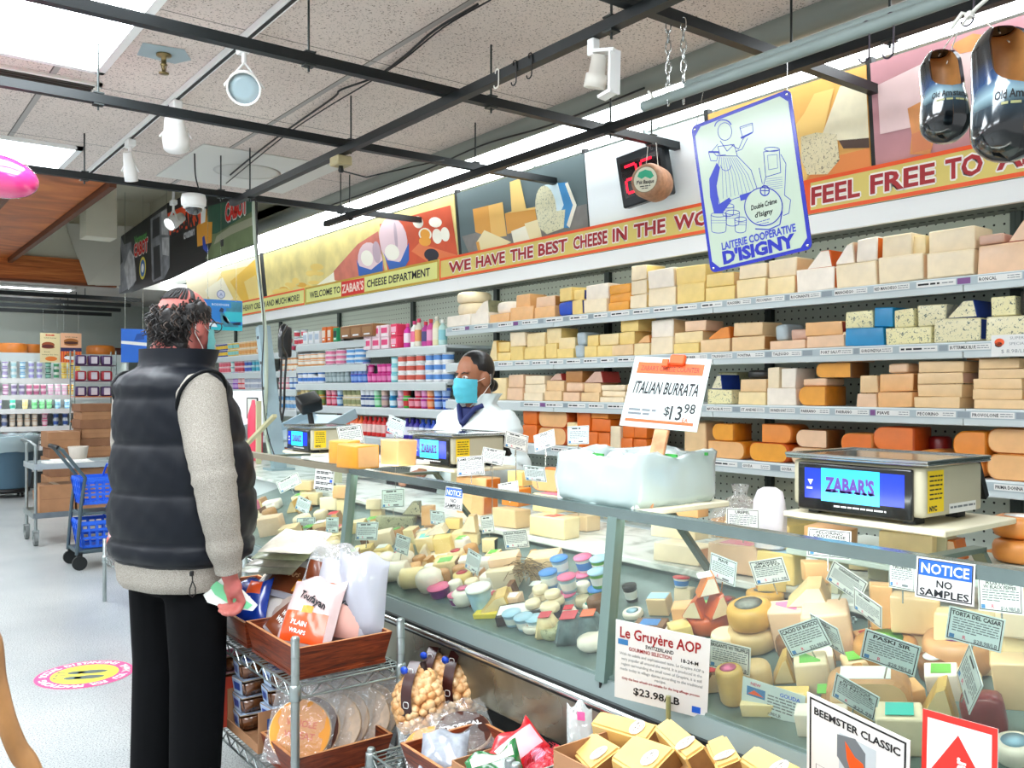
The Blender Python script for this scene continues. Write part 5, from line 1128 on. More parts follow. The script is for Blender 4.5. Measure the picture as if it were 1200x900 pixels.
# ------------------------------------------------------------------ cheeses in and on the case
TILT = -math.atan(.3)
PLACED = {}
def deck_pt(px, py, lift=0):
 r = ray(px, py); tt = (1.198 - lift) / (.3 * r.x - r.z); return EYE + r * tt
M_LAB = {'pink': mat('e86f98', .4), 'red': mat('cf2f3a', .4), 'green': mat('6fbf4a', .4), 'teal': mat('45c4b4', .4), 'blue': mat('3f86d0', .4), 'white': mat('f2f2ee', .4), 'purple': mat('8a3f86', .4), 'grey': mat('8d8c80', .5, noise=.4, scale=60), 'brown': mat('8a5f38', .5), 'orange': mat('f06a35', .4), 'black': mat('1d1d1c', .5), 'yellow': mat('f0d53a', .4), 'pale blue': mat('a8d0e6', .4)}
def put(key, kind, px, py, w, h, d, yaw, col, label, on=None, surf='D', lab=None, rcol=None, side=None, name=None, lw=.6, cat='cheese', wrap=False):
 """one cheese by its front foot in the photo; on = key of the cheese it lies on"""
 tilt = TILT; lift = 0
 if on:
  base = PLACED[on]; P = on_z(px, py, base['top'].z)
  n = base['n']; r = ray(px, py); tt = (base['top'] - EYE).dot(n) / r.dot(n); P = EYE + r * tt; tilt = base['tilt']
  if (P - base['top']).length > base['r'] * 1.3: P = base['top'] + (P - base['top']) * (base['r'] / (P - base['top']).length)
 elif surf == 'M': P = on_z(px, py, .8775); tilt = 0
 elif surf == 'R': P = on_z(px, py, .9875); tilt = 0
 elif surf == 'B': P = on_z(px, py, 1.1305); tilt = 0
 else:
  P = deck_pt(px, py)
  mx = 1.585 + .5 * w * abs(math.sin(yaw))
  if P.x < mx: P = on_x(px, py, mx); P.z = .222 + .3 * mx + .001
  if P.x > 1.93:
   P = on_x(px, py, 1.93); zb = .222 + .3 * 1.93; hh = P.z - zb
   if hh > .02:
    m, mats = cheese_mesh('b', max(.05, w * .8), hh - .006, max(.05, d * .7), _cr.choice(('tan', 'ivory', 'pale yellow')))
    o = m.build('cheese_block', mats, None, (1.945, P.y, zb + .003)); o.rotation_euler = (0, 0, yaw); tag(o, 'half hidden block underneath the ' + ' '.join(label.split()[:9]), 'cheese')
   tilt = 0
 Q = Matrix.Rotation(tilt, 4, 'Y') @ RZ(yaw)
 up = Q.to_3x3() @ Vector((0, 0, 1)); fwd = Q.to_3x3() @ Vector((1, 0, 0))
 o = None; lmats = {}
 if kind in ('b', 'l', 'll', 'lr', 'w', 'v', 'p'): m, mats = cheese_mesh(kind, w, h, d, col, rcol, side); nm = name or NAMES[kind][0]
 elif kind == 's': m, mats = cheese_mesh('s', w, h, w, col, rcol); nm = name or 'round_cheese'; d = w
 elif kind == 'ball':
  m = MB(); m.lathe([(w * .2, 0), (w * .42, h * .08), (w * .5, h * .4), (w * .47, h * .75), (w * .3, h * .95), (.001, h)], 18, 0, T(w / 2, 0, 0)); mats = [paste(col)]; nm = name or 'fresh_cheese_ball'; d = w
 elif kind == 'log':
  m = MB(); m.tube([(d / 2, -w / 2, h / 2), (d / 2, -w / 2 + .004, h / 2), (d / 2, w / 2 - .004, h / 2), (d / 2, w / 2, h / 2)], [h * .4, h * .5, h * .5, h * .4], 16); mats = [paste(col)]; nm = name or 'cheese_log'
 elif kind == 'pyr':
  m = MB(); P0 = [(-.5, -.5, 0), (.5, -.5, 0), (.5, .5, 0), (-.5, .5, 0)]; V = [(x * d + d / 2, y * w, 0) for x, y, _ in P0] + [(x * d * .5 + d / 2, y * w * .5, h) for x, y, _ in P0]
  m.add(V, [(3, 2, 1, 0), (4, 5, 6, 7), (0, 1, 5, 4), (1, 2, 6, 5), (2, 3, 7, 6), (3, 0, 4, 7)])
  bm = bmesh.new(); vs = [bm.verts.new(v) for v in m.v]; [bm.faces.new([vs[i] for i in f]) for f in m.f]; bmesh.ops.bevel(bm, geom=bm.edges[:], offset=w * .08, segments=2, affect='EDGES'); m = MB().bm(bm, None, True)
  mats = [col if not isinstance(col, str) else paste(col)]; nm = name or 'pyramid_cheese'
 elif kind == 'cup':
  m = MB(); m.lathe([(w * .36, 0), (w * .4, h * .2), (w * .45, h * .7), (w * .48, h * .9), (w * .5, h * .91), (w * .5, h), (.001, h)], 14, [0, 1, 0, 0, 2, 2], T(w / 2, 0, 0)); mats = [M_LAB.get(c_) or paste(c_) for c_ in col]; nm = name or 'cheese_tub'; d = w
 elif kind == 'box':
  m = MB(); m.box((d / 2, 0, h / 2), (d, w, h), 0, min(w, h) * .04); mats = [M_LAB.get(col) or paste(col)]; nm = name or 'cheese_box'
 o = m.build(nm, mats); o.matrix_world = T(*P) @ Q
 tag(o, label, cat)
 if lab:
  lm = MB(); lt = M_LAB[lab]
  if kind in ('s', 'ball'): lm.lathe([(w * lw * .5, h + .0006), (.001, h + .0012)], 20, 0, T(w / 2, 0, 0))
  elif kind == 'pyr': lm.box((d / 2, 0, h + .0006), (d * .5, w * .46, .0015)); lm.box((d * .1, 0, h * .5), (.0015, w * .18, h * .9), 1, 0, T(d * .115, 0, 0) @ RY(math.atan(d * .25 / h)) @ T(-d * .115, 0, 0))
  else:
   lm.box((d / 2, 0, h + .0008), (d * .7, w * lw, .0012))
  lm.build('label', [lt, M_LAB['brown']], o)
 PLACED[key] = {'top': P + fwd * (d / 2) + up * (h + .001), 'n': up, 'tilt': tilt, 'r': max(w, d) * .55}
 return o
put('A', 's', 826, 749, .115, .05, .11, .5, 'ivory', 'orange-rind wheel piece just right of the wide glass post', rcol='deep orange', lab='white')
put('B', 'w', 811, 726, .06, .055, .05, .3, 'ivory', 'ivory wedge with orange rind on the left of the orange wheel piece', on='A', rcol='deep orange')
put('C', 'w', 846, 724, .06, .06, .05, 1.2, 'ivory', 'ivory wedge with orange rind on the right of the orange wheel piece', on='A', rcol='deep orange')
put('D', 'v', 832, 699, .06, .05, .05, .9, 'white', 'topmost wedge with an orange end on the orange wheel pile', on='C', rcol='orange', lab='white')
put('E', 's', 880, 772, .125, .055, .12, .5, 'white', 'white rinded wheel under the yellow wheel', rcol='ivory')
put('F', 's', 878, 746, .115, .06, .11, .5, 'yellow', 'yellow wheel with a grey label on top of the white wheel', on='E', lab='grey', rcol='yellow')
put('G', 's', 893, 710, .1, .03, .1, .5, 'yellow', 'yellow wheel behind with a dark label', lab='grey', rcol='yellow')
put('H', 'b', 905, 694, .075, .05, .05, .8, 'yellow', 'yellow block lying on the rear yellow wheel', on='G', side='golden')
put('I', 'b', 930, 765, .085, .105, .07, .6, 'pinkish', 'pinkish block with pale pink label behind the CACIO DI BOSCO card', lab='pink')
put('J', 'b', 977, 775, .11, .115, .08, .6, 'pinkish', 'peach block with a red and white label at the pile centre', lab='red')
put('K', 'v', 946, 712, .1, .05, .07, .5, 'white', 'bright ivory wedge lying across two peach blocks', on='I', side='ivory', rcol='ivory')
put('L', 'b', 958, 684, .06, .05, .05, .8, 'light orange', 'small tan block behind the ivory wedge')
put('Mm', 'b', 1033, 738, .045, .1, .05, .6, 'light orange', 'narrow rough tan piece right of the SARDEGNA card', rcol='tan')
put('N', 'b', 1072, 744, .1, .08, .07, .5, 'tan', 'tan block with a pink label below the right NOTICE sign', lab='pink')
put('O', 'b', 1140, 778, .15, .1, .08, .45, 'pale yellow', 'large pale block behind the TORTA DEL CASAR card')
put('P', 'b', 1192, 748, .08, .09, .07, .4, 'ivory', 'ivory block behind the RUSTICO card')
put('U', 's', 1040, 795, .14, .06, .12, .5, 'pale yellow', 'round pale cheese with a green and red label behind the PASKI SIR card', lab='green', rcol='tan')
put('Q', 'w', 920, 803, .05, .07, .05, .6, 'pale yellow', 'pale yellow wedge left of the green-labelled block')
put('R', 'b', 956, 815, .075, .075, .06, .6, 'ivory', 'ivory block with a green and yellow label', lab='green')
put('S', 'b', 926, 832, .08, .028, .05, .5, 'yellow', 'yellow dotted slab above the wide picture card')
put('Tt', 'l', 1022, 848, .165, .095, .07, .5, 'tan', 'big tan half wheel in wrap behind the FOGLIE DI NOCE card', rcol='pinkish', lab='white')
put('V', 's', 1128, 802, .14, .08, .14, .5, 'pinkish', 'pink wrapped wheel with a purple label beside the edge-on card', rcol='pinkish', lab='purple', lw=.5)
put('W', 'w', 1100, 852, .07, .09, .05, .4, 'pale yellow', 'clear-wrapped pale wedge above the red arrow sign')
put('X', 'p', 1156, 868, .075, .08, .06, .4, 'dark red', 'purple-red wrapped cheese in clear film near the corner')
put('Y', 'b', 1062, 888, .085, .085, .06, .5, 'ivory', 'ivory block with a turquoise label behind the red arrow sign', lab='teal')
put('Z', 's', 1192, 905, .075, .04, .07, .4, 'white', 'small white round with a printed label at the bottom right corner', lab='pale blue')
put('a', 's', 857, 838, .062, .085, .06, .4, 'pale yellow', 'greenish cream drum with a pinkish top beside the BRIGANTE card', rcol='pale yellow', lab='pink')
put('a2', 's', 885, 815, .07, .06, .06, .4, 'ivory', 'creamy drum partly behind the BRIGANTE card', rcol='ivory')
put('b', 'b', 905, 862, .13, .03, .05, .5, 'pale yellow', 'low pale pieces under the wide picture card')
put('b2', 'b', 965, 868, .1, .05, .05, .5, 'white', 'white block low at the glass behind the BEEMSTER sign')
put('c', 'b', 1188, 832, .06, .1, .05, .4, 'tan', 'tan upright piece at the far right of the pane')
put('d', 'cup', 738, 708, .045, .05, .05, .4, ('black', 'white', 'black'), 'small dark jar with a white label beside the glass post', cat='jar', name='jar')
put('d2', 'box', 772, 722, .06, .05, .05, .4, 'tan', 'small tan cheese box with a pale blue lid', lab='pale blue', lw=.95)
put('d3', 's', 738, 728, .06, .018, .06, .4, 'white', 'flat white round with a blue ring behind the gruyere sign', lab='pale blue')
put('d4', 'box', 760, 742, .09, .02, .05, .4, 'brown', 'flat brown box with a bright blue label above the gruyere sign', lab='blue')
put('d5', 'b', 795, 745, .08, .012, .06, .4, 'white', 'flat white packet left of the orange wheel pile')
put('d6', 'cup', 795, 690, .05, .03, .05, .4, ('white', 'blue', 'red'), 'small lidded tub in front of the white vent grid')
put('e', 'b', 590, 692, .1, .07, .08, .6, 'ivory', 'ribbed ivory block left of the twig nest')
put('f', 'b', 590, 664, .1, .028, .07, .7, 'pinkish', 'pinkish slab lying on the ribbed ivory block', on='e')
put('g', 'b', 640, 680, .11, .08, .07, .6, 'tan', 'rough tan block behind the ribbed ivory block')
put('h', 'w', 580, 722, .11, .06, .08, .8, 'pale yellow', 'pale yellow wedge under the ribbed block')
put('i', 'box', 620, 742, .2, .03, .09, .75, 'black', 'dark flat tray lined in pink and white paper, holding goat discs', lab='white', lw=.96, name='tray', cat='tray')
for k, (px, py) in enumerate(((622, 716), (640, 720), (657, 726), (632, 706), (650, 712))): put('i%d' % k, 's', px, py, .05, .022, .05, .5, 'ivory', ('small goat cheese disc on the dark tray, %s from the left' % nth(k)), on='i')
for k, (px, py) in enumerate(((628, 702), (645, 704))): put('j%d' % k, 's', px, py, .05, .02, .05, .5, 'ivory', 'goat disc stacked on others by the twig nest, %s one' % ('left', 'right')[k], on='i%d' % (3 + k))
put('k', 's', 681, 714, .05, .03, .05, .5, 'ivory', 'lower goat disc of the pair in front of the blue tubs')
put('k2', 's', 681, 697, .05, .028, .05, .5, 'white', 'upper goat disc of the pair in front of the blue tubs', on='k')
rows = ((642, 712), (664, 718), (700, 712), (655, 695), (683, 694), (702, 696))
for k, (px, py) in enumerate(rows):
 c3 = (('pale blue', 'white', 'blue'), ('pale blue', 'white', 'pink'), ('green', 'white', 'blue'), ('pale blue', 'white', 'blue'), ('white', 'blue', 'pink'), ('green', 'white', 'pale blue'))[k]
 put('t%d' % k, 'cup', px, py, .06, .05, .06, .5, c3, 'blue-lidded goat cheese tub, bottom layer, %s of the blue tub stack' % nth(k))
 put('u%d' % k, 'cup', px, py - 20, .06, .05, .06, .5, c3[:2] + (('blue', 'pink', 'pale blue')[k % 3],), '%s goat cheese tub on the second layer, %s of the stack' % (('blue-lidded', 'pink-lidded', 'pale-lidded')[k % 3], nth(k)), on='t%d' % k)
put('q1', 'pyr', 640, 756, .075, .06, .075, .6, 'pale yellow', 'cream pyramid cheese with a brown paper band', lab='red')
put('q2', 'pyr', 668, 738, .06, .055, .06, .6, 'white', 'white pyramid cheese with red top and brown band', lab='red')
M_ASH = mat('6f8486', .6, noise=.45, scale=30)
put('q3', 'pyr', 668, 775, .1, .07, .1, .6, M_ASH, 'grey ash pyramid cheese nearest the glass', lab='red')
put('q4', 'pyr', 692, 756, .085, .075, .085, .6, M_ASH, 'grey ash pyramid cheese with an orange square label, by the post', lab='orange')
put('q5', 'ball', 690, 788, .09, .035, .09, .5, 'white', 'white wrinkled round cheese low at the glass by the post')
put('q6', 's', 712, 712, .045, .03, .045, .5, 'white', 'small white round with an aqua label by the post', lab='teal')
put('q7', 's', 690, 720, .045, .025, .045, .5, 'white', 'small white round with an aqua top in front of the tubs', lab='teal')
for k, (px, py, c, de) in enumerate(((598, 748, 'pale blue', 'left'), (612, 756, 'pale blue', 'middle'), (626, 744, 'pale blue', 'rear'))):
 put('r%d' % k, 'cup', px, py, .06, .04, .06, .5, ('pale blue', 'white', 'pale blue'), 'clear lidded tub at the glass, %s of three' % de)
put('r4', 's', 622, 772, .075, .02, .07, .5, 'white', 'flat cream round with an orange label low at the glass', lab='orange')
put('r5', 's', 645, 780, .08, .03, .08, .5, 'green-grey', 'pale green wrapped round low at the glass')
put('r6', 'box', 575, 742, .12, .015, .1, .5, 'yellow', 'yellow tray low in the case', name='tray', cat='tray')
put('s1', 'cup', 560, 722, .085, .08, .08, .5, ('pale blue', 'pale blue', 'white'), 'clear container with a yellow dot right of the pink labels', name='cheese_tub')
put('s2', 'ball', 540, 734, .09, .055, .09, .5, 'white', 'white wrapped cheese with pink and green labels', lab='pink', lw=.5)
put('s3', 'cup', 510, 706, .08, .035, .08, .5, ('purple', 'purple', 'pink'), 'pink heart-labelled round tin, left of two', name='cheese_tin')
put('s4', 'cup', 533, 714, .06, .04, .06, .5, ('white', 'purple', 'pink'), 'small pot with a pink heart label, right of two', name='cheese_tin')
for k, (px, py, w_, h_, kd) in enumerate(((436, 697, .1, .07, 'ball'), (462, 693, .1, .075, 'log'), (483, 697, .085, .075, 'log'), (500, 699, .1, .08, 'ball'), (455, 718, .13, .05, 'log'), (480, 724, .1, .045, 'log'))):
 put('m%d' % k, kd, px, py, w_, h_, .07, .6, 'white' if k % 2 else 'pale yellow', 'pale fresh cheese, %s counting from the bread bags rightward' % nth(k))
for k, (px, py) in enumerate(((450, 674), (470, 672), (433, 678))): put('n%d' % k, 'ball', px, py, .09, .07, .08, .6, 'white', 'creamy white ball cheese in the upper left heap, %s one' % ('middle', 'right', 'left')[k])
put('o1', 'b', 524, 678, .085, .06, .06, .7, 'pale yellow', 'cheese block with a bright green label above the pink hearts', lab='green', rcol='brown')
put('o2', 's', 532, 697, .05, .04, .05, .5, 'white', 'small goat cheese in clear wrap, left of two')
put('o3', 's', 552, 697, .05, .045, .05, .5, 'ivory', 'small goat cheese in clear wrap, right of two')
put('o4', 'b', 524, 656, .2, .012, .1, .7, 'white', 'white serving tray of cheese blocks at the case centre', name='serving_tray', cat='tray')
put('o5', 'b', 500, 648, .075, .06, .06, .7, 'pale yellow', 'pale yellow block on the left of the white tray', on='o4', lab='teal')
put('o6', 'b', 520, 648, .07, .06, .05, .7, 'yellow', 'yellow block on the right of the white tray', on='o4')
put('o7', 'w', 510, 627, .09, .03, .05, .7, 'white', 'creamy wedge lying on the tray blocks', on='o5')
put('o8', 'b', 540, 645, .05, .07, .05, .7, 'pale yellow', 'upright cream wedge right of the white tray')
put('w1', 'b', 462, 622, .17, .06, .07, .8, 'green-grey', 'long green-grey blue cheese block above the fresh balls')
put('w2', 'v', 482, 604, .09, .06, .05, .8, 'blue-veined', 'veined blue cheese wedge on the long grey block', on='w1')
put('w3', 'b', 500, 616, .05, .08, .05, .7, 'light orange', 'speckled orange block behind the tray')
put('w4', 'b', 448, 642, .1, .06, .06, .8, 'ivory', 'pale marbled block below the grey block')
put('w5', 'b', 425, 652, .08, .03, .06, .8, 'yellow', 'yellow block just right of the left glass post')
put('w6', 'b', 437, 597, .07, .045, .05, .7, 'ivory', 'ivory block under the greenish upper card')
put('w7', 'b', 420, 625, .07, .05, .05, .7, 'pale yellow', 'pale block directly right of the left post')
put('w8', 'v', 548, 625, .07, .07, .05, .7, 'ivory', 'white-skinned wedge right of the small NOTICE sign')
put('w9', 'b', 530, 620, .06, .04, .05, .7, 'yellow', 'yellow block behind the small NOTICE sign')
put('w0', 'b', 572, 648, .05, .05, .05, .7, 'pale yellow', 'cream piece left of the GRANA PADANO card', rcol='dark')
for k, (px, py, w_, h_, c, kd) in enumerate(((318, 628, .12, .09, 'pinkish', 'b'), (340, 636, .09, .07, 'tan', 'b'), (300, 618, .07, .05, 'ivory', 'b'), (318, 598, .1, .05, 'white', 'p'), (352, 622, .09, .06, 'ivory', 's'), (362, 592, .1, .06, 'pale yellow', 'b'), (384, 598, .09, .06, 'ivory', 'b'), (395, 640, .1, .05, 'pale yellow', 'b'), (376, 642, .1, .04, 'white', 's'), (385, 655, .09, .06, 'ivory', 'p'), (398, 584, .08, .06, 'light orange', 'b'), (355, 575, .09, .05, 'tan', 'b'))):
 put('x%d' % k, kd, px, py, w_, h_, .06, .7, c, '%s %s behind the glass by the bread, %s of left pane heap' % (c, NAMES[kd][1] if kd != 's' else 'round', nth(k)))
put('xp', 'box', 297, 612, .07, .1, .05, .7, 'pink', 'bright pink packet behind the glass beside the man', cat='packet', name='packet')
put('y1', 'b', 640, 630, .17, .075, .09, .15, 'pale yellow', 'long pale block on the marble with a red sticker end', surf='M', lab='red', lw=.3)
put('y2', 'b', 590, 618, .13, .07, .09, .15, 'tan', 'tan block on the marble left of the long pale block', surf='M')
put('y3', 'b', 676, 622, .1, .06, .08, .15, 'tan', 'light brown block right end of the marble pile beside the bin', surf='M')
put('y4', 'b', 628, 597, .12, .065, .08, .15, 'pale yellow', 'pinkish topped block stacked on the long pale block', on='y1', lab='pink', lw=.8)
put('y5', 'l', 628, 572, .17, .09, .08, .15, 'light orange', 'big orange half wheel stacked behind the small white cards', on='y4', rcol='orange')
put('y6', 'b', 550, 602, .16, .08, .1, .2, 'light orange', 'orange rounded block on the marble behind the small NOTICE sign', surf='M', rcol='orange')
put('y7', 'b', 552, 578, .17, .07, .1, .25, 'light orange', 'large orange cheese on top of the pile by the middle scale', on='y6', rcol='orange')
put('y8', 'b', 596, 590, .09, .07, .08, .2, 'orange', 'orange block between the two orange stacks', on='y2')
put('y9', 'b', 592, 562, .08, .06, .07, .2, 'yellow', 'yellow block atop the orange block', on='y8')
put('z1', 'b', 792, 660, .17, .055, .1, .15, 'ivory', 'lower of two dense ivory slabs on the marble right of the post', surf='M', rcol='pinkish')
put('z2', 'b', 788, 631, .17, .05, .1, .15, 'ivory', 'upper of two dense ivory slabs on the marble', on='z1')
put('z3', 'b', 858, 673, .16, .085, .1, .2, 'pinkish', 'cheese block with a pink oval label behind the brace', surf='M', lab='pink')
put('z4', 'b', 908, 684, .11, .085, .08, .2, 'yellow', 'yellow block under clear film on the marble', surf='M', lab='pale blue', lw=.95)
put('z5', 'b', 862, 620, .1, .07, .08, .2, 'yellow', 'holed yellow block bagged in clear plastic behind the UREPEL card', on='z3')
put('z6', 'b', 813, 600, .09, .055, .07, .2, 'light orange', 'orange piece right of the plastic bin on the ivory slabs', on='z2')
put('z7', 'b', 965, 640, .12, .05, .08, .1, 'light orange', 'orange slab under the scale board, left side', surf='R')
put('z8', 's', 990, 668, .2, .06, .2, .1, 'pale yellow', 'wheel under clear wrap behind the SARDEGNA card', surf='M')
put('z9', 'b', 1060, 652, .14, .06, .09, .1, 'pale yellow', 'beige half wheel under the scale board', surf='R')
put('za', 'v', 1102, 655, .09, .05, .07, .1, 'pinkish', 'wrapped wedge with an orange paper edge right of the scale board', surf='R', rcol='orange')
put('zb', 's', 1186, 662, .13, .055, .13, .1, 'pinkish', 'lower of two stacked rinded wheels at the right edge', surf='R', rcol='light orange')
put('zc', 's', 1186, 633, .13, .055, .13, .1, 'pinkish', 'upper rinded wheel with a printed white label at the right edge', on='zb', rcol='light orange', lab='white')
put('ba', 'b', 406, 549, .13, .085, .1, .15, 'golden', 'golden cheddar block at the front of the white board', surf='B', side='light orange')
put('bb', 'b', 455, 546, .115, .1, .09, .1, 'light orange', 'tall orange cheddar block at the right of the white board', surf='B')
put('bc', 'b', 396, 544, .12, .09, .06, .15, 'golden', 'golden cheddar block standing behind the front cheddar', surf='B')
m = MB(); rr = random.Random(6)
b = on_z(863, 616, .9)
t = PLACED['z3']['top']
m = MB(); P = []
for z, s, k in ((0, 1.0, 0), (.03, 1.08, 1), (.07, 1.0, 2), (.1, .8, 3), (.125, .45, 4), (.14, .2, 5), (.17, .3, 6)):
 P.append([(t.x + math.cos(q) * .085 * s * (1 + rr.uniform(-.06, .06)), t.y + .0 + math.sin(q) * .095 * s * (1 + rr.uniform(-.06, .06)), t.z + .002 + z) for q in [2 * PI * i / 22 for i in range(22)]])
m.grid(P, 0, True, True); tag(m.build('plastic_bag', M_CLEAR), 'clear plastic bag over the holed cheese left of the scale', 'bag')
m = MB(); P = []
c = on_x(902, 600, 2.12)
for z, s in ((-.1, .9), (-.05, 1.05), (0, 1), (.03, .9), (.06, .75), (.07, .4)):
 P.append([(c.x + math.cos(q) * .04 * s * (1 + rr.uniform(-.1, .1)), c.y + math.sin(q) * .05 * s * (1 + rr.uniform(-.1, .1)), c.z + z) for q in [2 * PI * i / 18 for i in range(18)]])
P = [[(p[0], p[1], max(p[2], .8785)) for p in r] for r in P]
m.grid(P, 0, True, True); m.f.append([5 * 18 + i for i in range(18)]); m.m.append(0); m.sm.append(False)
tag(m.build('plastic_bag', mat('ece8f0', .35, coat=.4)), 'crumpled white plastic bag left of the scale', 'bag')
m = MB(); c = deck_pt(618, 690)
for k in range(60):
 a = rr.uniform(0, 6.28); p = c + Vector((rr.uniform(-.05, .05), rr.uniform(-.06, .06), .035 + rr.uniform(0, .05))); dv = Vector((math.cos(a), math.sin(a), rr.uniform(-.3, .5))) * rr.uniform(.03, .06)
 m.tube([p - dv, p + Vector((rr.uniform(-.01, .01), 0, .012)), p + dv], .0012, 4, rr.choice((0, 1)))
o = m.build('twig_nest', [mat('8a6f48', .7), mat('5f4a30', .7)]); tag(o, 'nest of brown dried twigs between cheeses in the case', 'twigs'); o['kind'] = 'stuff'
fr = random.Random(17); KINDS_ = (('b', 'block'), ('w', 'wedge'), ('v', 'cut wedge'), ('s', 'round'), ('p', 'wrapped packet'))
_area = (('right pane', 800, 1195, 690, 850, .065), ('middle pane', 470, 715, 655, 770, .06), ('left pane', 300, 400, 575, 650, .07), ('middle pane left half', 410, 560, 590, 690, .065))
_spots = [tuple(o.matrix_world.translation) for o in C.objects if o.get('category') in ('cheese', 'tray')]
for an, x0, x1, y0, y1, sz in _area:
 n = 0
 for k in range(400):
  px, py = fr.uniform(x0, x1), fr.uniform(y0, y1); P = deck_pt(px, py)
  if P.x > 1.92 or P.x < 1.62 or (py - 700) > (px - 640) * .42 + 80: continue
  if min((P - Vector(q)).length for q in _spots) < sz * .78: continue
  kd, kn = fr.choice(KINDS_); c = fr.choice(('ivory', 'pale yellow', 'tan', 'white', 'yellow', 'pinkish', 'light orange')); s_ = fr.uniform(.8, 1.15)
  put('f%s%d' % (an, n), kd, px, py, sz * s_, sz * fr.uniform(.6, 1.0), sz * .8, fr.uniform(.3, 1.0), c, '%s %s in a gap of the %s, %s piece' % (c, kn, an, nth(n)), lab=fr.choice((None, None, None, 'white', 'red', 'green')), rcol=fr.choice((None, 'tan', 'brown')) if kd != 'p' else None)
  _spots.append(tuple(P)); n += 1
  if n > 19: break
# ------------------------------------------------------------------ wire racks along the case
def wire_rack(label, x0, x1, y0, y1, shelves, top, tops=None):
 t = thing('wire_rack', label, 'wire rack', ((x0 + x1) / 2, (y0 + y1) / 2, 0)); hx, hy = (x1 - x0) / 2, (y1 - y0) / 2
 for k, (sx, sy) in enumerate(((-1, -1), (-1, 1), (1, 1), (1, -1))):
  tp = tops[k] if tops else top
  m = MB(); m.tube([(sx * hx, sy * hy, .0), (sx * hx, sy * hy, tp - .004), (sx * hx, sy * hy, tp)], [.0127, .0127, .009], 12)
  z = .05
  while z < tp: m.tube([(sx * hx, sy * hy, z), (sx * hx, sy * hy, z + .003)], .0133, 12); z += .05
  m.build('post', M_STEEL, t)
 for z in shelves:
  m = MB()
  for sy in (-1, 1):
   for dz in (0, -.034): m.tube([(-hx, sy * hy, z + dz), (hx, sy * hy, z + dz)], .0036, 6)
   n = max(3, int(2 * hx / .04)); P = [(-hx + 2 * hx * k / n, sy * hy, z - (.034 if k % 2 else 0)) for k in range(n + 1)]; m.tube(P, .0025, 5, smooth=False)
  for sx in (-1, 1):
   for dz in (0, -.034): m.tube([(sx * hx, -hy, z + dz), (sx * hx, hy, z + dz)], .0036, 6)
   n = int(2 * hy / .04); P = [(sx * hx, -hy + 2 * hy * k / n, z - (.034 if k % 2 else 0)) for k in range(n + 1)]; m.tube(P, .0025, 5, smooth=False)
  n = int(2 * hy / .025)
  for k in range(1, n): m.tube([(-hx, -hy + 2 * hy * k / n, z), (hx, -hy + 2 * hy * k / n, z)], .0018, 4, caps=False)
  for k in range(1, 3): m.tube([(-hx + 2 * hx * k / 3, -hy, z - .006), (-hx + 2 * hx * k / 3, hy, z - .006)], .003, 5)
  for sx in (-1, 1):
   for sy in (-1, 1): m.lathe([(.0128, -.04), (.018, -.038), (.0165, .006), (.0128, .008)], 12, 0, T(sx * hx, sy * hy, z))
  m.build('wire_shelf', M_STEEL, t)
 return t
wire_rack('chrome wire rack of bread beside the man', 1.045, 1.39, 2.42, 3.75, (.565, .262), .71)
wire_rack('low wire rack holding onions and flatbread under the case', 1.24, 1.5, 1.655, 2.33, (.355,), .4, (.566, .375, .375, .43))
wire_rack('wire rack under the box of cheese wedges at bottom right', 1.215, 1.5, .55, 1.6, (.545,), .58)
wire_rack('wire rack of pink bags behind the man', 1.42, 1.75, 5.15, 6.4, (.3,), .42)
def wtray(label, x0, x1, y0, y1, z, h, flare=.02):
 t = thing('wooden_tray', label, 'tray', ((x0 + x1) / 2, (y0 + y1) / 2, z)); hx, hy = (x1 - x0) / 2, (y1 - y0) / 2
 m = MB(); m.box((0, 0, .006), (2 * hx - .03, 2 * hy - .03, .01))
 for s in (-1, 1):
  m.add([(s * (hx - flare), -hy + flare, 0), (s * (hx - flare), hy - flare, 0), (s * hx, hy, h), (s * hx, -hy, h), (s * (hx - flare - .01), -hy + flare, 0), (s * (hx - flare - .01), hy - flare, 0), (s * (hx - .01), hy - .01, h), (s * (hx - .01), -hy + .01, h)], [(0, 1, 2, 3) if s > 0 else (3, 2, 1, 0), (7, 6, 5, 4) if s > 0 else (4, 5, 6, 7), (3, 2, 6, 7), (0, 4, 5, 1)], lambda f: 1 if f == (3, 2, 6, 7) else 0)
  m.add([(-hx + flare, s * (hy - flare), 0), (hx - flare, s * (hy - flare), 0), (hx, s * hy, h), (-hx, s * hy, h), (-hx + flare, s * (hy - flare - .01), 0), (hx - flare, s * (hy - flare - .01), 0), (hx - .01, s * (hy - .01), h), (-hx + .01, s * (hy - .01), h)], [(3, 2, 1, 0) if s > 0 else (0, 1, 2, 3), (4, 5, 6, 7) if s > 0 else (7, 6, 5, 4), (3, 2, 6, 7), (0, 4, 5, 1)], lambda f: 1 if f == (3, 2, 6, 7) else 0)
 m.build('box', [M_TRAYWOOD, M_TRAYEDGE], t); return t
wtray('stained wooden tray of wrap bags nearest the camera, upper shelf', 1.055, 1.375, 2.445, 2.84, .568, .098)
wtray('stained wooden tray of wrap bags behind the near one, by the hand', 1.055, 1.375, 2.85, 3.55, .568, .09)
wtray('low wooden tray of tortilla packs on the lower rack shelf', 1.05, 1.375, 2.44, 2.7, .265, .085)
wtray('wooden tray of round flatbread beside the onion bags', 1.25, 1.53, 1.955, 2.18, .358, .075)
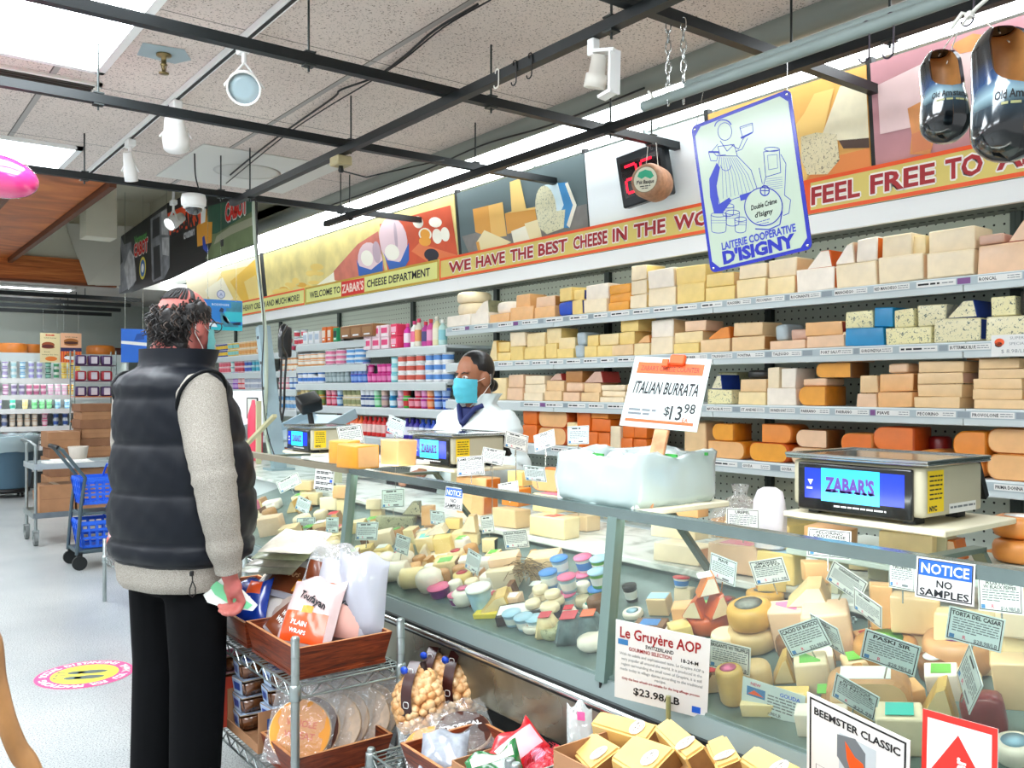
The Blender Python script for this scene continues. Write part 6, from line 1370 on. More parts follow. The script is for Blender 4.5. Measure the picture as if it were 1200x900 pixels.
def pillow(name, label, cat, M, w, h, th, film, patches=(), texts=(), inner=None, crimp=True, seed=1, extra=None):
 """soft bag standing in its x (width) / y (height) plane; patches (u0,u1,v0,v1,mat)"""
 rr = random.Random(seed); ph = [rr.uniform(0, 6) for _ in range(6)]
 def S(u, v, s, off=0):
  a = max(0, 1 - abs(2 * u - 1) ** 2.6); b = max(0, 1 - abs(2 * v - 1) ** 2.6)
  d = th / 2 * (a * b) ** .6 * (1 + .14 * math.sin(7 * u + ph[0]) * math.sin(6 * v + ph[1]) + .07 * math.sin(17 * u + 9 * v + ph[2]))
  x = (u - .5) * w * (1 + .03 * math.sin(5 * v + ph[3])); y = v * h * (1 + .02 * math.sin(4 * u + ph[4])) + .012 * math.sin(9 * u + ph[5]) * max(0, v - .85) * 6
  return (x, y, s * (d + .0008 + off))
 m = MB(); n = 16
 for s in (1, -1): m.grid([[S(i / n, j / n, s) for i in range(n + 1)] for j in range(n + 1)], 0, True, False, s < 0)
 o = m.build(name, film); o.matrix_world = M; tag(o, label, cat)
 for k, (u0, u1, v0, v1, pm) in enumerate(patches):
  m = MB(); q = 10; m.grid([[S(u0 + (u1 - u0) * i / q, v0 + (v1 - v0) * j / q, 1, .0012 + .0006 * k) for i in range(q + 1)] for j in range(q + 1)], 0, True); m.build('printed_panel', pm, o)
 if texts:
  m = MB(); ms = []
  for (t_, u, v, hh, tm, ww, rot) in texts:
   k = MB(); k.text(t_, 0, 0, hh, 0, RZ(rot), 0, ww, 'c', .03, 1)
   if tm not in ms: ms.append(tm)
   m.add([S(min(.98, max(.02, u + p[0] / w)), min(.98, max(.02, v + p[1] / h)), 1, .0042) for p in k.v], k.f, ms.index(tm))
  m.build('lettering', ms, o)
 if inner: inner(o)
 return o
CAMDIR = math.atan2(.799, .601)
def bagpose(px, py, X, yaw, lean, roll, z=None):
 p = on_x(px, py, X)
 if z is not None: p.z = z
 return face_at(p.x, p.y, p.z, yaw, lean, roll)
F_PINK = mat('dcc0be', .25, coat=.7, noise=.12, scale=20); F_WHITE = mat('c2c0c8', .22, coat=.8, noise=.08, scale=24)
B_OR = mat('f0571f', .3, coat=.6); B_BR = mat('7a3a1c', .3, coat=.6); B_BL = mat('1440b0', .25, coat=.7, noise=.3, scale=30); B_LG = mat('f2a033', .35)
pillow('bread_bag', 'orange and white bag of wraps at the front of the near tray', 'bread bag', bagpose(352, 762, 1.13, .55, -.5, -.05), .19, .22, .07, F_PINK, ((.1, .9, .08, .5, B_OR), (.42, .62, .48, .58, B_LG)), (('Toufayan', .55, .68, .022, M_INK, .11, -.3), ('PLAIN', .45, .33, .014, M_WHITE, None, -.1), ('WRAPS', .45, .22, .012, M_WHITE, None, -.1)), seed=2)
pillow('bread_bag', 'white bag with pinkish wraps leaning behind the orange bag', 'bread bag', bagpose(392, 752, 1.24, .75, -.4, -.1), .2, .25, .09, F_WHITE, ((.15, .75, .55, .7, B_OR), (.1, .9, .05, .45, mat('efb6a8', .3, coat=.6))), (('Toufayan', .5, .5, .018, M_INK, .09, -.2),), seed=3)
pillow('bread_bag', 'puffy clear plastic bag at the case end of the near tray', 'bread bag', bagpose(416, 752, 1.3, .8, -.25, -.05), .17, .27, .12, mat('b9bac6', .2, coat=.9, bump=.4, scale=25), seed=4)
pillow('bread_bag', 'brown and white bag of wraps lying in the middle of the trays', 'bread bag', bagpose(322, 752, 1.12, .6, -.75, -.6), .17, .2, .06, F_WHITE, ((.06, .94, .05, .62, B_BR), (.6, .85, .55, .66, B_OR)), (('WHOLE', .45, .4, .016, M_WHITE, None, 0), ('WHEAT', .45, .28, .016, M_WHITE, None, 0)), seed=5)
pillow('bread_bag', 'crumpled shiny blue bag under the hand of the man', 'bread bag', bagpose(285, 733, 1.13, .5, -.6, .2), .17, .17, .07, B_BL, ((.55, .85, .6, .9, B_OR),), (('Wraps', .5, .45, .02, M_WHITE, .07, .3),), seed=6)
pillow('bread_bag', 'brown banded bag of wraps lying on top of the rear tray', 'bread bag', bagpose(325, 700, 1.25, .6, -1.0, -.2), .24, .22, .06, F_WHITE, ((.2, .9, .08, .6, B_BR), (.7, .88, .12, .35, B_LG)), (('Toufayan', .4, .76, .022, M_INK, .1, .1), ('WRAPS', .5, .4, .018, mat('e8b890', .4), None, .1)), seed=7)
for k, (px, py, c) in enumerate(((310, 672, 'e4ead8'), (318, 664, 'f0ede0'), (325, 656, 'd3dfb8'), (332, 648, 'ece4d0'))):
 pillow('wrap_packet', ('flat clear packet of wraps stacked at the rear tray by the glass, ' + ('lowest', 'second', 'third', 'top')[k]), 'wraps', bagpose(px, py, 1.22, .7, -1.35, 0), .2, .2, .03, mat(c, .3, coat=.6, noise=.2, scale=30), seed=10 + k)
pillow('bread_bag', 'crinkled clear bag against the case glass above the brown banded bag', 'bread bag', bagpose(378, 690, 1.31, .7, -.4, -.2), .17, .16, .07, M_BAGFILM, ((.1, .5, .1, .5, B_BR),), seed=8)
for k, (px, c, d) in enumerate(((283, 'e8dccb', 'leftmost'), (300, 'f0e6da', 'middle'), (345, 'ead2c2', 'right'))):
 pillow('bread_bag', 'pale bag of wraps filling the rear tray, %s one' % d, 'bread bag', face_at(1.2 + .03 * k, 3.1 - .1 * k, .585, .5, -.9, .2 * k), .22, .2, .08, mat(c, .3, coat=.7, noise=.15, scale=18), seed=30 + k)
def crisp_tub(label, M, lab, group):
 t = thing('snack_tub', label, 'snack tub', group=group); t.matrix_world = M
 m = MB(); w, d, h = .1, .09, .052; V = [(x * w * .42, y * d * .42, 0) for x, y in ((-1, -1), (1, -1), (1, 1), (-1, 1))] + [(x * w * .5, y * d * .5, h) for x, y in ((-1, -1), (1, -1), (1, 1), (-1, 1))]
 m.add(V, [(3, 2, 1, 0), (4, 5, 6, 7), (0, 1, 5, 4), (1, 2, 6, 5), (2, 3, 7, 6), (3, 0, 4, 7)]); bm = bmesh.new(); vs = [bm.verts.new(v) for v in m.v]; [bm.faces.new([vs[i] for i in f]) for f in m.f]; bmesh.ops.bevel(bm, geom=bm.edges[:], offset=.008, segments=2, affect='EDGES')
 MB().bm(bm, None, True).build('tub', mat('7a4a2a', .18, coat=.9, noise=.55, scale=45), t)
 m = MB(); m.box((0, 0, h + .001), (w * .98, d * .98, .003), 0, .001); m.build('lid', mat('b8a48c', .2, coat=.6), t)
 m = MB(); m.box((-.012, 0, h + .0035), (w * .72, d * .95, .001), 0); m.add([(-w * .5 - .002, -d * .4, h + .003), (-w * .5 - .002, d * .4, h + .003), (-w * .42 - .004, d * .36, .006), (-w * .42 - .004, -d * .36, .006)], [(0, 1, 2, 3)], 0)
 m.box((-.012, 0, h + .0042), (w * .3, d * .6, .0006), 1); m.add([(-w * .5 - .0028, -d * .25, h * .85), (-w * .5 - .0028, d * .25, h * .85), (-w * .45 - .0045, d * .22, h * .35), (-w * .45 - .0045, -d * .22, h * .35)], [(0, 1, 2, 3)], 1)
 m.build('label', [mat({'blue': 'bcd0ea', 'pink': 'f0b8c8'}[lab], .4), mat({'blue': '2a4a9a', 'pink': 'c85a80'}[lab], .4)], t)
 return t
for col_, (x, y) in enumerate(((1.12, 2.96), (1.16, 2.81), (1.24, 2.96), (1.28, 2.81))):
 for k in range(4 if col_ in (0, 2) else 3):
  crisp_tub('blue-labelled snack tub, %s up in stack %s on the lower rack shelf' % (nth(k), ('by the red box', 'nearest the camera', 'behind, far', 'behind, near')[col_]), T(x, y - .0, .276 + k * .0572) @ RZ(.25 * ((k * 7 + col_) % 3 - 1) * .4), 'blue', 'blue labelled tubs')
crisp_tub('blue-labelled snack tub tipped on top of the stack nearest the camera', T(1.165, 2.81, .276 + 3 * .0572), 'blue', 'blue labelled tubs')
for col_, y in enumerate((3.075,)):
 for k in range(4): crisp_tub('pink-labelled snack tub, %s up in the %s stack by the trouser leg' % (nth(k), ('near', 'far')[col_]), T(1.1, y, .276 + k * .0572), 'pink', 'pink labelled tubs')
def carton_tray(name, label, x0, x1, y0, y1, z, h, m_, hf=None, panel=None):
 t = thing(name, label, 'cardboard box', ((x0 + x1) / 2, (y0 + y1) / 2, z)); hx, hy = (x1 - x0) / 2, (y1 - y0) / 2; m = MB()
 hf = hf or h
 m.box((0, 0, .002), (2 * hx, 2 * hy, .003))
 m.box((-hx, 0, hf / 2), (.004, 2 * hy, hf)); m.box((hx, 0, h / 2), (.004, 2 * hy, h)); m.box((0, -hy, h / 2), (2 * hx, .004, h)); m.box((0, hy, h / 2), (2 * hx, .004, h))
 m.build('carton', m_, t)
 if panel: p = MB(); p.box((0, -hy - .0026, h * .45), (2 * hx * .8, .001, h * .7)); p.build('printed_panel', panel, t)
 return t
carton_tray('carton_tray', 'blue-sided display carton holding blue-labelled tubs', 1.06, 1.34, 2.74, 3.02, .266, .13, M_CARDBOARD, .03, mat('2a4f9a', .5))
carton_tray('carton_tray', 'red display carton holding pink-labelled tubs', 1.04, 1.3, 3.025, 3.125, .266, .17, mat('c8452f', .5), .04)
def tortilla(label, M, r, face, txt=None, seed=1, band=None):
 t = thing('tortilla_pack', label, 'tortillas'); t.matrix_world = M
 m = MB(); m.lathe([(r * .96, -.008), (r, -.006), (r, .006), (r * .96, .008)], 30, 0, T(0, r, 0)); m.build('tortillas', mat('e6c9a6', .6, noise=.25, scale=40), t)
 m = MB(); m.disc(0, r, r * .97, r * .97, 0, None, .0088)
 if band: m.flat([(-r * .9, r * .75), (r * .9, r * .75), (r * .8, r * 1.45), (-r * .8, r * 1.45)], 1, None, .0094)
 if txt:
  for i, s in enumerate(txt): m.text(s, 0, r * 1.25 - i * r * .36, r * .2, 2, None, .01, min(r * 1.4, r * .2 * len(s)), 'c', .03)
 m.build('printed_face', [face, band or face, M_WHITE if band else mat('e86a1c', .4)], t)
 rr = random.Random(seed); m = MB(); n = 12
 P = [[((i / n - .5) * 2 * r * 1.06, j / n * r * 2.55 - .004, .012 * (1 - abs(2 * i / n - 1) ** 3) + rr.uniform(-.002, .002) + (.006 * math.sin(i * 1.7) if j > 8 else 0)) for i in range(n + 1)] for j in range(n + 1)]
 m.grid(P, 0, True); m.build('clear_bag', M_CLEAR, t)
 return t
for k in range(8):
 tx, face, band = (('WHOLE', 'WHEAT'), mat('f0a03a', .4), None) if k == 0 else ((('TROPICAL',), mat('5a2a16', .4), mat('4a1f10', .4)) if k == 1 else (None, mat('e9cfb4', .45, noise=.2, scale=30), None))
 tortilla('tortilla pack in the low wooden tray, %s from the aisle%s' % (nth(k), (', orange faced' if k == 0 else ', brown TROPICAL label' if k == 1 else '')), face_at(1.1 + .034 * k, 2.56 + .012 * (k % 3), .282, .95, -.35, -.15), .095, face, tx, k, band)
def onion_bag(label, x, y, z, yaw, lean, seed):
 rr = random.Random(seed); t = thing('onion_bag', label, 'onion bag', (x, y, z), yaw, 'net bags of small onions'); Q = RY(lean)
 m = MB()
 for k in range(150):
  v = (k + .5) / 150; q = k * 2.39996 + rr.uniform(-.2, .2); hw = math.sin(PI * min(1, .14 + v * .74)); r = rr.uniform(.0125, .0165)
  m.ell(Q @ Vector((math.cos(q) * hw * .055, math.sin(q) * hw * .075, .016 + v * .175)), (r, r, r * rr.uniform(.85, 1.05)), 0, RX(rr.uniform(-.6, .6)), 9, 6)
 m.ell(Q @ Vector((0, 0, .1)), (.05, .068, .095), 0, None, 12, 8); o = m.build('onions', M_ONION, t); o['kind'] = 'stuff'
 m = MB(); P = []
 for k in range(11):
  v = k / 10; xx = -.055 * math.sin(PI * min(1, .2 + v * .7)) - .02; P.append([Q @ Vector((xx, yy + .01 * v, .06 + v * .16)) for yy in (-.018, -.006, .006, .018)])
 m.grid(P, 0, True); bd = m.build('label_band', mat('3a1210', .35, coat=.5), t)
 m = MB()
 for v in (.2, .8):
  c = Q @ Vector((-.055 * math.sin(PI * (.2 + v * .7)) - .0215, .01 * v, .06 + v * .16)); m.tube([c + Vector((0, .009 * math.cos(a), .012 * math.sin(a) * (1 + .25 * math.cos(2 * a)))) for a in [2 * PI * i / 14 for i in range(14)]], .0012, 4, closed=True)
 m.build('heart_print', M_WHITE, bd)
 m = MB(); m.lathe([(.012, 0), (.012, .006), (.001, .008)], 12, 0, T(*(Q @ Vector((-.058, .03, .19)))) @ RY(-PI / 2)); m.build('blue_tag', mat('1f4fd0', .3), t)
 m = MB(); m.tube([Q @ Vector((0, 0, .185)), Q @ Vector((.004, 0, .205)), Q @ Vector((.0, .004, .22))], [.024, .009, .012], 10, 0); m.build('gathered_net', mat('2a1512', .6), t)
 return t
for k, (px, py, l) in enumerate(((474, 868, .3), (522, 853, .32), (497, 846, .3), (547, 838, .3), (562, 826, .2))):
 p = on_z(px, py, .358); onion_bag('net bag of small onions with brown heart band, ' + ('nearest the aisle', 'second from the aisle', 'third, behind', 'fourth, farther in', 'innermost under the case')[k], p.x + .03, p.y, .362, .5, l, 40 + k)
tortilla('round flatbread pack with orange and white print in the wooden tray', face_at(1.33, 2.1, .375, .9, -1.3, .3), .085, mat('f2a04a', .4), ('WHOLE', 'WHEAT'), 21)
tortilla('round flatbread pack with a dark brown edge behind the orange one', face_at(1.43, 2.1, .385, .9, -1.2, .3), .085, mat('4a2214', .4), ('TROPICAL',), 22, mat('3a1a10', .4))
pillow('bread_bag', 'greyish crumpled clear bag at the near end of the flatbread tray', 'bread bag', face_at(1.3, 2.04, .385, .9, -1.0, 0), .13, .13, .05, mat('aeb4c0', .2, coat=.8, noise=.4, scale=25), seed=61)
carton_tray('cardboard_box', 'cardboard box of red and green packs behind the short rack post', 1.27, 1.5, 1.63, 1.945, .358, .1, M_CARDBOARD)
pillow('snack_bag', 'green glossy snack bag in the cardboard box', 'snack bag', face_at(1.32, 1.78, .38, .9, -.5, .3), .14, .14, .06, mat('1f7a3a', .25, coat=.8, noise=.4, scale=30), ((.1, .9, .8, .95, mat('e8d8d0', .4)),), seed=62)
pillow('snack_bag', 'red and white labelled bag above the cardboard box', 'snack bag', face_at(1.46, 1.86, .43, .9, -.7, .7), .14, .1, .04, mat('d8202a', .3, coat=.6), ((.3, .95, .2, .8, mat('f2b8c0', .4)), (.1, .3, .2, .8, M_WHITE)), seed=63)
def red_net(label, x, y, z, seed):
 rr = random.Random(seed); t = thing('cheese_net', label, 'net bag', (x, y, z)); m = MB()
 for k in range(16):
  a = rr.uniform(0, 6.28); q = rr.uniform(0, .045); Q = RX(rr.uniform(-1, 1)) @ RY(rr.uniform(-1, 1)); c = Vector((q * math.cos(a), q * math.sin(a), .02 + rr.uniform(0, .055)))
  m.lathe([(.001, -.009), (.015, -.009), (.019, -.004), (.019, .004), (.015, .009), (.001, .009)], 14, 0 if rr.random() < .8 else 1, T(*c) @ Q)
 m.build('waxed_cheeses', [mat('c41428', .3, coat=.6), mat('e89ab0', .4)], t)
 m = MB()
 for k in range(16):
  a = 2 * PI * k / 16
  for s in (-1, 1): m.tube([(.062 * math.cos(a + s * v * 1.2) * math.sin(.3 + v * 2.5), .062 * math.sin(a + s * v * 1.2) * math.sin(.3 + v * 2.5), .095 * v) for v in [i / 8 for i in range(9)]], .0006, 3, caps=False)
 m.build('net', mat('e0405a', .5), t)
for k, (x, y, z) in enumerate(((1.39, 1.7, .4), (1.44, 1.76, .42), (1.37, 1.66, .44))): red_net('red net of small waxed cheeses in the cardboard box, ' + ('lower one', 'rear one', 'top one')[k], x, y, z, 70 + k)
carton_tray('cardboard_box', 'open cardboard box of labelled cheese wedges at the bottom right', 1.235, 1.5, .62, 1.49, .549, .095, M_CARDBOARD, .09)
def long_wedge(label, px, py, X, yaw, roll, L=.15, w=.06, h=.05):
 t = thing('cheese_wedge', label, 'cheese', group='wrapped wedges in the cardboard box'); p = on_x(px, py, X); t.matrix_world = T(*p) @ RZ(yaw) @ RX(roll)
 m = MB(); bm = bmesh.new(); V = [(-L / 2, -w / 2, -h / 2), (L / 2, -w / 2, -h / 2), (L / 2, w / 2, -h / 2), (-L / 2, w / 2, -h / 2), (-L / 2, -w / 2 + .004, h / 2), (L / 2, -w * .36, h * .36), (L / 2, w * .36, h * .36), (-L / 2, w / 2 - .004, h / 2)]
 vs = [bm.verts.new(v) for v in V]; F = [(3, 2, 1, 0), (4, 5, 6, 7), (0, 1, 5, 4), (1, 2, 6, 5), (2, 3, 7, 6), (3, 0, 4, 7)]
 for f, q in zip(F, (0, 0, 0, 1, 0, 1)): bm.faces.new([vs[i] for i in f]).material_index = q
 bmesh.ops.bevel(bm, geom=bm.edges[:], offset=.005, segments=2, affect='EDGES'); m.bm(bm); m.build('wedge', [mat('efc678', .35, coat=.7, noise=.12, scale=14), mat('9a6a38', .5, coat=.5, noise=.3, scale=30)], t)
 Mx = T(-L * .25, 0, h / 2 + .0008) @ RY(math.atan(h * .14 / L)) @ RZ(-PI / 2)
 m = MB(); m.disc(0, 0, .022, .017, 0, Mx, .0); m.disc(0, 0, .02, .0152, 1, Mx, .0003); m.disc(0, 0, .019, .0142, 0, Mx, .0006); m.text('LE GRUYERE', 0, .003, .0045, 1, Mx, .001, .03, 'c', .03, 1); m.text('AOP', 0, -.005, .005, 2, Mx, .001, None, 'c', .03, 1)
 m.build('label', [mat('f6eeda', .4), M_INK, M_RED], t); return t
for k, (px, py, X, yaw, roll, L, w, h, de) in enumerate(((733, 858, 1.42, 1.75, -.45, .16, .06, .055, 'lying across the rear of the box'), (700, 887, 1.32, 1.3, -.5, .12, .09, .05, 'at the left front of the box'), (800, 875, 1.38, 1.15, -.5, .18, .055, .06, 'slanting on the right beside the glass'), (755, 893, 1.3, 1.5, -.5, .12, .1, .05, 'in the middle front of the box'), (850, 890, 1.42, .9, -.4, .14, .06, .05, 'half hidden under the ledge'), (905, 905, 1.36, 1.3, -.5, .13, .06, .05, 'beside the BEEMSTER sign'))):
 long_wedge('wrapped yellow cheese wedge ' + de, px, py, X, yaw, roll, L, w, h)
t = pillow('wrap_packet', 'clear packet with a pink spot at the left back of the wedge box', 'packet', bagpose(680, 893, 1.4, .9, -.4, 0), .06, .13, .03, M_FILM, ((.4, .7, .7, .85, mat('e0508a', .4)),), seed=77)
for nm, lab in (('beemster', 'BEEMSTER'), ('arrow', 'red arrow')):
 X, Y, Z = POSE[nm][:3]; m = MB(); m.tube([(X + .035, Y, .5), (X + .035, Y, Z + .06)], .006, 8); tag(m.build('sign_stake', mat('8a8a5c', .4)), 'thin metal stake holding up the %s sign' % lab, 'stake')
m = MB(); p = on_x(776, 855, 1.49); m.tube([(1.51, p.y, .55), (1.51, p.y, .72)], .006, 8); tag(m.build('sign_stake', mat('8a8a5c', .4)), 'thin brass stake below the gruyere sign', 'stake')
for k in range(5):
 pillow('bread_bag', 'pink and white bag with red print on the rack behind the man, %s along' % nth(k), 'bread bag', face_at(1.47 + .02 * (k % 2), 6.27 - .22 * k, .31, .2, -.15, .08 * (k % 3 - 1)), .26, .34, .13, F_PINK, ((.1, .9, .05, .35, mat('e8442a', .3, coat=.5)), (.3, .7, .4, .8, mat('e9a9b2', .4))), (('ONION', .5, .6, .04, M_INK, .12, 1.2),), seed=90 + k)
# ------------------------------------------------------------------ hanging things
t = thing('hanging_pipe', 'grey metal pipe hung on chains, carrying hooks and the dairy sign', 'pipe', (2.4, 1.6, 2.47))
m = MB(); m.tube([(0, -.9, 0), (0, .775, 0)], .019, 14); m.build('pipe', M_GREYMETAL, t)
m = MB(); m.tube([(0, .72, .012), (.0, .74, .04), (.0, .75, .05)], .005, 6); m.build('end_hook', M_OFFWHITE, t)
m = MB(); m.tube([(.045, -.9, .04), (.045, .6, .04)], .019, 12); m.build('conduit', M_GREYMETAL, t)
def chain(label, x, y, z0, z1, dx=.0):
 m = MB(); n = int((z1 - z0) / .034);
 for k in range(n):
  z = z0 + (k + .5) * (z1 - z0) / n; Q = RZ(PI / 2 * (k % 2) + .5)
  P = [T(x, y, z) @ Q @ Vector((.0095 * math.cos(a), 0, .021 * math.sin(a) + (.004 if math.sin(a) > 0 else -.004))) for a in [2 * PI * i / 12 for i in range(12)]]
  m.tube(P, .0028, 6, closed=True)
 return tag(m.build('chain', M_CHROME), label, 'chain')
chain('steel chain hanging from the strut to the pipe, left strand', 2.395, 2.245, 2.445, 2.745)
chain('steel chain hanging from the strut to the pipe, right strand', 2.425, 2.2, 2.445, 2.745)
chain('steel chain at the near end of the pipe', 2.4, .9, 2.49, 3.02)
def hook(label, p, s=.05, col=M_BLACK, yaw=0):
 m = MB(); P = [Vector((0, .012 * math.cos(a), .012 * math.sin(a))) for a in [PI * (-.1 + 1.2 * i / 8) for i in range(9)]] + [Vector((0, -.011, -s * .6))] + [Vector((0, .006 + .016 * math.cos(a), -s + .016 * math.sin(a))) for a in [PI + PI * i / 8 for i in range(9)]]
 m.tube([T(*p) @ RZ(yaw) @ q for q in P], .0028, 6); return tag(m.build('ceiling_hook', col), label, 'hook')
hook('white S hook on the lengthwise strut, left of two black hooks', (2.165, 2.98, 2.72), .05, M_OFFWHITE)
hook('first black hook on the lengthwise strut', (2.165, 2.86, 2.72), .07)
hook('second black hook on the lengthwise strut', (2.165, 2.76, 2.72), .07)
hook('left purple-black hook on the grey pipe', (2.4, 1.47, 2.48), .09, mat('2c1c2e', .4))
hook('right purple-black hook on the grey pipe', (2.4, 1.395, 2.48), .1, mat('2c1c2e', .4))
hook('hook from which the clogs hang', (2.4, 1.17, 2.48), .08, mat('2c1c2e', .4))
X, Y, Z, yaw, lean, roll, W, H = POSE['isigny']
o = None
m = MB(); P = []
for cx, cy, a in ((W / 2, H / 2, 0), (-W / 2, H / 2, PI / 2), (-W / 2, -H / 2, PI), (W / 2, -H / 2, 1.5 * PI)):
 sx, sy = (1 if cx > 0 else -1), (1 if cy > 0 else -1)
 P += [(cx - sx * .02 + .02 * math.cos(a + PI / 2 * k / 4), cy - sy * .02 + .02 * math.sin(a + PI / 2 * k / 4)) for k in range(5)]
M_ENAMEL = mat('a9b8a6', .18, coat=.7); M_COBALT = mat('0f1f9c', .2, coat=.6); M_COBLINE = mat('2233a0', .3)
m.prism(P, .004, 0); o = m.build('enamel_sign', M_COBALT); o.matrix_world = face_at(X, Y, Z, yaw, lean, roll); tag(o, 'hanging enamel dairy sign in blue and cream reading LAITERIE COOPERATIVE D\'ISIGNY', 'sign')
m = MB(); e = .012; c_ = .038
m.flat([(-W / 2 + c_, -H / 2 + e), (W / 2 - c_, -H / 2 + e), (W / 2 - e, -H / 2 + c_), (W / 2 - e, H / 2 - c_), (W / 2 - c_, H / 2 - e), (-W / 2 + c_, H / 2 - e), (-W / 2 + e, H / 2 - c_), (-W / 2 + e, -H / 2 + c_)], 0, None, .0046); m.build('cream_field', M_ENAMEL, o)
import numpy as np
_q = [(40, 228), (470, 50), (578, 760), (125, 860)]; _r = [(-W / 2, H / 2), (W / 2, H / 2), (W / 2, -H / 2), (-W / 2, -H / 2)]
_A = []; _b = []
for (x, y), (u, v) in zip(_q, _r): _A += [[x, y, 1, 0, 0, 0, -u * x, -u * y], [0, 0, 0, x, y, 1, -v * x, -v * y]]; _b += [u, v]
_h = np.linalg.solve(np.array(_A, float), np.array(_b, float))
m = MB(); U = lambda x, y: (float((_h[0] * x + _h[1] * y + _h[2]) / (_h[6] * x + _h[7] * y + 1)), float((_h[3] * x + _h[4] * y + _h[5]) / (_h[6] * x + _h[7] * y + 1)))
def L(pts, w=.0022, mi=0, z=.0052, close=False):
 Q = [Vector((*U(*p), z)) for p in pts]
 if close: Q.append(Q[0])
 for a, b in zip(Q, Q[1:]):
  d = (b - a);
  if d.length < 1e-6: continue
  n = Vector((-d.y, d.x, 0)).normalized() * w / 2; m.add([a - n, b - n, b + n, a + n], [(0, 1, 2, 3)], mi)
def Fp(pts, mi=0, z=.005): m.flat([U(*p) for p in pts][::-1], mi, None, z)
def circ(cx, cy, rx, ry, n=22, a0=0, a1=2 * PI): return [(cx + rx * math.cos(a0 + (a1 - a0) * k / n), cy + ry * math.sin(a0 + (a1 - a0) * k / n)) for k in range(n + 1)]
Fp([(118, 450), (150, 380), (165, 400), (150, 480), (160, 560), (205, 530), (215, 545), (175, 600), (140, 600), (122, 530)]); Fp([(250, 520), (300, 505), (310, 530), (255, 545)])
L(circ(185, 245, 30, 38)); L(circ(178, 225, 36, 30, 14, PI, 1.9 * PI), .004); L([(165, 285), (195, 330), (225, 300)]); L([(155, 300), (130, 330), (150, 350), (190, 345)]); L([(210, 300), (245, 320), (262, 280), (275, 262)]); L([(235, 330), (260, 320), (285, 270)])
L([(155, 310), (165, 350), (240, 350), (225, 300)], close=True); L([(165, 350), (140, 470), (165, 560), (230, 535), (330, 500), (300, 410), (240, 350)], close=True)
for k in range(9): x = 175 + k * 14; L([(170 + k * 8, 356), (x, 430), (x + 4 + k * 3, 535 - k * 4)], .0013)
L(circ(190, 390, 22, 24, 12, 0, PI)); L([(115, 335), (160, 335), (150, 372), (125, 372)], close=True); Fp([(115, 330), (160, 330), (160, 338), (115, 338)])
L([(250, 225), (305, 205), (308, 245), (262, 268)], close=True); L([(250, 232), (305, 212)], .0014); Fp([(252, 268), (305, 243), (305, 250), (258, 276)])
for (cx, cy, rx, h) in ((160, 640, 34, 70), (220, 620, 30, 50), (255, 650, 26, 50), (200, 585, 26, 36)):
 L(circ(cx, cy - h / 2, rx, 10, 14)); L([(cx - rx, cy - h / 2), (cx - rx + 3, cy + h / 2)]); L([(cx + rx, cy - h / 2), (cx + rx - 3, cy + h / 2)]); L(circ(cx, cy + h / 2, rx - 3, 10, 8, 0, PI)); L([(cx - rx, cy), (cx + rx, cy)], .0012); L([(cx - rx, cy - 10), (cx + rx, cy - 10)], .0012)
L([(355, 330), (425, 320), (432, 420), (365, 440)], close=True); L([(372, 345), (415, 340), (418, 400), (378, 408)], .0014, close=True); L(circ(392, 318, 34, 9, 14)); L([(432, 340), (455, 380), (450, 520)]); L([(365, 440), (350, 500)]); L([(335, 400), (350, 470)]); L([(450, 520), (478, 540), (470, 600), (445, 610)])
for k in range(6): L([(362 + k * 3, 450 + k * 9), (440, 440 + k * 9)], .001)
Fp(circ(357, 570, 84, 84), 1, .0056); L(circ(357, 570, 84, 84, 36), .0034, 0, .0062); L([(440, 590), (430, 650), (380, 672), (320, 668)], .004)
L(circ(362, 500, 20, 22, 16), .004, 0, .0062); L([(345, 500), (380, 500)], .003, 0, .0062); L([(362, 480), (362, 522)], .003, 0, .0062)
for s, y, w_ in (('Double Crème', 560, .094), ("d'Isigny", 598, .066)): q = U(357, y); m.text(s, q[0], q[1], .016, 2, None, .0064, w_, 'c', .025, 2, .15)
q = U(357, 632); m.lines(q[0] - .026, q[0] + .026, q[1], .0022, 0, None, .0062, _pr); m.lines(q[0] - .018, q[0] + .018, q[1] - .009, .0018, 0, None, .0062, _pr)
q = U(330, 705); m.text('LAITERIE COOPERATIVE', q[0], q[1], .024, 0, None, .0052, .275, 'c', .035); q = U(332, 758); m.text("D'ISIGNY", q[0], q[1], .04, 3, None, .0052, .27, 'c', .055)
m.build('printing', [M_COBLINE, M_ENAMEL, M_INK, M_COBALT], o)
m = MB()
for sx in (-1, 1):
 for sy in (-1, 1): m.lathe([(.005, .0046), (.004, .006), (.001, .0062)], 10, 0, T(sx * (W / 2 - .014), sy * (H / 2 - .014), 0))
m.build('rivet', M_CHROME, o)
for sx, nm in ((-1, 'left'), (1, 'right')):
 p = o.matrix_world @ Vector((sx * (W / 2 - .014), H / 2 - .014, 0)); m = MB(); m.tube([p, (2.4, p.y, 2.452)], .0013, 5); tag(m.build('hanging_wire', M_CHROME), '%s wire holding the enamel dairy sign' % nm, 'wire')
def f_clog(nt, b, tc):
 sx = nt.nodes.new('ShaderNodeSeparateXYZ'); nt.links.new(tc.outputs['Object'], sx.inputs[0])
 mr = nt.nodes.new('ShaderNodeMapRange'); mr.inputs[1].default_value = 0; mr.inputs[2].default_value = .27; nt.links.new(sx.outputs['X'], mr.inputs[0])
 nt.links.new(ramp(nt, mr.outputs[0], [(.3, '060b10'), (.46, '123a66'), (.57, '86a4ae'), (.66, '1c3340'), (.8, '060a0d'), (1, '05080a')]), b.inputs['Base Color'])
M_CLOG = node_mat('painted clog', f_clog, .14, coat=1)
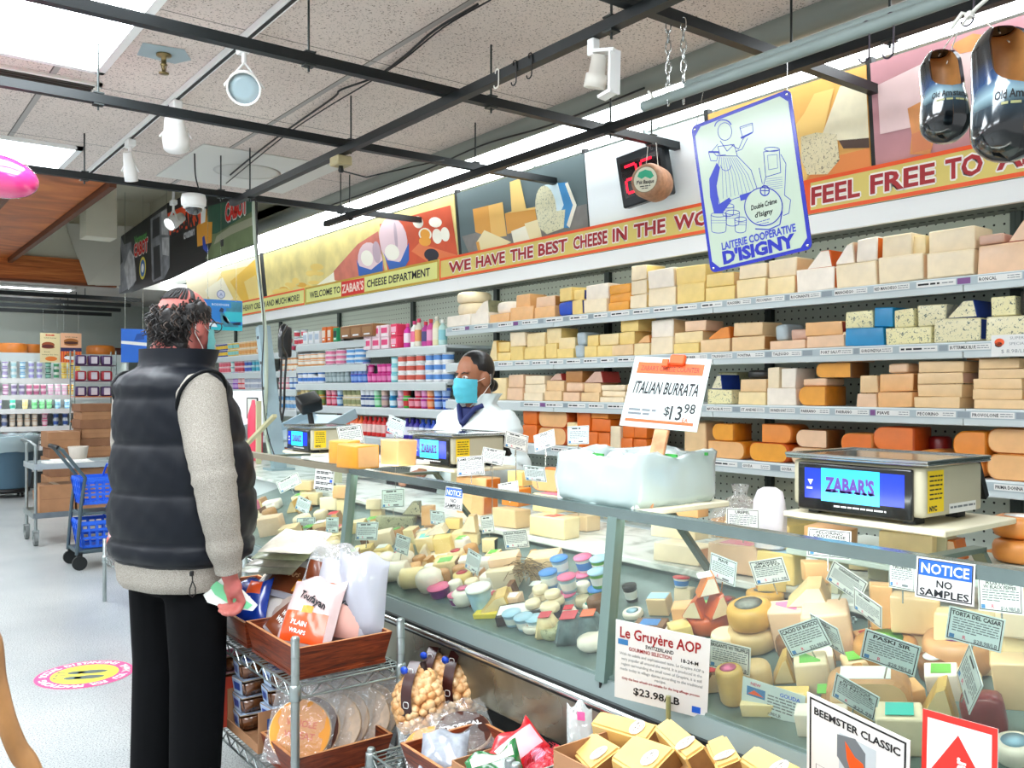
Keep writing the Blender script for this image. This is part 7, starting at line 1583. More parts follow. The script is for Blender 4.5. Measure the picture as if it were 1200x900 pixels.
def clog(label, pos, k, yaw_, tilt):
 Lc = .27
 def sec(t):
  w = .05 * (.25 + .75 * min(1, (t / .16)) ** .5) * (1 if t < .5 else 1 + .22 * math.sin(PI * (t - .5) / .62)) * (1 if t < .8 else math.sqrt(max(.0, 1 - ((t - .8) / .2) ** 2)) * .98 + .02)
  h = (.042 + .012 * math.sin(PI * min(1, t * 1.1)) + (.012 if t > .45 else .012 * (t / .45))) * (1 if t < .78 else math.sqrt(max(0, 1 - ((t - .78) / .22) ** 2)) * .97 + .03) * (min(1, t / .08) ** .5 if t < .08 else 1)
  return w, h
 def S(t, a, s=1.0, dz=0):
  w, h = sec(t); w *= s; h *= s; c, q = math.cos(a), math.sin(a); e = .8
  return Vector((t * Lc, w * math.copysign(abs(c) ** e, c), h * math.copysign(abs(q) ** e, q) + dz))
 def half(t): return .95 if t < .36 else max(.001, .95 * (1 - ((t - .36) / .16) ** 2) ** .5) if t < .52 else .001
 t_ = thing('wooden_clog', label, 'clog'); N = 30; rows = []; rin = []
 z = pos; right = Vector((math.cos(yaw_), math.sin(yaw_), 0)); top = Vector((-math.sin(-yaw_ + PI / 2) * 0 - right.y * -1, -right.x, 0)) * 1.0
 top = Vector((right.y, -right.x, 0)); down = Vector((0, 0, -1)); top = (top * math.cos(tilt) + Vector((0, 0, math.sin(tilt)))).normalized(); down = (down - top * down.dot(top)).normalized(); yy = top.cross(down)
 t_.matrix_world = T(*pos) @ Matrix(((down.x, yy.x, top.x, 0), (down.y, yy.y, top.y, 0), (down.z, yy.z, top.z, 0), (0, 0, 0, 1))) @ Matrix.Scale(k, 4)
 ts = [i / 40 for i in range(41)]
 m = MB(); m.grid([[S(t, PI / 2 + half(t) + (2 * PI - 2 * half(t)) * j / N) for j in range(N + 1)] for t in ts], 0, True, False, True)
 body = m.build('painted_body', M_CLOG, t_)
 m = MB(); m.grid([[S(max(t, .03), PI / 2 + half(t) + (2 * PI - 2 * half(t)) * j / N, .84 if t > .04 else .8, -.0) for j in range(N + 1)] for t in ts if t < .75], 0, True)
 m.build('wooden_inside', mat('c48a4e', .5, noise=.25, scale=25), t_)
 m = MB(); tt = [t for t in ts if t <= .525]
 for sgn in (1, -1):
  m.grid([[S(t, PI / 2 + sgn * half(t) * 1.0), S(t, PI / 2 + sgn * half(t), .84)] for t in tt], 0, False)
 m.grid([[S(0, PI / 2 - .95 + 1.9 * j / 8), S(.03, PI / 2 - .95 + 1.9 * j / 8, .84)] for j in range(9)], 0, False); m.build('rim', mat('1a1420', .3, coat=.6), t_)
 m = MB(); g = MB(); g.text('Old Amsterdam', 0, 0, .016, 0, None, 0, .098, 'c', .02, 2); g.lines(-.035, .035, -.017, .005, 1, None, 0, _pr)
 m.v = [S(.6 - p[1] / Lc, PI / 2 - p[0] / .056, 1.015) for p in g.v]; m.f = g.f; m.m = g.m; m.sm = [False] * len(g.f); m.build('lettering', [M_INK, mat('9a9a6a', .5)], t_)
 m = MB(); m.ell((.115, 0, -.01), (.013, .02, .004), 0, None, 12, 6); m.ell((.122, 0, -.007), (.006, .018, .003), 1, None, 12, 6); m.build('inside_sticker', [M_WHITE, M_RED], t_)
 return t_
p1 = on_x(1100, 60, 2.2); p2 = on_x(1172, 32, 1.98)
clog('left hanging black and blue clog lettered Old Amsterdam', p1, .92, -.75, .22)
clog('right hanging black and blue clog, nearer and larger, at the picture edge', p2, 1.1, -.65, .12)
for p, q, nm in ((p1, (2.4, 1.17, 2.41), 'left'), (p2, (2.4, 1.17, 2.41), 'right')):
 m = MB(); m.tube([p + Vector((0, 0, -.012)), (Vector(q) + p) / 2 + Vector((0, 0, .0)), q], .0016, 5); m.tube([p + Vector((.02, -.01, -.03)), (Vector(q) + p) / 2 + Vector((.012, 0, 0)), q], .0016, 5)
 tag(m.build('hanging_string', mat('d9d6cc', .6)), 'pale string from which the %s clog hangs' % nm, 'string')
m = MB(); q = Vector((2.4, 1.17, 2.41)); m.tube([q + Vector((.0, .05, -.02)), q + Vector((0, .02, .012)), q, q + Vector((0, -.02, .014)), q + Vector((0, -.05, .03))], .006, 6); m.ell(q, (.012, .014, .012), 0, None, 10, 6); tag(m.build('plastic_knot', M_OFFWHITE), 'knotted white plastic where the clog strings meet', 'knot')
p = on_y(764, 214, 3.39); t = thing('hanging_cheese', "round tan cheese hung on strings, labelled P'tit Basque", 'hanging cheese', p, 0); Q = RZ(-.25) @ RY(-PI / 2) @ RZ(-PI / 2)
M1 = Matrix(((0, 0, -1, 0), (-1, 0, 0, 0), (0, 1, 0, 0), (0, 0, 0, 1))); Q = RZ(.35) @ M1
m = MB(); m.lathe([(.06, -.1), (.085, -.09), (.094, -.06), (.094, .05), (.085, .078), (.072, .085), (.001, .085)], 32, 0, Q); m.build('rind', mat('b98a6a', .6, noise=.3, scale=40), t)
m = MB(); m.disc(0, 0, .07, .07, 0, Q, .0856, 28); m.disc(0, 0, .066, .066, 1, Q, .0862, 28); m.flat([(-.045, .02), (-.02, .005), (0, .015), (.03, .0), (.05, .012), (.035, .04), (0, .052), (-.035, .042)], 2, Q, .087); m.text("P'tit Basque", 0, -.012, .02, 3, Q, .0876, .1, 'c', .02, 2, .1); m.lines(-.03, .03, -.035, .005, 3, Q, .0876, _pr); m.lines(-.02, .02, -.046, .004, 3, Q, .0876, _pr)
m.build('label', [mat('8f7f5f', .5), mat('e8e6cf', .5), mat('35b58a', .5), M_INK], t)
for s in (-1, 1): m = MB(); m.tube([(0, s * .045, .08), (0, s * .03, 2.73 - p.z)], .0018, 5); m.build('string', M_OFFWHITE, t)
cY = y_at(752, 3.6); cp = on_x(752, 205, 3.6); Q = face_at(0, 0, 0, .1, .12, .1)
t = thing('digital_clock', 'black box clock with red LED digits on the white panel', 'clock', cp)
m = MB(); m.box((0, 0, -.03), (.34, .3, .06), 0, .008, Q); m.build('case', mat('1c2328', .35), t)
m = MB(); m.box((.0, .0, .0005), (.28, .2, .002), 0, 0, Q); m.build('screen', mat('1a0406', .15, coat=.6), t)
m = MB()
SEG = {'2': 'abged', '5': 'afgcd', '0': 'abcdef', '6': 'afgedc'}
for i, ch in enumerate('25'):
 x0 = -.115 + i * .12; w, h, k = .085, .15, .016
 seg = {'a': (x0, h / 2, w, k), 'g': (x0, 0, w, k), 'd': (x0, -h / 2, w, k), 'f': (x0, h / 4, k, h / 2), 'b': (x0 + w, h / 4, k, h / 2), 'e': (x0, -h / 4, k, h / 2), 'c': (x0 + w, -h / 4, k, h / 2)}
 for s in SEG[ch]:
  x, y, a, b_ = seg[s]
  m.box((x + a / 2 if a > k else x, y, .002), (a * .9, b_ * .9, .001), 0, 0, Q)
m.build('digits', mat('e8122f', .3, emit=1.6), t)
m = MB(); m.bar(Q @ Vector((.05, .14, -.03)), Q @ Vector((.05, .24, -.03)), .03, .01); m.build('bracket', M_GREYMETAL, t)
p = on_z(14, 208, 2.66); p = EYE + ray(14, 208) * 4.2
t = thing('balloon', 'glossy pink balloon cut off by the left edge', 'balloon', p); Q = RZ(-YAW) @ RY(.22)
m = MB(); m.ell((-.07, 0, 0), (.2, .13, .1), 0, Q, 28, 18); m.build('skin', mat('e0357f', .08, coat=1, sub=.1), t); m = MB(); m.lathe([(.012, 0), (.003, .015), (.012, .03)], 10, 0, Q @ T(-.28, 0, 0) @ RY(-PI / 2)); m.build('knot', mat('d02a70', .3), t)
q = Q @ Vector((-.3, 0, 0)); m = MB(); m.tube([q, q + Vector((0, 0, CEIL - p.z - q.z - .002))], .001, 4); m.build('string', M_OFFWHITE, t)
p = on_y(227, 232, 6.1); t = thing('dome_camera', 'white dome security camera under the farthest strut', 'security camera', (p.x, 6.1, BZ - .03))
m = MB(); m.lathe([(.001, .0), (.075, 0), (.082, -.03), (.08, -.07), (.068, -.078)], 24, 0); m.build('housing', M_WHITE, t); m = MB(); m.lathe([(.001, -.135), (.03, -.128), (.052, -.108), (.062, -.076)], 24, 0); m.build('dome', mat('22282c', .05, coat=1), t)
m = MB(); m.lathe([(.062, -.078), (.068, -.08), (.068, -.09), (.061, -.092)], 24); m.build('ring', M_WHITE, t)
p = on_z(192, 63, CEIL); t = thing('sprinkler_head', 'brass sprinkler head on a grey ceiling patch', 'sprinkler', p)
m = MB(); m.flat([(-.12, -.09), (.06, -.12), (.13, .0), (.08, .1), (-.1, .09)][::-1], 0, None, -.002); m.build('ceiling_patch', mat('9fb3b8', .6), t)
m = MB(); m.lathe([(.035, -.003), (.035, -.012), (.012, -.014), (.012, -.05), (.018, -.052), (.006, -.06), (.006, -.09), (.024, -.092), (.024, -.096), (.001, -.098)], 14); m.bar((.014, 0, -.05), (.004, 0, -.092), .004); m.bar((-.014, 0, -.05), (-.004, 0, -.092), .004); m.build('head', mat('8a7a52', .35, metal=.8), t)
p = on_y(453, 158, 4.44); t = thing('junction_box', 'small tan junction box on the lengthwise strut', 'junction box', (2.19, 4.46, BZ - .065))
m = MB(); m.box((0, 0, -.03), (.09, .1, .05), 0, .006); m.build('box', mat('a89c76', .5), t); m = MB(); m.lathe([(.012, -.055), (.016, -.08), (.01, -.09)], 10); m.build('gland', M_BLACK, t); m = MB(); m.tube([(0, 0, -.08), (.1, -.1, -.12), (.35, -.3, -.05), (.6, -.1, .05)], .004, 6); m.build('cable', M_BLACK, t)
def cable(label, pts, r=.005, m_=None):
 P = [Vector(q) for q in pts]; Q = []
 for i in range(len(P) - 1):
  a = P[max(0, i - 1)]; b_ = P[i]; c = P[i + 1]; d = P[min(len(P) - 1, i + 2)]
  for k in range(6):
   s = k / 6; Q.append(.5 * ((2 * b_) + (c - a) * s + (2 * a - 5 * b_ + 4 * c - d) * s * s + (3 * b_ - a - 3 * c + d) * s ** 3))
 Q.append(P[-1]); m = MB(); m.tube(Q, r, 6); return tag(m.build('cable', m_ or M_BLACK), label, 'cable')
zc = CEIL - .03
cz = lambda px, py, z=zc: on_z(px, py, z)
cable('black cable looping across the ceiling tiles from the top of the picture', [cz(560, 5), cz(510, 35), cz(475, 65), cz(440, 90), cz(400, 105), cz(390, 115), cz(340, 150), cz(300, 180), cz(270, 205)], .006)
cable('second black cable beside the first along the ceiling', [cz(575, 0), cz(520, 32), cz(470, 72), cz(430, 98), cz(380, 128), cz(330, 162), cz(265, 215)], .004)
cable('dark cable running along the grey ceiling trough', [(3.25, 7, 2.93), (3.24, 5.5, 2.92), (3.22, 4.6, 2.94), (3.2, 3.9, 2.9), (3.24, 3.2, 2.93)], .006)
cable('black drop cable near the dome camera', [on_y(228, 180, 6.0), on_y(229, 205, 6.0), on_y(233, 222, 6.0)], .005)
m = MB(); p = on_y(150, 182, 5.9)
t = thing('ceiling_patch_panel', 'plain white drop-in ceiling panel beyond the second strut', 'ceiling panel', (*on_z(290, 200, CEIL).xy, CEIL - .001)); m = MB(); m.box((0, 0, -.004), (1.0, 1.1, .006)); m.build('panel', mat('dcdcd6', .6), t)
m = MB(); m.lathe([(.001, -.008), (.2, -.008), (.24, -.0078)], 30); m.build('round_speaker', mat('cfcfc8', .7), t)
bX = 2.9
t = thing('creamery_banner', 'long black hanging banner with farm photos, red lettering and an orange block', 'banner', (bX, 12.4, 2.69)); yl = 12.4
def BP(px, py): p = on_x(px, py, bX - .005); return (yl - p.y, p.z - 2.69)
def crop(pts): return [BP(120 + x / 6, 220 + y / 6) for x, y in pts]
outline = [(115, 745), (95, 365), (450, 110), (560, 60), (900, 15), (1080, 10), (1085, 395), (740, 515), (480, 640), (200, 735)]
Q0 = crop(outline); m = MB(); m.prism([(max(.0, x), y) for x, y in Q0][::-1] if False else Q0, .006, 0, FACE @ T(0, 0, -.007)); m.build('cloth', mat('16191b', .5), t)
m = MB(); Fd = lambda pts, mi, z: m.flat(crop(pts), mi, FACE, z)
Fd([(115, 745), (95, 365), (130, 350), (150, 400), (200, 380), (210, 470), (235, 560), (235, 640), (215, 690)], 0, .001); Fd([(150, 560), (190, 430), (220, 480), (235, 650), (180, 720)], 1, .0014); Fd([(105, 420), (125, 400), (140, 520), (115, 560)], 2, .0014)
Fd([(345, 640), (335, 220), (450, 140), (470, 350), (470, 560), (430, 640), (355, 665)], 0, .001); Fd([(350, 230), (400, 200), (400, 330), (350, 360)], 2, .0014); Fd([(410, 170), (450, 150), (460, 330), (415, 330)], 1, .0014); Fd([(415, 350), (465, 350), (465, 480), (420, 470)], 1, .0014); Fd([(355, 420), (400, 400), (410, 620), (360, 650)], 2, .0013)
Fd([(455, 180), (610, 110), (700, 130), (690, 250), (470, 335)], 3, .001)
Fd([(660, 260), (690, 250), (700, 140), (730, 150), (735, 240), (770, 240), (765, 385), (665, 415)], 4, .0014); Fd([(690, 150), (725, 145), (720, 240), (690, 255)], 9, .0018)
Fd([(735, 300), (740, 130), (900, 100), (1060, 90), (1075, 390), (745, 505), (720, 500), (770, 380)], 5, .0008); Fd([(740, 130), (860, 100), (1060, 90), (1060, 160), (800, 320), (745, 330)], 6, .001); Fd([(800, 340), (900, 270), (1060, 200), (1060, 260), (900, 330), (780, 400)], 10, .0012)
Fd([(700, 350), (715, 335), (725, 400), (745, 440), (735, 460), (705, 430)], 7, .002); Fd([(825, 370), (850, 360), (850, 410), (830, 415)], 2, .002)
for (x0, x1, y, s, h, mi, sh) in ((220, 318, 420, 'CABOT', .085, 8, .0), (862, 1015, 160, 'CABOT', .09, 8, 0), (475, 675, 245, "ZABAR'S", .1, 2, 0), (570, 648, 315, 'creamers', .05, 1, 0), (222, 310, 350, 'Vermont', .05, 11, 0)):
 a, b_ = crop([(x0, y), (x1, y)]);
 if mi == 8:
  for dx, dy in ((.012, 0), (-.012, 0), (0, .012), (0, -.012)): m.text(s, (a[0] + b_[0]) / 2 + dx, (a[1] + b_[1]) / 2 + dy + (.02 if x0 > 800 else .0), h * 1.7, 9, FACE, .0024, (b_[0] - a[0]), 'c', .06)
 m.text(s, (a[0] + b_[0]) / 2, (a[1] + b_[1]) / 2 + (.02 if mi == 8 and x0 > 800 else 0), h * 1.7, mi, FACE, .0028, (b_[0] - a[0]), 'c', .05)
c0, c1, c2 = crop([(281, 565), (304, 565), (281, 485)]); m.disc(c0[0], c0[1], c1[0] - c0[0], (c2[1] - c0[1]), 12, FACE, .002); m.disc(c0[0], c0[1], (c1[0] - c0[0]) * .75, (c2[1] - c0[1]) * .75, 13, FACE, .0026); m.disc(c0[0], c0[1], (c1[0] - c0[0]) * .4, (c2[1] - c0[1]) * .4, 9, FACE, .003)
m.build('printing', [mat('8f9196', .6, noise=.5, scale=6), mat('c9c9cb', .6, noise=.4, scale=9), mat('2a2b2d', .6), mat('f2501e', .5), mat('e8a030', .5), mat('6f7f55', .6, noise=.3, scale=4), mat('2f5f48', .6, noise=.4, scale=3), mat('1f3fa8', .5), M_RED, M_WHITE, mat('9a9a80', .6), mat('4a9a4a', .5), mat('e8d84a', .5), mat('2a6ab0', .5)], t)
m = MB()
for y in (-.4, -2.2, -4.0): m.tube([(0, y, .5), (0, y, 1.21)], .003, 5)
m.build('hanging_wire', M_CHROME, t)
def hung(name, label, l, r, top, bot, Y, draw, base, wire):
 a = on_y(l, top, Y); b_ = on_y(r, bot, Y); W, H = b_.x - a.x, a.z - b_.z
 t = thing(name, label, 'poster', ((a.x + b_.x) / 2, Y, b_.z)); Mx = RX(PI / 2)
 m = MB(); m.box((0, H / 2, -.003), (W, H, .006), 0, 0, Mx); m.build('board', base, t); m = MB(); ms = draw(m, Mx, W, H); m.build('printing', ms, t)
 m = MB()
 for x in (-W * .35, W * .35): m.tube([(x, .0, H - .01), (x, .0, wire - b_.z)], .002, 4)
 m.build('hanging_wire', M_CHROME, t); return t
def d_blue(m, Mx, W, H):
 R = lambda x0, y0, x1, y1, mi, z: m.flat([(W * (x0 - .5), H * y0), (W * (x1 - .5), H * y0), (W * (x1 - .5), H * y1), (W * (x0 - .5), H * y1)], mi, Mx, z)
 R(0, 0, 1, .18, 1, .001); R(.55, .3, 1, .62, 1, .001); R(.6, .62, .98, .95, 2, .001); R(.2, .74, .72, .93, 0, .0015); m.text('BODENSEE', -W * .04, H * .84, H * .07, 3, Mx, .002, W * .42)
 for pts, mi in (([(.42, .62), (.47, .75), (.54, .7), (.52, .58)], 4), ([(.45, .6), (.55, .55), (.66, .28), (.9, .2), (.9, .12), (.55, .12), (.46, .3)], 2), ([(.5, .5), (.6, .45), (.7, .25), (.64, .22), (.54, .32)], 3), ([(.05, .12), (.2, .3), (.35, .2), (.38, .1)], 3), ([(.75, .25), (.95, .3), (.95, .2), (.78, .18)], 4)): m.flat([(W * (x - .5), H * y) for x, y in pts][::-1], mi, Mx, .003)
 return [mat('1f7fc8', .5), mat('27b3c4', .5), mat('3f8fa8', .5, noise=.4, scale=8), mat('d8e6ee', .5), mat('1d2b4a', .5)]
hung('blue_poster', 'bright blue picture poster hanging beside the head of the man', 236, 284, 350, 388, 8.3, d_blue, mat('1878c8', .45), 3.85)
m = MB(); p = on_y(259, 345, 8.3); t = thing('round_sign', 'small round grey emblem above the blue poster', 'sign', p); m.disc(0, 0, .04, .04, 0, RX(PI / 2), 0); m.disc(0, 0, .034, .034, 1, RX(PI / 2), .001); m.text('A', 0, 0, .03, 0, RX(PI / 2), .002); m.build('disc', [mat('5a6a9a', .5), mat('b8c0d4', .5)], t); m = MB(); m.tube([(0, 0, .04), (0, 0, 3.9 - p.z)], .0015, 4); m.build('hanging_wire', M_CHROME, t)
def d_b1(m, Mx, W, H):
 E = lambda x, y, a, b_, mi, z: m.disc(W * (x - .5), H * y, W * a, H * b_, mi, Mx, z)
 m.text('BURGER', 0, H * .93, H * .05, 0, Mx, .002, W * .45, bold=.05); m.text('Chili Lime', 0, H * .84, H * .045, 1, Mx, .002, W * .6); E(.4, .6, .32, .1, 2, .002); E(.38, .55, .3, .06, 3, .003); E(.4, .52, .33, .05, 2, .0025); m.text('Brioche', -W * .15, H * .36, H * .04, 1, Mx, .002); m.text('Lettuce Our Own', 0, H * .27, H * .035, 1, Mx, .002, W * .8); E(.55, .13, .3, .08, 4, .002)
 return [M_RED, M_INK, mat('9a4a22', .5), mat('5a1c18', .5), mat('e07a2a', .5)]
hung('burger_poster', 'cream burger poster, left of the pair over the far dairy case', 47, 70.5, 390, 425, 14.1, d_b1, mat('e4d3a0', .5), 2.73)
def d_b2(m, Mx, W, H):
 E = lambda x, y, a, b_, mi, z: m.disc(W * (x - .5), H * y, W * a, H * b_, mi, Mx, z)
 m.text('Chili Lime', 0, H * .87, H * .045, 1, Mx, .002, W * .6); E(.5, .72, .35, .1, 2, .002); E(.5, .67, .34, .05, 3, .003); E(.5, .63, .34, .06, 2, .0025); m.flat([(-W / 2, 0), (W / 2, 0), (W / 2, H * .46), (-W / 2, H * .46)], 4, Mx, .001)
 for k in range(8): x = -W / 2 + W * k / 8; m.flat([(x, 0), (x + W * .05, 0), (x + W * .05, H * .42), (x, H * .42)], 5, Mx, .0015)
 m.flat([(-W / 2, H * .38), (W / 2, H * .38), (W / 2, H * .5), (-W / 2, H * .5)], 6, Mx, .002); E(.5, .2, .32, .12, 3, .003); E(.5, .16, .34, .07, 7, .0035); E(.5, .27, .26, .06, 2, .004)
 return [M_RED, M_INK, mat('b06a2a', .5), mat('4a2014', .5), mat('f08030', .5), mat('d8402a', .5), mat('2a2a5a', .5), M_WHITE]
hung('burger_poster', 'orange striped burger poster, right of the pair over the far dairy case', 71, 95.5, 390, 425, 14.1, d_b2, mat('f0b890', .5), 2.73)
def d_b3(m, Mx, W, H):
 m.flat([(-W / 2, H * .55), (W / 2, H * .5), (W / 2, H * .6), (-W / 2, H * .64)], 0, Mx, .001); m.flat([(0, H * .65), (W * .4, H * .7), (W * .4, H * .9), (W * .1, H * .85)], 1, Mx, .001); return [M_WHITE, mat('1d4fa0', .5)]
hung('blue_poster', 'blue and white poster just left of the head of the man', 142, 172, 385, 425, 12.0, d_b3, mat('2a6fd8', .5), 3.895)
# ------------------------------------------------------------------ behind the counter: grey post, telephone, chutes
base = on_x(328, 560, 2.35); top = on_x(308, 383, 2.35)
t = thing('metal_post', 'slightly leaning blue-grey metal post rising behind the counter', 'post', (base.x, base.y, .877))
d_ = (top - base); m = MB(); s = (base + d_ * ((.877 - base.z) / d_.z)) - Vector((base.x, base.y, .877)); e = top - Vector((base.x, base.y, .877)); m.bar(s, e, .085, .06); m.build('column', mat('8fa6ae', .45, noise=.15, scale=6), t)
m = MB(); m.box(s + Vector((0, 0, .006)), (.16, .16, .012)); m.build('foot_plate', mat('7f959c', .45), t)
m = MB()
for k in range(5): q = s + (e - s) * (.2 + .18 * k); m.box(q + Vector((-.044, 0, 0)), (.004, .02, .02))
m.build('bracket', M_BLACK, t)
cable('pale conduit pole rising from the grey post to the ceiling', [on_x(297, 226, 2.33), on_x(299, 280, 2.33), on_x(304, 330, 2.33), on_x(311, 390, 2.32), on_x(312, 450, 2.3), on_x(311, 500, 2.3), on_x(318, 540, 2.3)], .014, mat('a6b2a0', .5))
cable('thin black wires running along the pale conduit', [on_x(299, 228, 2.3), on_x(302, 300, 2.3), on_x(309, 380, 2.29), on_x(307, 440, 2.27), on_x(312, 500, 2.27), on_x(322, 535, 2.27)], .004)
pp = on_x(332, 401, 2.29); t = thing('telephone', 'black wall telephone with coiled cord on the grey post', 'telephone', pp)
m = MB(); m.box((.02, .02, 0), (.06, .1, .2), 0, .02, RZ(0), 3); m.build('body', M_BLACK, t)
m = MB(); m.tube([(-.01, -.05, -.1), (-.025, -.06, -.085), (-.045, -.065, -.03), (-.045, -.065, .03), (-.025, -.06, .085), (-.01, -.05, .1)], [.02, .026, .018, .018, .026, .02], 12); m.build('handset', mat('14181a', .25, coat=.6), t)
m = MB(); cp_ = [Vector((0, -.05, -.1)), Vector((-.02, -.07, -.25)), Vector((-.02, -.06, -.42)), Vector((-.01, -.0, -.5)), Vector((0, .05, -.44)), Vector((.0, .04, -.25)), Vector((0, .03, -.1))]; m.tube(cp_, .007, 8); m.build('cord', M_BLACK, t)
m = MB(); a, b_ = on_x(278, 532, 2.2), on_x(322, 487, 2.25); m.bar(a, b_, .03, .02, 0); tag(m.build('wooden_stick', mat('b7b38a', .5)), 'pale stick lashed diagonally to the grey post', 'stick')
m = MB(); a, b_ = on_x(303, 470, 2.4), on_x(304, 535, 2.4); m.bar((a.x, a.y, .88), a, .035, .02); tag(m.build('wooden_stick', mat('b9b48e', .5)), 'pale upright stick beside the grey post', 'stick')
def chute(label, px, py, X, w, d, h, m_, yaw=.2):
 p = on_x(px, py, X); t = thing('wrapping_machine', label, 'machine', (p.x, p.y, .877), yaw); H = p.z - .877
 m = MB(); m.box((0, 0, (H - .06) / 2), (d * .8, w * .7, H - .06), 0, .02, None, 2); m.build('body', m_, t)
 m = MB(); P = [(-d / 2, -w / 2, H - .06), (d / 2, -w / 2, H + h), (d / 2, w / 2, H + h), (-d / 2, w / 2, H - .06)]; m.add(P + [(x, y, z + .012) for x, y, z in P], [(3, 2, 1, 0), (4, 5, 6, 7), (0, 1, 5, 4), (1, 2, 6, 5), (2, 3, 7, 6), (3, 0, 4, 7)])
 for s in (-1, 1): m.bar((-d / 2, s * w / 2, H - .03), (d / 2, s * w / 2, H + h + .03), .012, .07)
 m.build('chute', mat('a9c0cc', .35, metal=.3), t)
 m = MB(); m.tube([(-d * .42, -w * .3, H * .5), (-d * .42 - .03, -w * .3, H * .5), (-d * .42 - .03, w * .1, H * .5), (-d * .42, w * .1, H * .5)], .01, 8); m.build('handle', M_CHROME, t); return t
chute('grey-blue sloped machine behind the farthest scale', 366, 505, 2.75, .5, .4, .1, mat('b9c8cc', .4))
chute('white machine with a sloped tray behind the man and the post', 275, 505, 2.55, .55, .35, .12, mat('e4e8ea', .4))
m = MB(); p = on_x(362, 472, 2.7); m.box((0, 0, 0), (.16, .14, .1), 0, .02, RX(.5) @ RY(-.3), 2); m.tube([(0, 0, -.03), (.02, -.02, -.2)], .02, 8); o = m.build('black_cap', M_BLACK, None, p); tag(o, 'black fabric cap hung on the machine by the post', 'cap')
t = thing('tablet_case', 'white device with a black-framed screen left of the post', 'device', on_x(292, 478, 2.5)); m = MB(); m.box((0, 0, 0), (.06, .42, .26), 0, .015, RZ(.2), 2); m.build('body', mat('eef0f2', .4), t); m = MB(); m.box((-.034, -.1, 0), (.006, .14, .16), 0, .01, RZ(.2), 2); m.build('frame', M_BLACK, t); m = MB(); m.box((-.038, -.1, 0), (.003, .12, .14), 0, 0, RZ(.2)); m.build('screen', mat('cfd8cc', .3), t); m = MB(); m.bar((0, 0, -.12), (0, 0, .877 - on_x(292, 478, 2.5).z), .05); m.build('stand', M_GREYMETAL, t)
for k, (px, py, c, w, de) in enumerate(((276, 480, 'd8405a', .1, 'red rounded bottle behind the shoulder of the man'), (279, 508, 'e07a20', .1, 'orange tub under the red bottle behind the man'))):
 p = on_x(px, py, 2.35); m = MB(); h = p.z + .07 - .879; m.lathe([(.05, 0), (.055, .02), (.055, h * .75), (.03, h * .93), (.025, h), (.001, h)], 16); tag(m.build('bottle', mat(c, .35), None, (p.x + (.03 if k else .15), p.y + .12 * k, .879)), de, 'bottle')
# ------------------------------------------------------------------ left side of the shop
t = thing('floor_decal', 'round pink and yellow distancing decal with footprints stuck on the floor', 'floor sticker', (.98, 4.83, .001))
m = MB(); m.disc(0, 0, .225, .225, 0, None, 0, 48); m.disc(0, 0, .155, .155, 1, None, .0006, 40)
for x, y, l, w in ((.03, .055, .07, .03), (-.045, .055, .04, .026), (.03, -.03, .07, .03), (-.045, -.03, .04, .026)): m.disc(y * 1.0, x, w, l, 2, None, .0012, 20)
for i in range(3): m.flat([(-.05 + i * .045, -.13), (-.04 + i * .045, -.13), (-.04 + i * .045, -.085), (-.05 + i * .045, -.085)], 2, None, .0012); m.disc(-.045 + i * .045, -.13, .012, .006, 2, None, .0013)
for s, a0 in (('THANK YOU', PI * .5), ('FOR PRACTICING', -.25), ('SOCIAL DISTANCING', PI * 1.15)):
 n = len(s)
 for i, ch in enumerate(s):
  if ch == ' ': continue
  a = a0 + (n / 2 - i - .5) * .14; m.text(ch, 0, 0, .034, 3, RZ(a - PI / 2) @ T(0, .19, 0), .0012, None, 'c', .04, 2)
m.build('print', [mat('ee4f8a', .45), mat('f6e552', .45), mat('5a6a66', .5), M_WHITE], t); t.rotation_euler = (0, 0, -YAW + .25 - PI / 2)
p = on_z(8, 582, 0); t = thing('garbage_bin', 'grey-blue plastic garbage bin with a clear liner on a dolly', 'garbage bin', (p.x, p.y, 0))
M_BIN = mat('4f6f84', .5)
m = MB(); m.lathe([(.26, .12), (.27, .14), (.335, .72), (.36, .73), (.365, .78), (.345, .79), (.325, .78), (.26, .16)], 30); m.build('tub', M_BIN, t)
m = MB(); rr = random.Random(2); P = [[(math.cos(q) * r * (1 + rr.uniform(-.02, .02)), math.sin(q) * r * (1 + rr.uniform(-.02, .02)), z + rr.uniform(-.012, .012)) for q in [2 * PI * i / 36 for i in range(36)]] for r, z in ((.37, .6), (.385, .7), (.38, .8), (.34, .82), (.3, .7), (.2, .55))]; m.grid(P, 0, True, True); m.build('liner', mat('b9d0d4', .2, coat=.7, alpha=.55), t)
m = MB(); m.lathe([(.25, .06), (.27, .07), (.27, .118), (.001, .118)], 24); m.build('dolly', M_BLACK, t)
for k in range(4):
 a = PI / 4 + k * PI / 2; m = MB(); m.tube([(.22 * math.cos(a) - .012, .22 * math.sin(a), .03), (.22 * math.cos(a) + .012, .22 * math.sin(a), .03)], .03, 14); m.box((.22 * math.cos(a), .22 * math.sin(a), .055), (.03, .03, .03)); m.build('caster', M_BLACK, t)
p = on_z(47, 640, 0); cx, cy = p.x + .33, p.y + .28; t = thing('utility_cart', 'grey steel utility cart loaded with boxes', 'cart', (cx, cy, 0), 0)
wx, wy = .36, .24
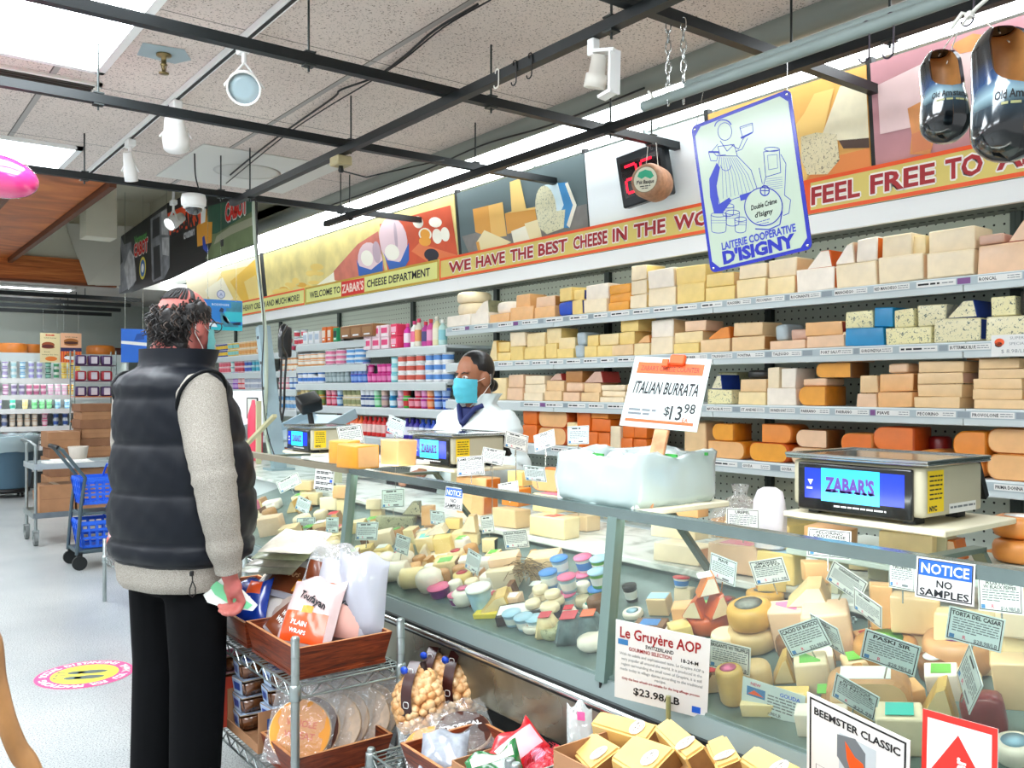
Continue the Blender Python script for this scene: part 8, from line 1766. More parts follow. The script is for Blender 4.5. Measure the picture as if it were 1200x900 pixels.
for sx in (-1, 1):
 for sy in (-1, 1):
  m = MB(); m.tube([(sx * wx, sy * wy, .14), (sx * wx, sy * wy, .9 if sx < 0 else .74)], .014, 8); m.build('leg', M_STEEL, t)
  m = MB(); m.tube([(sx * wx - .016, sy * wy, .062), (sx * wx + .016, sy * wy, .062)], .062, 18); w_ = m.build('wheel', mat('6f7472', .5), t); m = MB(); m.tube([(sx * wx - .018, sy * wy, .062), (sx * wx + .018, sy * wy, .062)], .028, 12); m.build('hub', M_CHROME, w_)
  m = MB(); m.bar((sx * wx - .024, sy * wy, .06), (sx * wx - .024, sy * wy, .14), .006, .03); m.bar((sx * wx + .024, sy * wy, .06), (sx * wx + .024, sy * wy, .14), .006, .03); m.box((sx * wx, sy * wy, .138), (.05, .04, .008)); m.build('fork', M_STEEL, t)
for z, mm in ((.26, M_STEEL), (.7, mat('b6c0c2', .35, metal=.5))):
 m = MB(); m.box((0, 0, z), (2 * wx + .04, 2 * wy + .04, .02), 0, .004)
 for s in (-1, 1): m.box((0, s * (wy + .02), z + .01), (2 * wx + .04, .008, .05)); m.box((s * (wx + .02), 0, z + .01), (.008, 2 * wy + .04, .05))
 m.build('shelf', mm, t)
m = MB(); m.tube([(-wx, -wy, .9), (-wx - .04, -wy, .94), (-wx - .04, wy, .94), (-wx, wy, .9)], .013, 8); m.build('push_handle', M_STEEL, t)
def boxx(label, x, y, z, w, d, h, m_=None, mark=None, yaw=0, group=None):
 t = thing('cardboard_box', label, 'cardboard box', (x, y, z + .001), yaw, group); m = MB(); m.box((0, 0, h / 2), (w, d, h), 0, .004, None, 1, .003, None, rr); m.build('carton', m_ or M_CARDBOARD, t)
 m = MB(); m.box((0, -d / 2 - .0006, h * .5), (w * .9, .001, .004), 0); m.box((0, 0, h + .0006), (.05, d, .001), 1)
 m.build('seam_tape', [M_CARDBOARD_D, mat('c49a70', .4)], t)
 if mark: m = MB(); m.box((w * mark[0], -d / 2 - .001, h * mark[1]), (w * mark[2], .0012, h * mark[3])); m.build('sticker', mark[4], t)
 return t
boxx('cardboard box on the lower shelf of the cart, left side', cx - .17, cy - .02, .272, .3, .3, .26, mark=None)
boxx('taller cardboard box with a green label beside the cart shelf box', cx + .17, cy, .272, .34, .36, .4, mark=(-.3, .75, .3, .2, mat('7fe030', .5)))
m = MB(); m.box((0, 0, .012), (.4, .35, .02), 0, .006); m.box((.02, .02, .03), (.3, .25, .015), 0, .004); tag(m.build('document_pile', M_PAPER, None, (cx - .05, cy, .711)), 'white papers lying on top of the cart', 'papers')
m = MB(); m.lathe([(.07, 0), (.09, .12), (.092, .13), (.085, .13), (.068, .01)], 16); tag(m.build('plastic_tub', mat('c8c0b4', .3), None, (cx + .05, cy + .05, .735)), 'small open tub standing on the papers on the cart', 'tub')
bp = on_z(95, 590, 0); bx, by = bp.x + .1, bp.y + .5
stack_a = [(.36, .3), (.3, .26)]
t = thing('pallet', 'low wooden pallet under the stacked brown boxes', 'pallet', (bx, by, 0)); m = MB()
for k in range(5): m.box((0, -.32 + k * .16, .1), (1.0, .11, .02))
for k in range(3): m.box((-.45 + k * .45, 0, .045), (.09, .75, .09))
m.build('planks', M_PALEWOOD, t)
z = .111
for k, h in enumerate((.22, .12, .11, .12, .2)):
 boxx('brown flat box in the left stack behind the cart, %s up' % nth(k), bx - .26 + .02 * (k % 2), by - .1, z, .36, .5, h - .002, (M_CARDBOARD, M_CARDBOARD_D)[k % 2], group=None); z += h
z = .111
for k, h in enumerate((.22, .12, .11, .12, .11, .11, .12, .1, .1)):
 boxx('brown flat box in the taller right stack behind the cart, %s up' % nth(k), bx + .2 + .015 * (k % 2), by, z, .52, .5, h - .002, (M_CARDBOARD_D, M_CARDBOARD)[k % 2]); z += h
p = on_z(104, 668, 0); bx2, by2 = p.x + .12, p.y + .2
t = thing('basket_trolley', 'dark wheeled trolley with a raised handle carrying blue baskets', 'trolley', (bx2, by2, 0))
for sy in (-.17, .17): m = MB(); m.tube([(-.2, sy, .12), (-.17, sy, .5), (-.14, sy, .72), (-.3, sy, .94), (-.33, sy, .96)], .014, 8); m.build('side_tube', mat('4a5a60', .4, metal=.4), t)
m = MB(); m.tube([(-.33, -.17, .96), (-.34, -.1, .965), (-.34, .1, .965), (-.33, .17, .96)], .018, 8); m.build('handle_grip', M_BLACK, t)
m = MB(); m.box((.05, 0, .14), (.5, .36, .03), 0, .006); m.build('base_frame', mat('4a5a60', .4, metal=.4), t)
for sx in (-.18, .26):
 for sy in (-.17, .17): m = MB(); m.tube([(sx, sy - .014, .055), (sx, sy + .014, .055)], .055, 18); m.box((sx, sy, .105), (.04, .02, .07)); m.build('wheel', M_BLACK, t)
M_BASK = mat('1f5fd8', .4)
def basket(label, z, m_=M_BASK):
 t = thing('shopping_basket', label, 'basket', (bx2 + .06, by2, z), 0, 'blue baskets on the trolley'); m = MB(); w0, d0, w1, d1, h = .2, .13, .23, .16, .2
 for (a0, b0, a1, b1) in (((-w0, -d0), (w0, -d0), (-w1, -d1), (w1, -d1)), ((-w0, d0), (w0, d0), (-w1, d1), (w1, d1)), ((-w0, -d0), (-w0, d0), (-w1, -d1), (-w1, d1)), ((w0, -d0), (w0, d0), (w1, -d1), (w1, d1))):
  for k in range(9):
   s = k / 8; m.bar((a0[0] + (b0[0] - a0[0]) * s, a0[1] + (b0[1] - a0[1]) * s, 0), (a1[0] + (b1[0] - a1[0]) * s, a1[1] + (b1[1] - a1[1]) * s, h), .022 if k % 2 == 0 else .012, .008)
  for q, w in ((.06, .02), (.4, .02), (.72, .02), (1, .03)):
   f = lambda p, r: (p[0] + (r[0] - p[0]) * q, p[1] + (r[1] - p[1]) * q, h * q); m.bar(f(a0, a1), f(b0, b1), .01, w)
 m.box((0, 0, .004), (2 * w0, 2 * d0, .008)); m.build('basket_body', m_, t); m = MB(); m.tube([(0, -d1, h), (.02, -d1 * .6, h + .1), (.02, d1 * .6, h + .1), (0, d1, h)], .008, 6); m.build('handle', m_, t); return t
basket('upper blue plastic shopping basket on the trolley', .5); basket('lower blue plastic shopping basket on the trolley', .16)
m = MB(); m.box((bx2 + .06, by2, .43), (.4, .3, .02));
m.bar((bx2 - .16, by2 - .17, .43), (bx2 - .16, by2 + .17, .43), .02); tag(m.build('trolley_tray', mat('4a5a60', .4)), 'dark tray between the two blue baskets', 'tray')
p = on_y(112, 430, 13.6)
t = thing('display_stand', 'wire display stand of purple packets in front of the far case', 'display stand', (p.x, 13.75, 0)); m = MB()
for sx in (-.27, .27):
 for sy in (-.14, .14): m.tube([(sx, sy, 0), (sx, sy, 1.95)], .01, 8)
m.build('uprights', M_STEEL, t)
for z in (.5, .95, 1.3, 1.52, 1.74): m = MB(); m.box((0, 0, z), (.54, .3, .012)); m.build('tray', mat('d8742a', .5) if z < 1.4 else mat('5a3a5a', .5), t)
for k, (z, c) in enumerate(((1.747, '4a2560'), (1.527, 'c22a3a'), (1.307, '4f2c68'))):
 for j in range(3):
  m = MB(); m.box((0, 0, .07), (.15, .14, .14), 0, .03, None, 2); m.box((0, -.0705, .07), (.08, .002, .1), 1); tag(m.build('snack_packet', [mat(c, .3, coat=.5), mat('e8dfe8', .5)], None, (p.x - .17 + j * .17, 13.75, z)), '%s packet on the wire stand by the far case, %s row, %s' % (('purple', 'red', 'dark purple')[k], ('top', 'second', 'third')[k], ('left', 'middle', 'right')[j]), 'packet', 'packets on the wire stand')
for j in range(4):
 m = MB(); m.box((0, 0, .08), (.1, .14, .16), 0, .005); m.box((0, -.0705, .05), (.08, .002, .08), 1); tag(m.build('milk_carton', [mat('eef2f4', .4), mat('5ac0dc', .4)], None, (p.x - .19 + j * .125, 13.75, .957)), 'white and cyan carton on the orange tray of the wire stand, %s' % nth(j), 'carton', 'cartons on the orange tray')
m = MB(); Pw = [EYE + ray(-14, 745) * 1.55, EYE + ray(-3, 800) * 1.55, EYE + ray(8, 845) * 1.55, EYE + ray(22, 880) * 1.56, EYE + ray(42, 915) * 1.57]
q = Pw[-1]; Pw += [Vector((q.x + .06, q.y - .03, .5)), Vector((q.x + .1, q.y - .05, .25)), Vector((q.x + .11, q.y - .06, .0))]
a = Pw[0]; Pw = [Vector((a.x - .12, a.y + .05, 0)), Vector((a.x - .12, a.y + .05, .6)), Vector((a.x - .06, a.y + .02, .95))] + Pw
Q = []
for i in range(len(Pw) - 1):
 a, b_, c, d = Pw[max(0, i - 1)], Pw[i], Pw[i + 1], Pw[min(len(Pw) - 1, i + 2)]
 for k in range(8): s = k / 8; Q.append(.5 * ((2 * b_) + (c - a) * s + (2 * a - 5 * b_ + 4 * c - d) * s * s + (3 * b_ - a - 3 * c + d) * s ** 3))
Q.append(Pw[-1]); m.tube(Q, .028, 8, sq=(1, .35)); tag(m.build('bentwood_hoop', mat('b3814f', .45, noise=.25, scale=12)), 'curved tan wooden strip at the lower left corner', 'wooden strip')
# ------------------------------------------------------------------ people
def cap_mesh(m, a, b, ra, rb, n=14, k=5):
 a, b = Vector(a), Vector(b); d = (b - a); L_ = d.length; Q = T(*a) @ d.to_track_quat('Z', 'Y').to_matrix().to_4x4()
 pr = [(max(.0004, ra * math.sin(PI / 2 * i / k)), -ra * math.cos(PI / 2 * i / k)) for i in range(k + 1)] + [(max(.0004, rb * math.cos(PI / 2 * i / k)), L_ + rb * math.sin(PI / 2 * i / k)) for i in range(k + 1)]
 m.lathe(pr, n, 0, Q)
def blob(name, prims, voxel, mats, parent, smooth=6, bump=0):
 m = MB()
 for p in prims:
  if p[0] == 'c': cap_mesh(m, *p[1:5])
  else: m.ell(p[1], p[2], 0, p[3] if len(p) > 3 else None, 18, 12)
 o = m.build(name, mats); md = o.modifiers.new('r', 'REMESH'); md.mode = 'VOXEL'; md.voxel_size = voxel; md.use_smooth_shade = True
 s = o.modifiers.new('s', 'SMOOTH'); s.iterations = smooth; s.factor = .5
 dg = bpy.context.evaluated_depsgraph_get(); me = bpy.data.meshes.new_from_object(o.evaluated_get(dg)); o.modifiers.clear(); old = o.data; o.data = me; bpy.data.meshes.remove(old); me.name = name
 me.polygons.foreach_set('use_smooth', [True] * len(me.polygons)); o.parent = parent; return o
def head_prims(H, k=1.0, R3=None):
 h = lambda x, y, z: H @ Vector((x * k, y * k, z * k)); R = H.to_3x3().to_4x4(); r = lambda *q: tuple(x * k for x in q)
 P = [('e', h(-.008, 0, .03), r(.098, .078, .1), R), ('e', h(.03, 0, -.03), r(.066, .062, .085), R), ('e', h(.045, 0, -.085), r(.042, .042, .034), R), ('c', h(.092, 0, .015), h(.112, 0, -.028), .009 * k, .014 * k), ('e', h(.078, 0, .03), r(.014, .05, .011), R),
         ('c', h(-.025, 0, -.05), h(-.045, 0, -.2), .06 * k, .064 * k), ('e', h(.085, 0, -.06), r(.016, .026, .012), R)]
 for s in (-1, 1):
  P += [('e', h(.05, s * .036, -.03), r(.034, .028, .036), R), ('e', h(-.005, s * .08, -.008), r(.026, .013, .036), R @ RZ(s * -.35)), ('e', h(.112 - .004, s * .012, -.03), r(.009, .008, .008), R)]
 return P
def hand(prims, w, knuck0, step, segs, thumb, r=.0095):
 for k in range(4):
  kn = Vector(knuck0) + Vector(step) * k; L_ = (.95, 1.05, 1.0, .8)[k]; prims.append(('c', Vector(w) + Vector(step) * (k - 1.5) * .7, kn, .015, .0125)); p = kn
  for i, s in enumerate(segs): q = p + Vector(s) * L_; prims.append(('c', p, q, r - i * .0008, r - (i + 1) * .0008)); p = q
 p = Vector(w)
 for i, s in enumerate(thumb): q = p + Vector(s); prims.append(('c', p, q, .014 - i * .002, .0125 - i * .002)); p = q
def rings(P, n=40, e=.85, fn=None):
 out = []
 for z, a, b, cx in P:
  row = []
  for k in range(n):
   q = 2 * PI * k / n; c, s = math.cos(q), math.sin(q); f = fn(z, q) if fn else 0
   row.append((cx + (a + f) * math.copysign(abs(c) ** e, c), (b + f) * math.copysign(abs(s) ** e, s), z))
  out.append(row)
 return out
def interp(P, zs):
 out = []
 for z in zs:
  for p, q in zip(P, P[1:]):
   if p[0] <= z <= q[0] + 1e-6: t = (z - p[0]) / (q[0] - p[0]); out.append((z,) + tuple(p[i] + (q[i] - p[i]) * t for i in (1, 2, 3))); break
 return out
def face_mask(parent, H, k, col, loops):
 m = MB(); G = []
 for j in range(13):
  v = j / 12; row = []
  for i in range(21):
   u = (i / 20 - .5) * 2; a = u * 1.22; depth = .118 - .02 * v - .018 * (1 - v) * abs(u); wid = .07 - .008 * v; pl = .003 * math.sin(v * PI * 7)
   row.append(H @ Vector((k * (.012 + (depth - .012 + pl + .022 * math.sin(PI * v) * math.cos(a)) * math.cos(a)), k * (wid + .002) * math.sin(a) / math.sin(1.22) * (1 - .12 * (1 - v) * (1 - abs(u))), k * (-.008 - v * .112 + .012 * (1 - abs(u)) * (1 - v)))))
  G.append(row)
 m.grid(G, 0, True); m.grid([[p - H.to_3x3() @ Vector((.002, 0, 0)) for p in r] for r in G], 0, True, False, True); o = m.build('face_mask', mat(col, .6, noise=.08, scale=40), parent)
 m = MB()
 for s, i in ((-1, 0), (1, 20)):
  e1 = H @ Vector((-.03 * k, s * .088 * k, .015 * k)); e2 = H @ Vector((-.032 * k, s * .085 * k, -.03 * k)); m.tube([G[1][i], (Vector(G[1][i]) + e1) / 2 + H.to_3x3() @ Vector((0, s * .008, 0)), e1, e2, (Vector(G[11][i]) + e2) / 2 + H.to_3x3() @ Vector((0, s * .006, 0)), G[11][i]], .0014, 5)
 m.build('ear_loop', loops, parent)
M_SKIN = mat('c97a70', .55, sub=.12, col2='b8605a', scale=14); M_SKIN2 = mat('9c6446', .5, sub=.12, noise=.12, scale=16)
man = thing('person', 'man in black puffer vest and oatmeal sweater seen from behind at the counter', 'person', (.915, 3.1, .12), .38); man.scale = (.9156,) * 3
Hm = T(.02, -.02, 1.65) @ RZ(.06) @ RY(.06)
pr = head_prims(Hm, 1.06)
pr += [('e', (.0, 0, 1.2), (.15, .2, .25)), ('e', (.02, 0, .98), (.16, .2, .2)), ('c', (-.03, -.12, 1.38), (-.03, .12, 1.38), .06, .06), ('c', (-.03, 0, 1.4), (-.04, 0, 1.55), .08, .062), ('e', (0, 0, .85), (.15, .18, .12))]
wr = Vector((-.017, -.297, .775)); pr += [('c', (-.06, -.2, 1.39), (-.1, -.3, 1.1), .05, .045), ('c', (-.1, -.3, 1.1), wr, .048, .03), ('c', wr, wr + Vector((.012, 0, -.035)), .03, .026)]
hand(pr, wr + Vector((.015, 0, -.03)), wr + Vector((.05, .022, -.082)), (-.004, -.0165, -.0085), ((-.018, .004, -.034), (-.028, .006, -.012), (-.016, .006, .006)), ((-.002, .014, -.032), (.002, .0, -.028), (.0, -.002, -.016)), .0112); pr.append(('e', wr + Vector((.018, 0, -.055)), (.024, .04, .04)))
wl = Vector((.22, .2, .96)); pr += [('c', (-.02, .2, 1.39), (.02, .29, 1.12), .05, .045), ('c', (.02, .29, 1.12), wl, .048, .03)]
hand(pr, wl + Vector((.02, -.01, -.01)), wl + Vector((.08, -.0, -.02)), (.0, -.018, 0), ((.03, 0, -.012), (.02, 0, -.02), (.008, 0, -.02)), ((.03, -.03, 0), (.03, -.01, -.01)))
for s in (-1, 1): pr += [('c', (0, s * .095, .86), (.0, s * .1, .4), .085, .06), ('c', (0, s * .1, .4), (-.03, s * .1, -.04), .058, .04), ('c', (-.04, s * .1, -.08), (.11, s * .11, -.095), .036, .028)]
blob('body', pr, .0046, M_SKIN, man, 5)
hem = [(.7, .172, .222, .01), (.72, .186, .236, .01), (.76, .19, .242, .01), (.84, .19, .248, .015), (1.0, .185, .25, .02), (1.3, .15, .22, 0)]
m = MB(); m.grid(rings(interp(hem, [.7, .712, .726, .74, .77, .82, .9, 1.0, 1.15, 1.3]), 44, .9, lambda z, q: .003 * math.sin(q * 9 + z * 30)), 0, True, True)
m.build('sweater_hem', M_KNIT, man)
for sd, S_, El, Wr in (('right', (-.045, -.168, 1.455), (-.095, -.315, 1.1), wr + Vector((0, 0, .005))), ('left', (-.02, .19, 1.46), (.02, .3, 1.12), wl)):
 S_, El, Wr = Vector(S_), Vector(El), Vector(Wr); P = []; R_ = []
 for k in range(40):
  t_ = k / 39; p = S_.lerp(El, t_ / .52) if t_ < .52 else El.lerp(Wr, (t_ - .52) / .48)
  a = max(0, 1 - abs(t_ - .52) / .12); p = p + Vector((.012 * a, .012 * a * (1 if sd == 'right' else -1), 0)); P.append(p)
  base = .092 - .018 * t_ / .5 if t_ < .5 else .074 - .02 * (t_ - .5) / .5
  wrk = .001 * math.sin(t_ * 40) + .004 * math.exp(-((t_ - .5) / .07) ** 2) * math.sin(t_ * 90) + (.004 * math.sin(t_ * 45) if t_ > .75 else 0)
  base *= min(1, .45 + .55 * math.sin(PI / 2 * min(1, (t_ + .01) / .1)))
  R_.append((base + wrk) if t_ < .93 else .047 + .001 * math.sin(t_ * 400))
 m = MB(); m.tube(P, R_, 26); m.build('sweater_sleeve', M_KNIT, man)
M_TROUSER = mat('06070a', .9, noise=.25, scale=9, spec=.15)
tp = [('e', (.0, 0, .84), (.165, .2, .15)), ('e', (-.05, 0, .8), (.12, .18, .14))]
for s in (-1, 1): tp += [('c', (.0, s * .1, .82), (.01, s * .105, .4), .115, .1), ('c', (.01, s * .105, .4), (-.01, s * .11, -.02), .1, .09)]
blob('trousers', tp, .011, M_TROUSER, man, 8)
for s in (-1, 1):
 blob('shoe', [('e', (-.03, s * .11, -.081), (.06, .052, .05)), ('c', (-.02, s * .11, -.079), (.13, s * .115, -.085), .052, .046), ('c', (-.02, s * .11, -.08), (-.01, s * .11, -.03), .04, .04)], .007, mat('121212', .35), man, 4)
VP = [(.79, .188, .245, .015), (.81, .205, .262, .02), (.9, .21, .27, .025), (1.05, .212, .268, .03), (1.2, .2, .25, .02), (1.3, .182, .228, .005), (1.38, .17, .226, -.01), (1.43, .16, .222, -.02), (1.465, .142, .192, -.02), (1.485, .125, .152, -.01), (1.5, .12, .138, -.002), (1.525, .124, .14, .006), (1.575, .132, .145, .015)]
seams = [.8, .875, 1.05, 1.225, 1.385, 1.5]
def puff(z, q):
 for a, b in zip(seams, seams[1:]):
  if a <= z <= b: t_ = (z - a) / (b - a); return (.016 if b < 1.4 else .008) * (math.sin(PI * t_) ** .55) + .0035 * math.sin(q * 11 + z * 40) * math.sin(PI * t_) + .002 * math.sin(q * 23 - z * 60)
 return 0
zs = [.79] + [.8 + .0125 * i for i in range(63)]; zs = [z for z in zs if z <= 1.575]
G = rings(interp(VP, zs), 64, .88, puff)
m = MB(); m.grid(G, 0, True, True); m.grid([[(x * .94 - .0, y * .93, z) for x, y, z in r] for r in G[-9:]], 0, True, True, True); m.add([G[-1][k] for k in range(64)] + [(G[-1][k][0] * .94, G[-1][k][1] * .93, zs[-1]) for k in range(64)], [(k, (k + 1) % 64, 64 + (k + 1) % 64, 64 + k) for k in range(64)], 0, True)
vest = m.build('puffer_vest', mat('060d18', .5, noise=.15, scale=7, bump=.12, spec=.3), man)
m = MB()
for s, A_, B_ in ((-1, Vector((-.055, -.2, 1.41)), Vector((-.095, -.315, 1.1))), (1, Vector((-.02, .2, 1.41)), Vector((.02, .3, 1.12)))):
 ax = (B_ - A_).normalized() * .55 + Vector((0, s * .83, 0)); Q = T(*A_.lerp(B_, .06)) @ ax.to_track_quat('Z', 'Y').to_matrix().to_4x4()
 m.tube([Q @ Vector((.094 * math.cos(a), .1 * math.sin(a), .0)) for a in [2 * PI * i / 30 for i in range(30)]], .007, 8, closed=True)
m.build('armhole_binding', mat('06090d', .6, spec=.2), vest)
m = MB(); m.tube([(x * 1.0, y, .797) for x, y, z in G[0]], .008, 8, closed=True); m.build('hem_binding', mat('0a0e14', .5), vest)
lp = Vector((-.13, -.235, .785)); m = MB(); m.box(lp + Vector((0, -.008, .0)), (.014, .012, .018), 0, .003); m.tube([lp + Vector((0, -.01, -.005)), lp + Vector((0, -.012, -.025)), lp + Vector((-.012, -.012, -.05)), lp + Vector((-.012, -.012, -.07)), lp + Vector((0, -.012, -.08)), lp + Vector((.012, -.012, -.07)), lp + Vector((.012, -.012, -.05)), lp + Vector((0, -.012, -.025))], .0024, 6); m.build('drawcord_toggle', M_BLACK, vest)
rr = random.Random(12); hk = 1.06
hp = []
hs = lambda th, z, r=1.0: Hm @ Vector((hk * (-.008 + .098 * r * math.cos(th) * math.sqrt(max(0, 1 - ((z - .03) / .1) ** 2))), hk * .078 * r * math.sin(th) * math.sqrt(max(0, 1 - ((z - .03) / .1) ** 2)), hk * z))
for k in range(260):
 th = rr.uniform(1.28, 2 * PI - 1.28); z = rr.uniform(-.11, .09); z = min(z, (.055 + .04 * math.cos(th) if math.cos(th) < 0 else .06) + rr.uniform(-.03, .01))
 if z < .02 and abs(math.sin(th)) > .87 and math.cos(th) > -.45: z = .05
 p = hs(th, max(z, -.045), rr.uniform(.98, 1.07)); p.z += min(0, z + .045) * 1.1; q = rr.uniform(.013, .021); hp.append(('e', p, (q, q, q * 1.15)))
for s in (-1, 1):
 for z in (.035, .055): hp.append(('e', Hm @ Vector((.028 * hk - .02 * (z < 0), s * .077 * hk, z * hk)), (.016, .013, .02)))
M_HAIR = mat('171210', .55, noise=.5, scale=60, bump=.6)
blob('hair', hp, .006, M_HAIR, man, 2)
m = MB()
for k in range(560):
 th = rr.uniform(1.3, 2 * PI - 1.3); z = rr.uniform(-.085, .1 + .04 * min(0, math.cos(th))); z = rr.uniform(.045, .088) if z < .04 and math.cos(th) > -.37 else z; p = hs(th, max(-.05, z), 1.1); p.z += min(0, z + .05); out = (p - Hm @ Vector((0, 0, z))).normalized(); dn = Vector((rr.uniform(-.5, .5), rr.uniform(-.5, .5), -1)); a0 = rr.uniform(0, 6); pts = []
 for i in range(7): pts.append(p + dn * .008 * i + out * (.008 * math.sin(a0 + i * .9) + .0015 * i) + Vector((.006 * math.cos(a0 + i * 1.1), .006 * math.sin(a0 + i), 0)))
 m.tube(pts, [.0036 - .0003 * i for i in range(7)], 5, rr.choice((0, 0, 0, 1)))
for k in range(64):
 th = PI + rr.uniform(-1.5, 1.5); pts = []
 for i in range(8): t_ = i / 7; zz = .085 + .043 * math.sin(PI * .5 * t_); p = hs(th + .25 * t_, min(.1295, zz), 1.035); pts.append(p + Vector((0, 0, .002 * math.sin(k + i))))
 m.tube(pts, .0021, 4, 0)
m.build('hair_curls', [M_HAIR, mat('4a3c34', .5)], man)
m = MB()
for s in (-1, 1):
 m.tube([Hm @ Vector((-.02 * hk, s * .088 * hk, .012 * hk)), Hm @ Vector((.05, s * .088, .018)), Hm @ Vector((.118, s * .07, .02))], .0028, 6); m.tube([Hm @ Vector((.118, s * .035 + .03 * math.cos(a), .008 + .02 * math.sin(a))) for a in [2 * PI * i / 20 for i in range(20)]], .002, 5, closed=True)
m.tube([Hm @ Vector((.118, -.008, .012)), Hm @ Vector((.121, 0, .015)), Hm @ Vector((.118, .008, .012))], .002, 5); m.build('glasses', mat('2c2420', .3), man)
face_mask(man, Hm, hk, '6fc4c8', M_WHITE)
dd = 2.895; pk = [EYE + ray(*q) * dd for q in ((238, 697), (261, 676), (281, 690), (301, 710), (296, 716), (258, 711), (243, 706))]
nrm = (pk[1] - pk[0]).cross(pk[3] - pk[0]).normalized()
if nrm.dot(EYE - pk[0]) < 0: nrm = -nrm
m = MB(); n = len(pk); m.add(pk + [p - nrm * .012 for p in pk], [tuple(range(n)), tuple(range(2 * n - 1, n - 1, -1))] + [(i, i + n, (i + 1) % n + n, (i + 1) % n) for i in range(n)], 0)
pq = [EYE + ray(*q) * (dd - .003) for q in ((246, 688), (254, 681), (296, 709), (290, 714), (266, 706), (252, 697))]; m.add(pq, [tuple(range(6))], 1)
m.v = [tuple(Vector(v) - pk[0]) for v in m.v]; tag(m.build('paper_packet', [mat('eef3ec', .5), mat('7fd8a0', .5)], None, pk[0]), 'folded white and green paper packet held in the right hand of the man', 'packet')
emp = thing('person', 'employee in a white coat and blue face mask behind the counter', 'person', (2.705, 3.9, 0), PI + .36)
He = T(.03, 0, 1.475) @ RZ(-.24) @ RY(.04); ek = 1.07
pr = head_prims(He, ek)
pr += [('c', (.0, 0, 1.25), (.02, 0, 1.38), .075, .058), ('e', (0, 0, 1.08), (.13, .18, .24)), ('e', (0, 0, .86), (.14, .19, .18)), ('c', (0, -.12, 1.215), (0, .12, 1.215), .05, .05)]
ew = {}
for s in (-1, 1):
 w_ = Vector((.26, s * .17, .985)); ew[s] = w_; pr += [('c', (0, s * .17, 1.22), (.02, s * .25, 1.0), .05, .042), ('c', (.02, s * .25, 1.0), w_, .042, .028)]
 hand(pr, w_ + Vector((.02, 0, 0)), w_ + Vector((.085, s * .028, -.008)), (.0, -s * .0185, 0), ((.034, 0, -.008), (.02, 0, -.018), (.008, 0, -.018)), ((.03, -s * .03, -.004), (.028, -s * .012, -.01)))
 pr += [('c', (0, s * .095, .8), (0, s * .1, .45), .085, .06), ('c', (0, s * .1, .45), (-.02, s * .1, .08), .058, .04), ('c', (-.03, s * .1, .05), (.11, s * .105, .035), .036, .03)]
blob('body', pr, .0046, M_SKIN2, emp, 5)
M_COAT = mat('dfeaea', .55, noise=.05, scale=5, bump=.3)
CP = [(.5, .19, .255, 0), (.8, .175, .235, 0), (1.0, .16, .225, 0), (1.15, .148, .215, 0), (1.23, .13, .205, -.005), (1.28, .108, .175, -.01), (1.31, .09, .13, -.012), (1.335, .085, .092, .0), (1.375, .1, .108, -.015), (1.4, .112, .122, -.02)]
def opened(z, q): return .006 * math.sin(q * 7 + z * 22) + .004 * math.sin(q * 13 - z * 31) - (.012 if z > 1.3 and abs((q + PI) % (2 * PI) - PI) < .45 else 0)
m = MB(); Gc = rings(interp(CP, [.5 + 0.0175 * i for i in range(52)]), 48, .92, opened); Gc = [[((x, y, z - (.06 * max(0, (z - 1.27) / .1) * max(0, 1 - abs((2 * PI * k / 48 + PI) % (2 * PI) - PI) / .7))) if z > 1.27 else (x, y, z)) for k, (x, y, z) in enumerate(r)] for r in Gc]
m.grid(Gc, 0, True, True); m.grid([[(x * .93, y * .93, z) for x, y, z in r] for r in Gc[-6:]], 0, True, True, True); coat = m.build('coat', M_COAT, emp)
for s in (-1, 1):
 P = []; R_ = []; A, B_, D_ = Vector((-.005, s * .145, 1.29)), Vector((.015, s * .262, .99)), ew[s] - Vector((.01, 0, 0))
 for k in range(34):
  t_ = k / 33; p = A.lerp(B_, t_ / .55) if t_ < .55 else B_.lerp(D_, (t_ - .55) / .45); P.append(p); R_.append((.088 - .02 * t_) * min(1, .5 + .5 * math.sin(PI / 2 * min(1, (t_ + .01) / .12))) + .004 * math.sin(t_ * 38 + s) + .003 * math.sin(t_ * 71))
 m = MB(); m.tube(P, R_, 24); m.build('coat_sleeve', M_COAT, coat)
m = MB(); m.add([(.158, -.0005 + y * 0 + y, z) for y, z in ((-.004, .55), (.004, .55), (.004, 1.2), (-.004, 1.2))], [(0, 1, 2, 3)], 0); m.build('zipper_seam', mat('b8c6c8', .5), coat)
m = MB(); cN = [(.1, -.05, 1.315), (.1, .05, 1.315), (.135, .028, 1.25), (.15, 0, 1.215), (.135, -.028, 1.25)]; m.add([(x - .012, y, z) for x, y, z in cN] + [(x - .05, y * 1.2, z + .02) for x, y, z in cN], [(0, 4, 3, 2, 1), (0, 1, 6, 5)], 0); m.tube([(.06, -.075, 1.33), (.095, -.05, 1.315), (.128, -.02, 1.265), (.14, 0, 1.24)], .014, 8, 0); m.tube([(.06, .075, 1.33), (.095, .05, 1.315), (.128, .02, 1.265), (.14, 0, 1.24)], .014, 8, 0); m.build('navy_collar', mat('14225c', .7), emp)
m = MB(); Mb = T(.157, .09, 1.165) @ RZ(.42) @ RY(PI / 2) @ RZ(PI / 2)
for a in ((-.03, -.03, .03, .03, 0, 0), (-.026, -.026, .026, .026, 1, .0006), (-.02, -.002, .02, .016, 2, .0012)): m.flat([(a[0], a[1]), (a[2], a[1]), (a[2], a[3]), (a[0], a[3])], a[4], Mb, a[5])
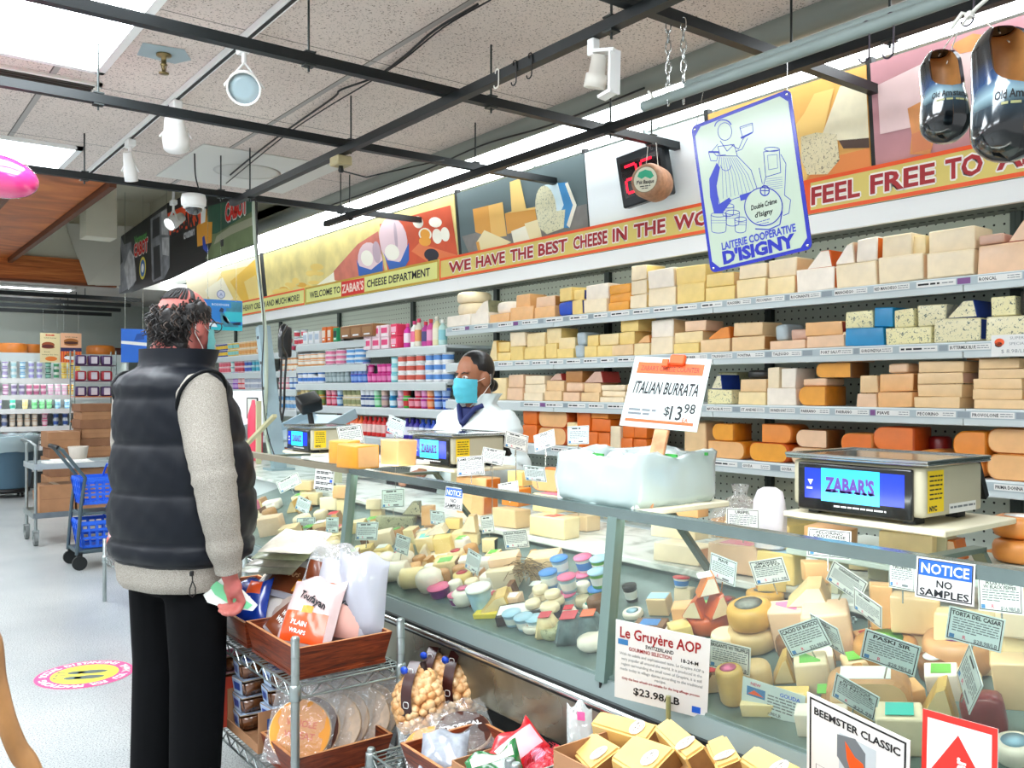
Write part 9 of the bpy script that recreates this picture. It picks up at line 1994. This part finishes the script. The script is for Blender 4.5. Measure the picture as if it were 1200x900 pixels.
m.lines(-.02, .02, -.012, .004, 2, Mb, .0012, _pr); m.build('badge_print', [mat('e8643c', .5), mat('f2e2d8', .5), mat('e0502c', .5)], coat)
es = lambda th, z, r: He @ Vector((ek * (-.008 + .098 * r * math.cos(th) * math.sqrt(max(0, 1 - ((z - .03) / .1) ** 2))), ek * .078 * r * math.sin(th) * math.sqrt(max(0, 1 - ((z - .03) / .1) ** 2)), ek * z))
hp = [('e', He @ Vector((-.02, 0, .048)), (.104, .088, .1), He.to_3x3().to_4x4()), ('e', He @ Vector((-.075, 0, -.03)), (.045, .06, .06), He.to_3x3().to_4x4()), ('e', He @ Vector((-.125, 0, -.045)), (.035, .035, .035))]
blob('hair', hp, .006, mat('101012', .35, noise=.3, scale=50, bump=.3), emp, 3)
m = MB()
for s in (-1, 1):
 m.ell(He @ Vector((.089, s * .032, .004)), (.01, .014, .009), 0, He.to_3x3().to_4x4() @ RZ(s * .4), 12, 8); m.ell(He @ Vector((.096, s * .033, .004)), (.005, .006, .0065), 1, He.to_3x3().to_4x4(), 10, 6)
m.build('eyes', [mat('e8e2dc', .2), mat('1a100c', .15)], emp)
m = MB()
for s in (-1, 1): m.tube([He @ Vector((.098, s * .014, .024)), He @ Vector((.096, s * .032, .03)), He @ Vector((.082, s * .05, .024))], [.003, .0034, .0015], 6)
m.build('eyebrows', mat('1a1210', .6), emp)
m = MB(); m.tube([He @ Vector((.0, -.088, -.046)) + Vector((0, .006 * math.cos(a), .006 * math.sin(a))) for a in [2 * PI * i / 12 for i in range(12)]], .0012, 5, closed=True); m.build('earring', mat('d8b25a', .2, metal=1), emp)
face_mask(emp, He, ek, '4fb8cc', M_WHITE)
for s in (-1, 1): blob('shoe', [('e', (-.03, s * .1, .045), (.055, .045, .045)), ('c', (-.02, s * .1, .04), (.12, s * .11, .035), .045, .036)], .008, mat('1a1a1a', .4), emp, 4)
tp = [('e', (0, 0, .82), (.15, .19, .14))]
for s in (-1, 1): tp += [('c', (0, s * .095, .8), (0, s * .1, .1), .105, .078)]
blob('trousers', tp, .012, mat('1a2230', .8), emp, 6)
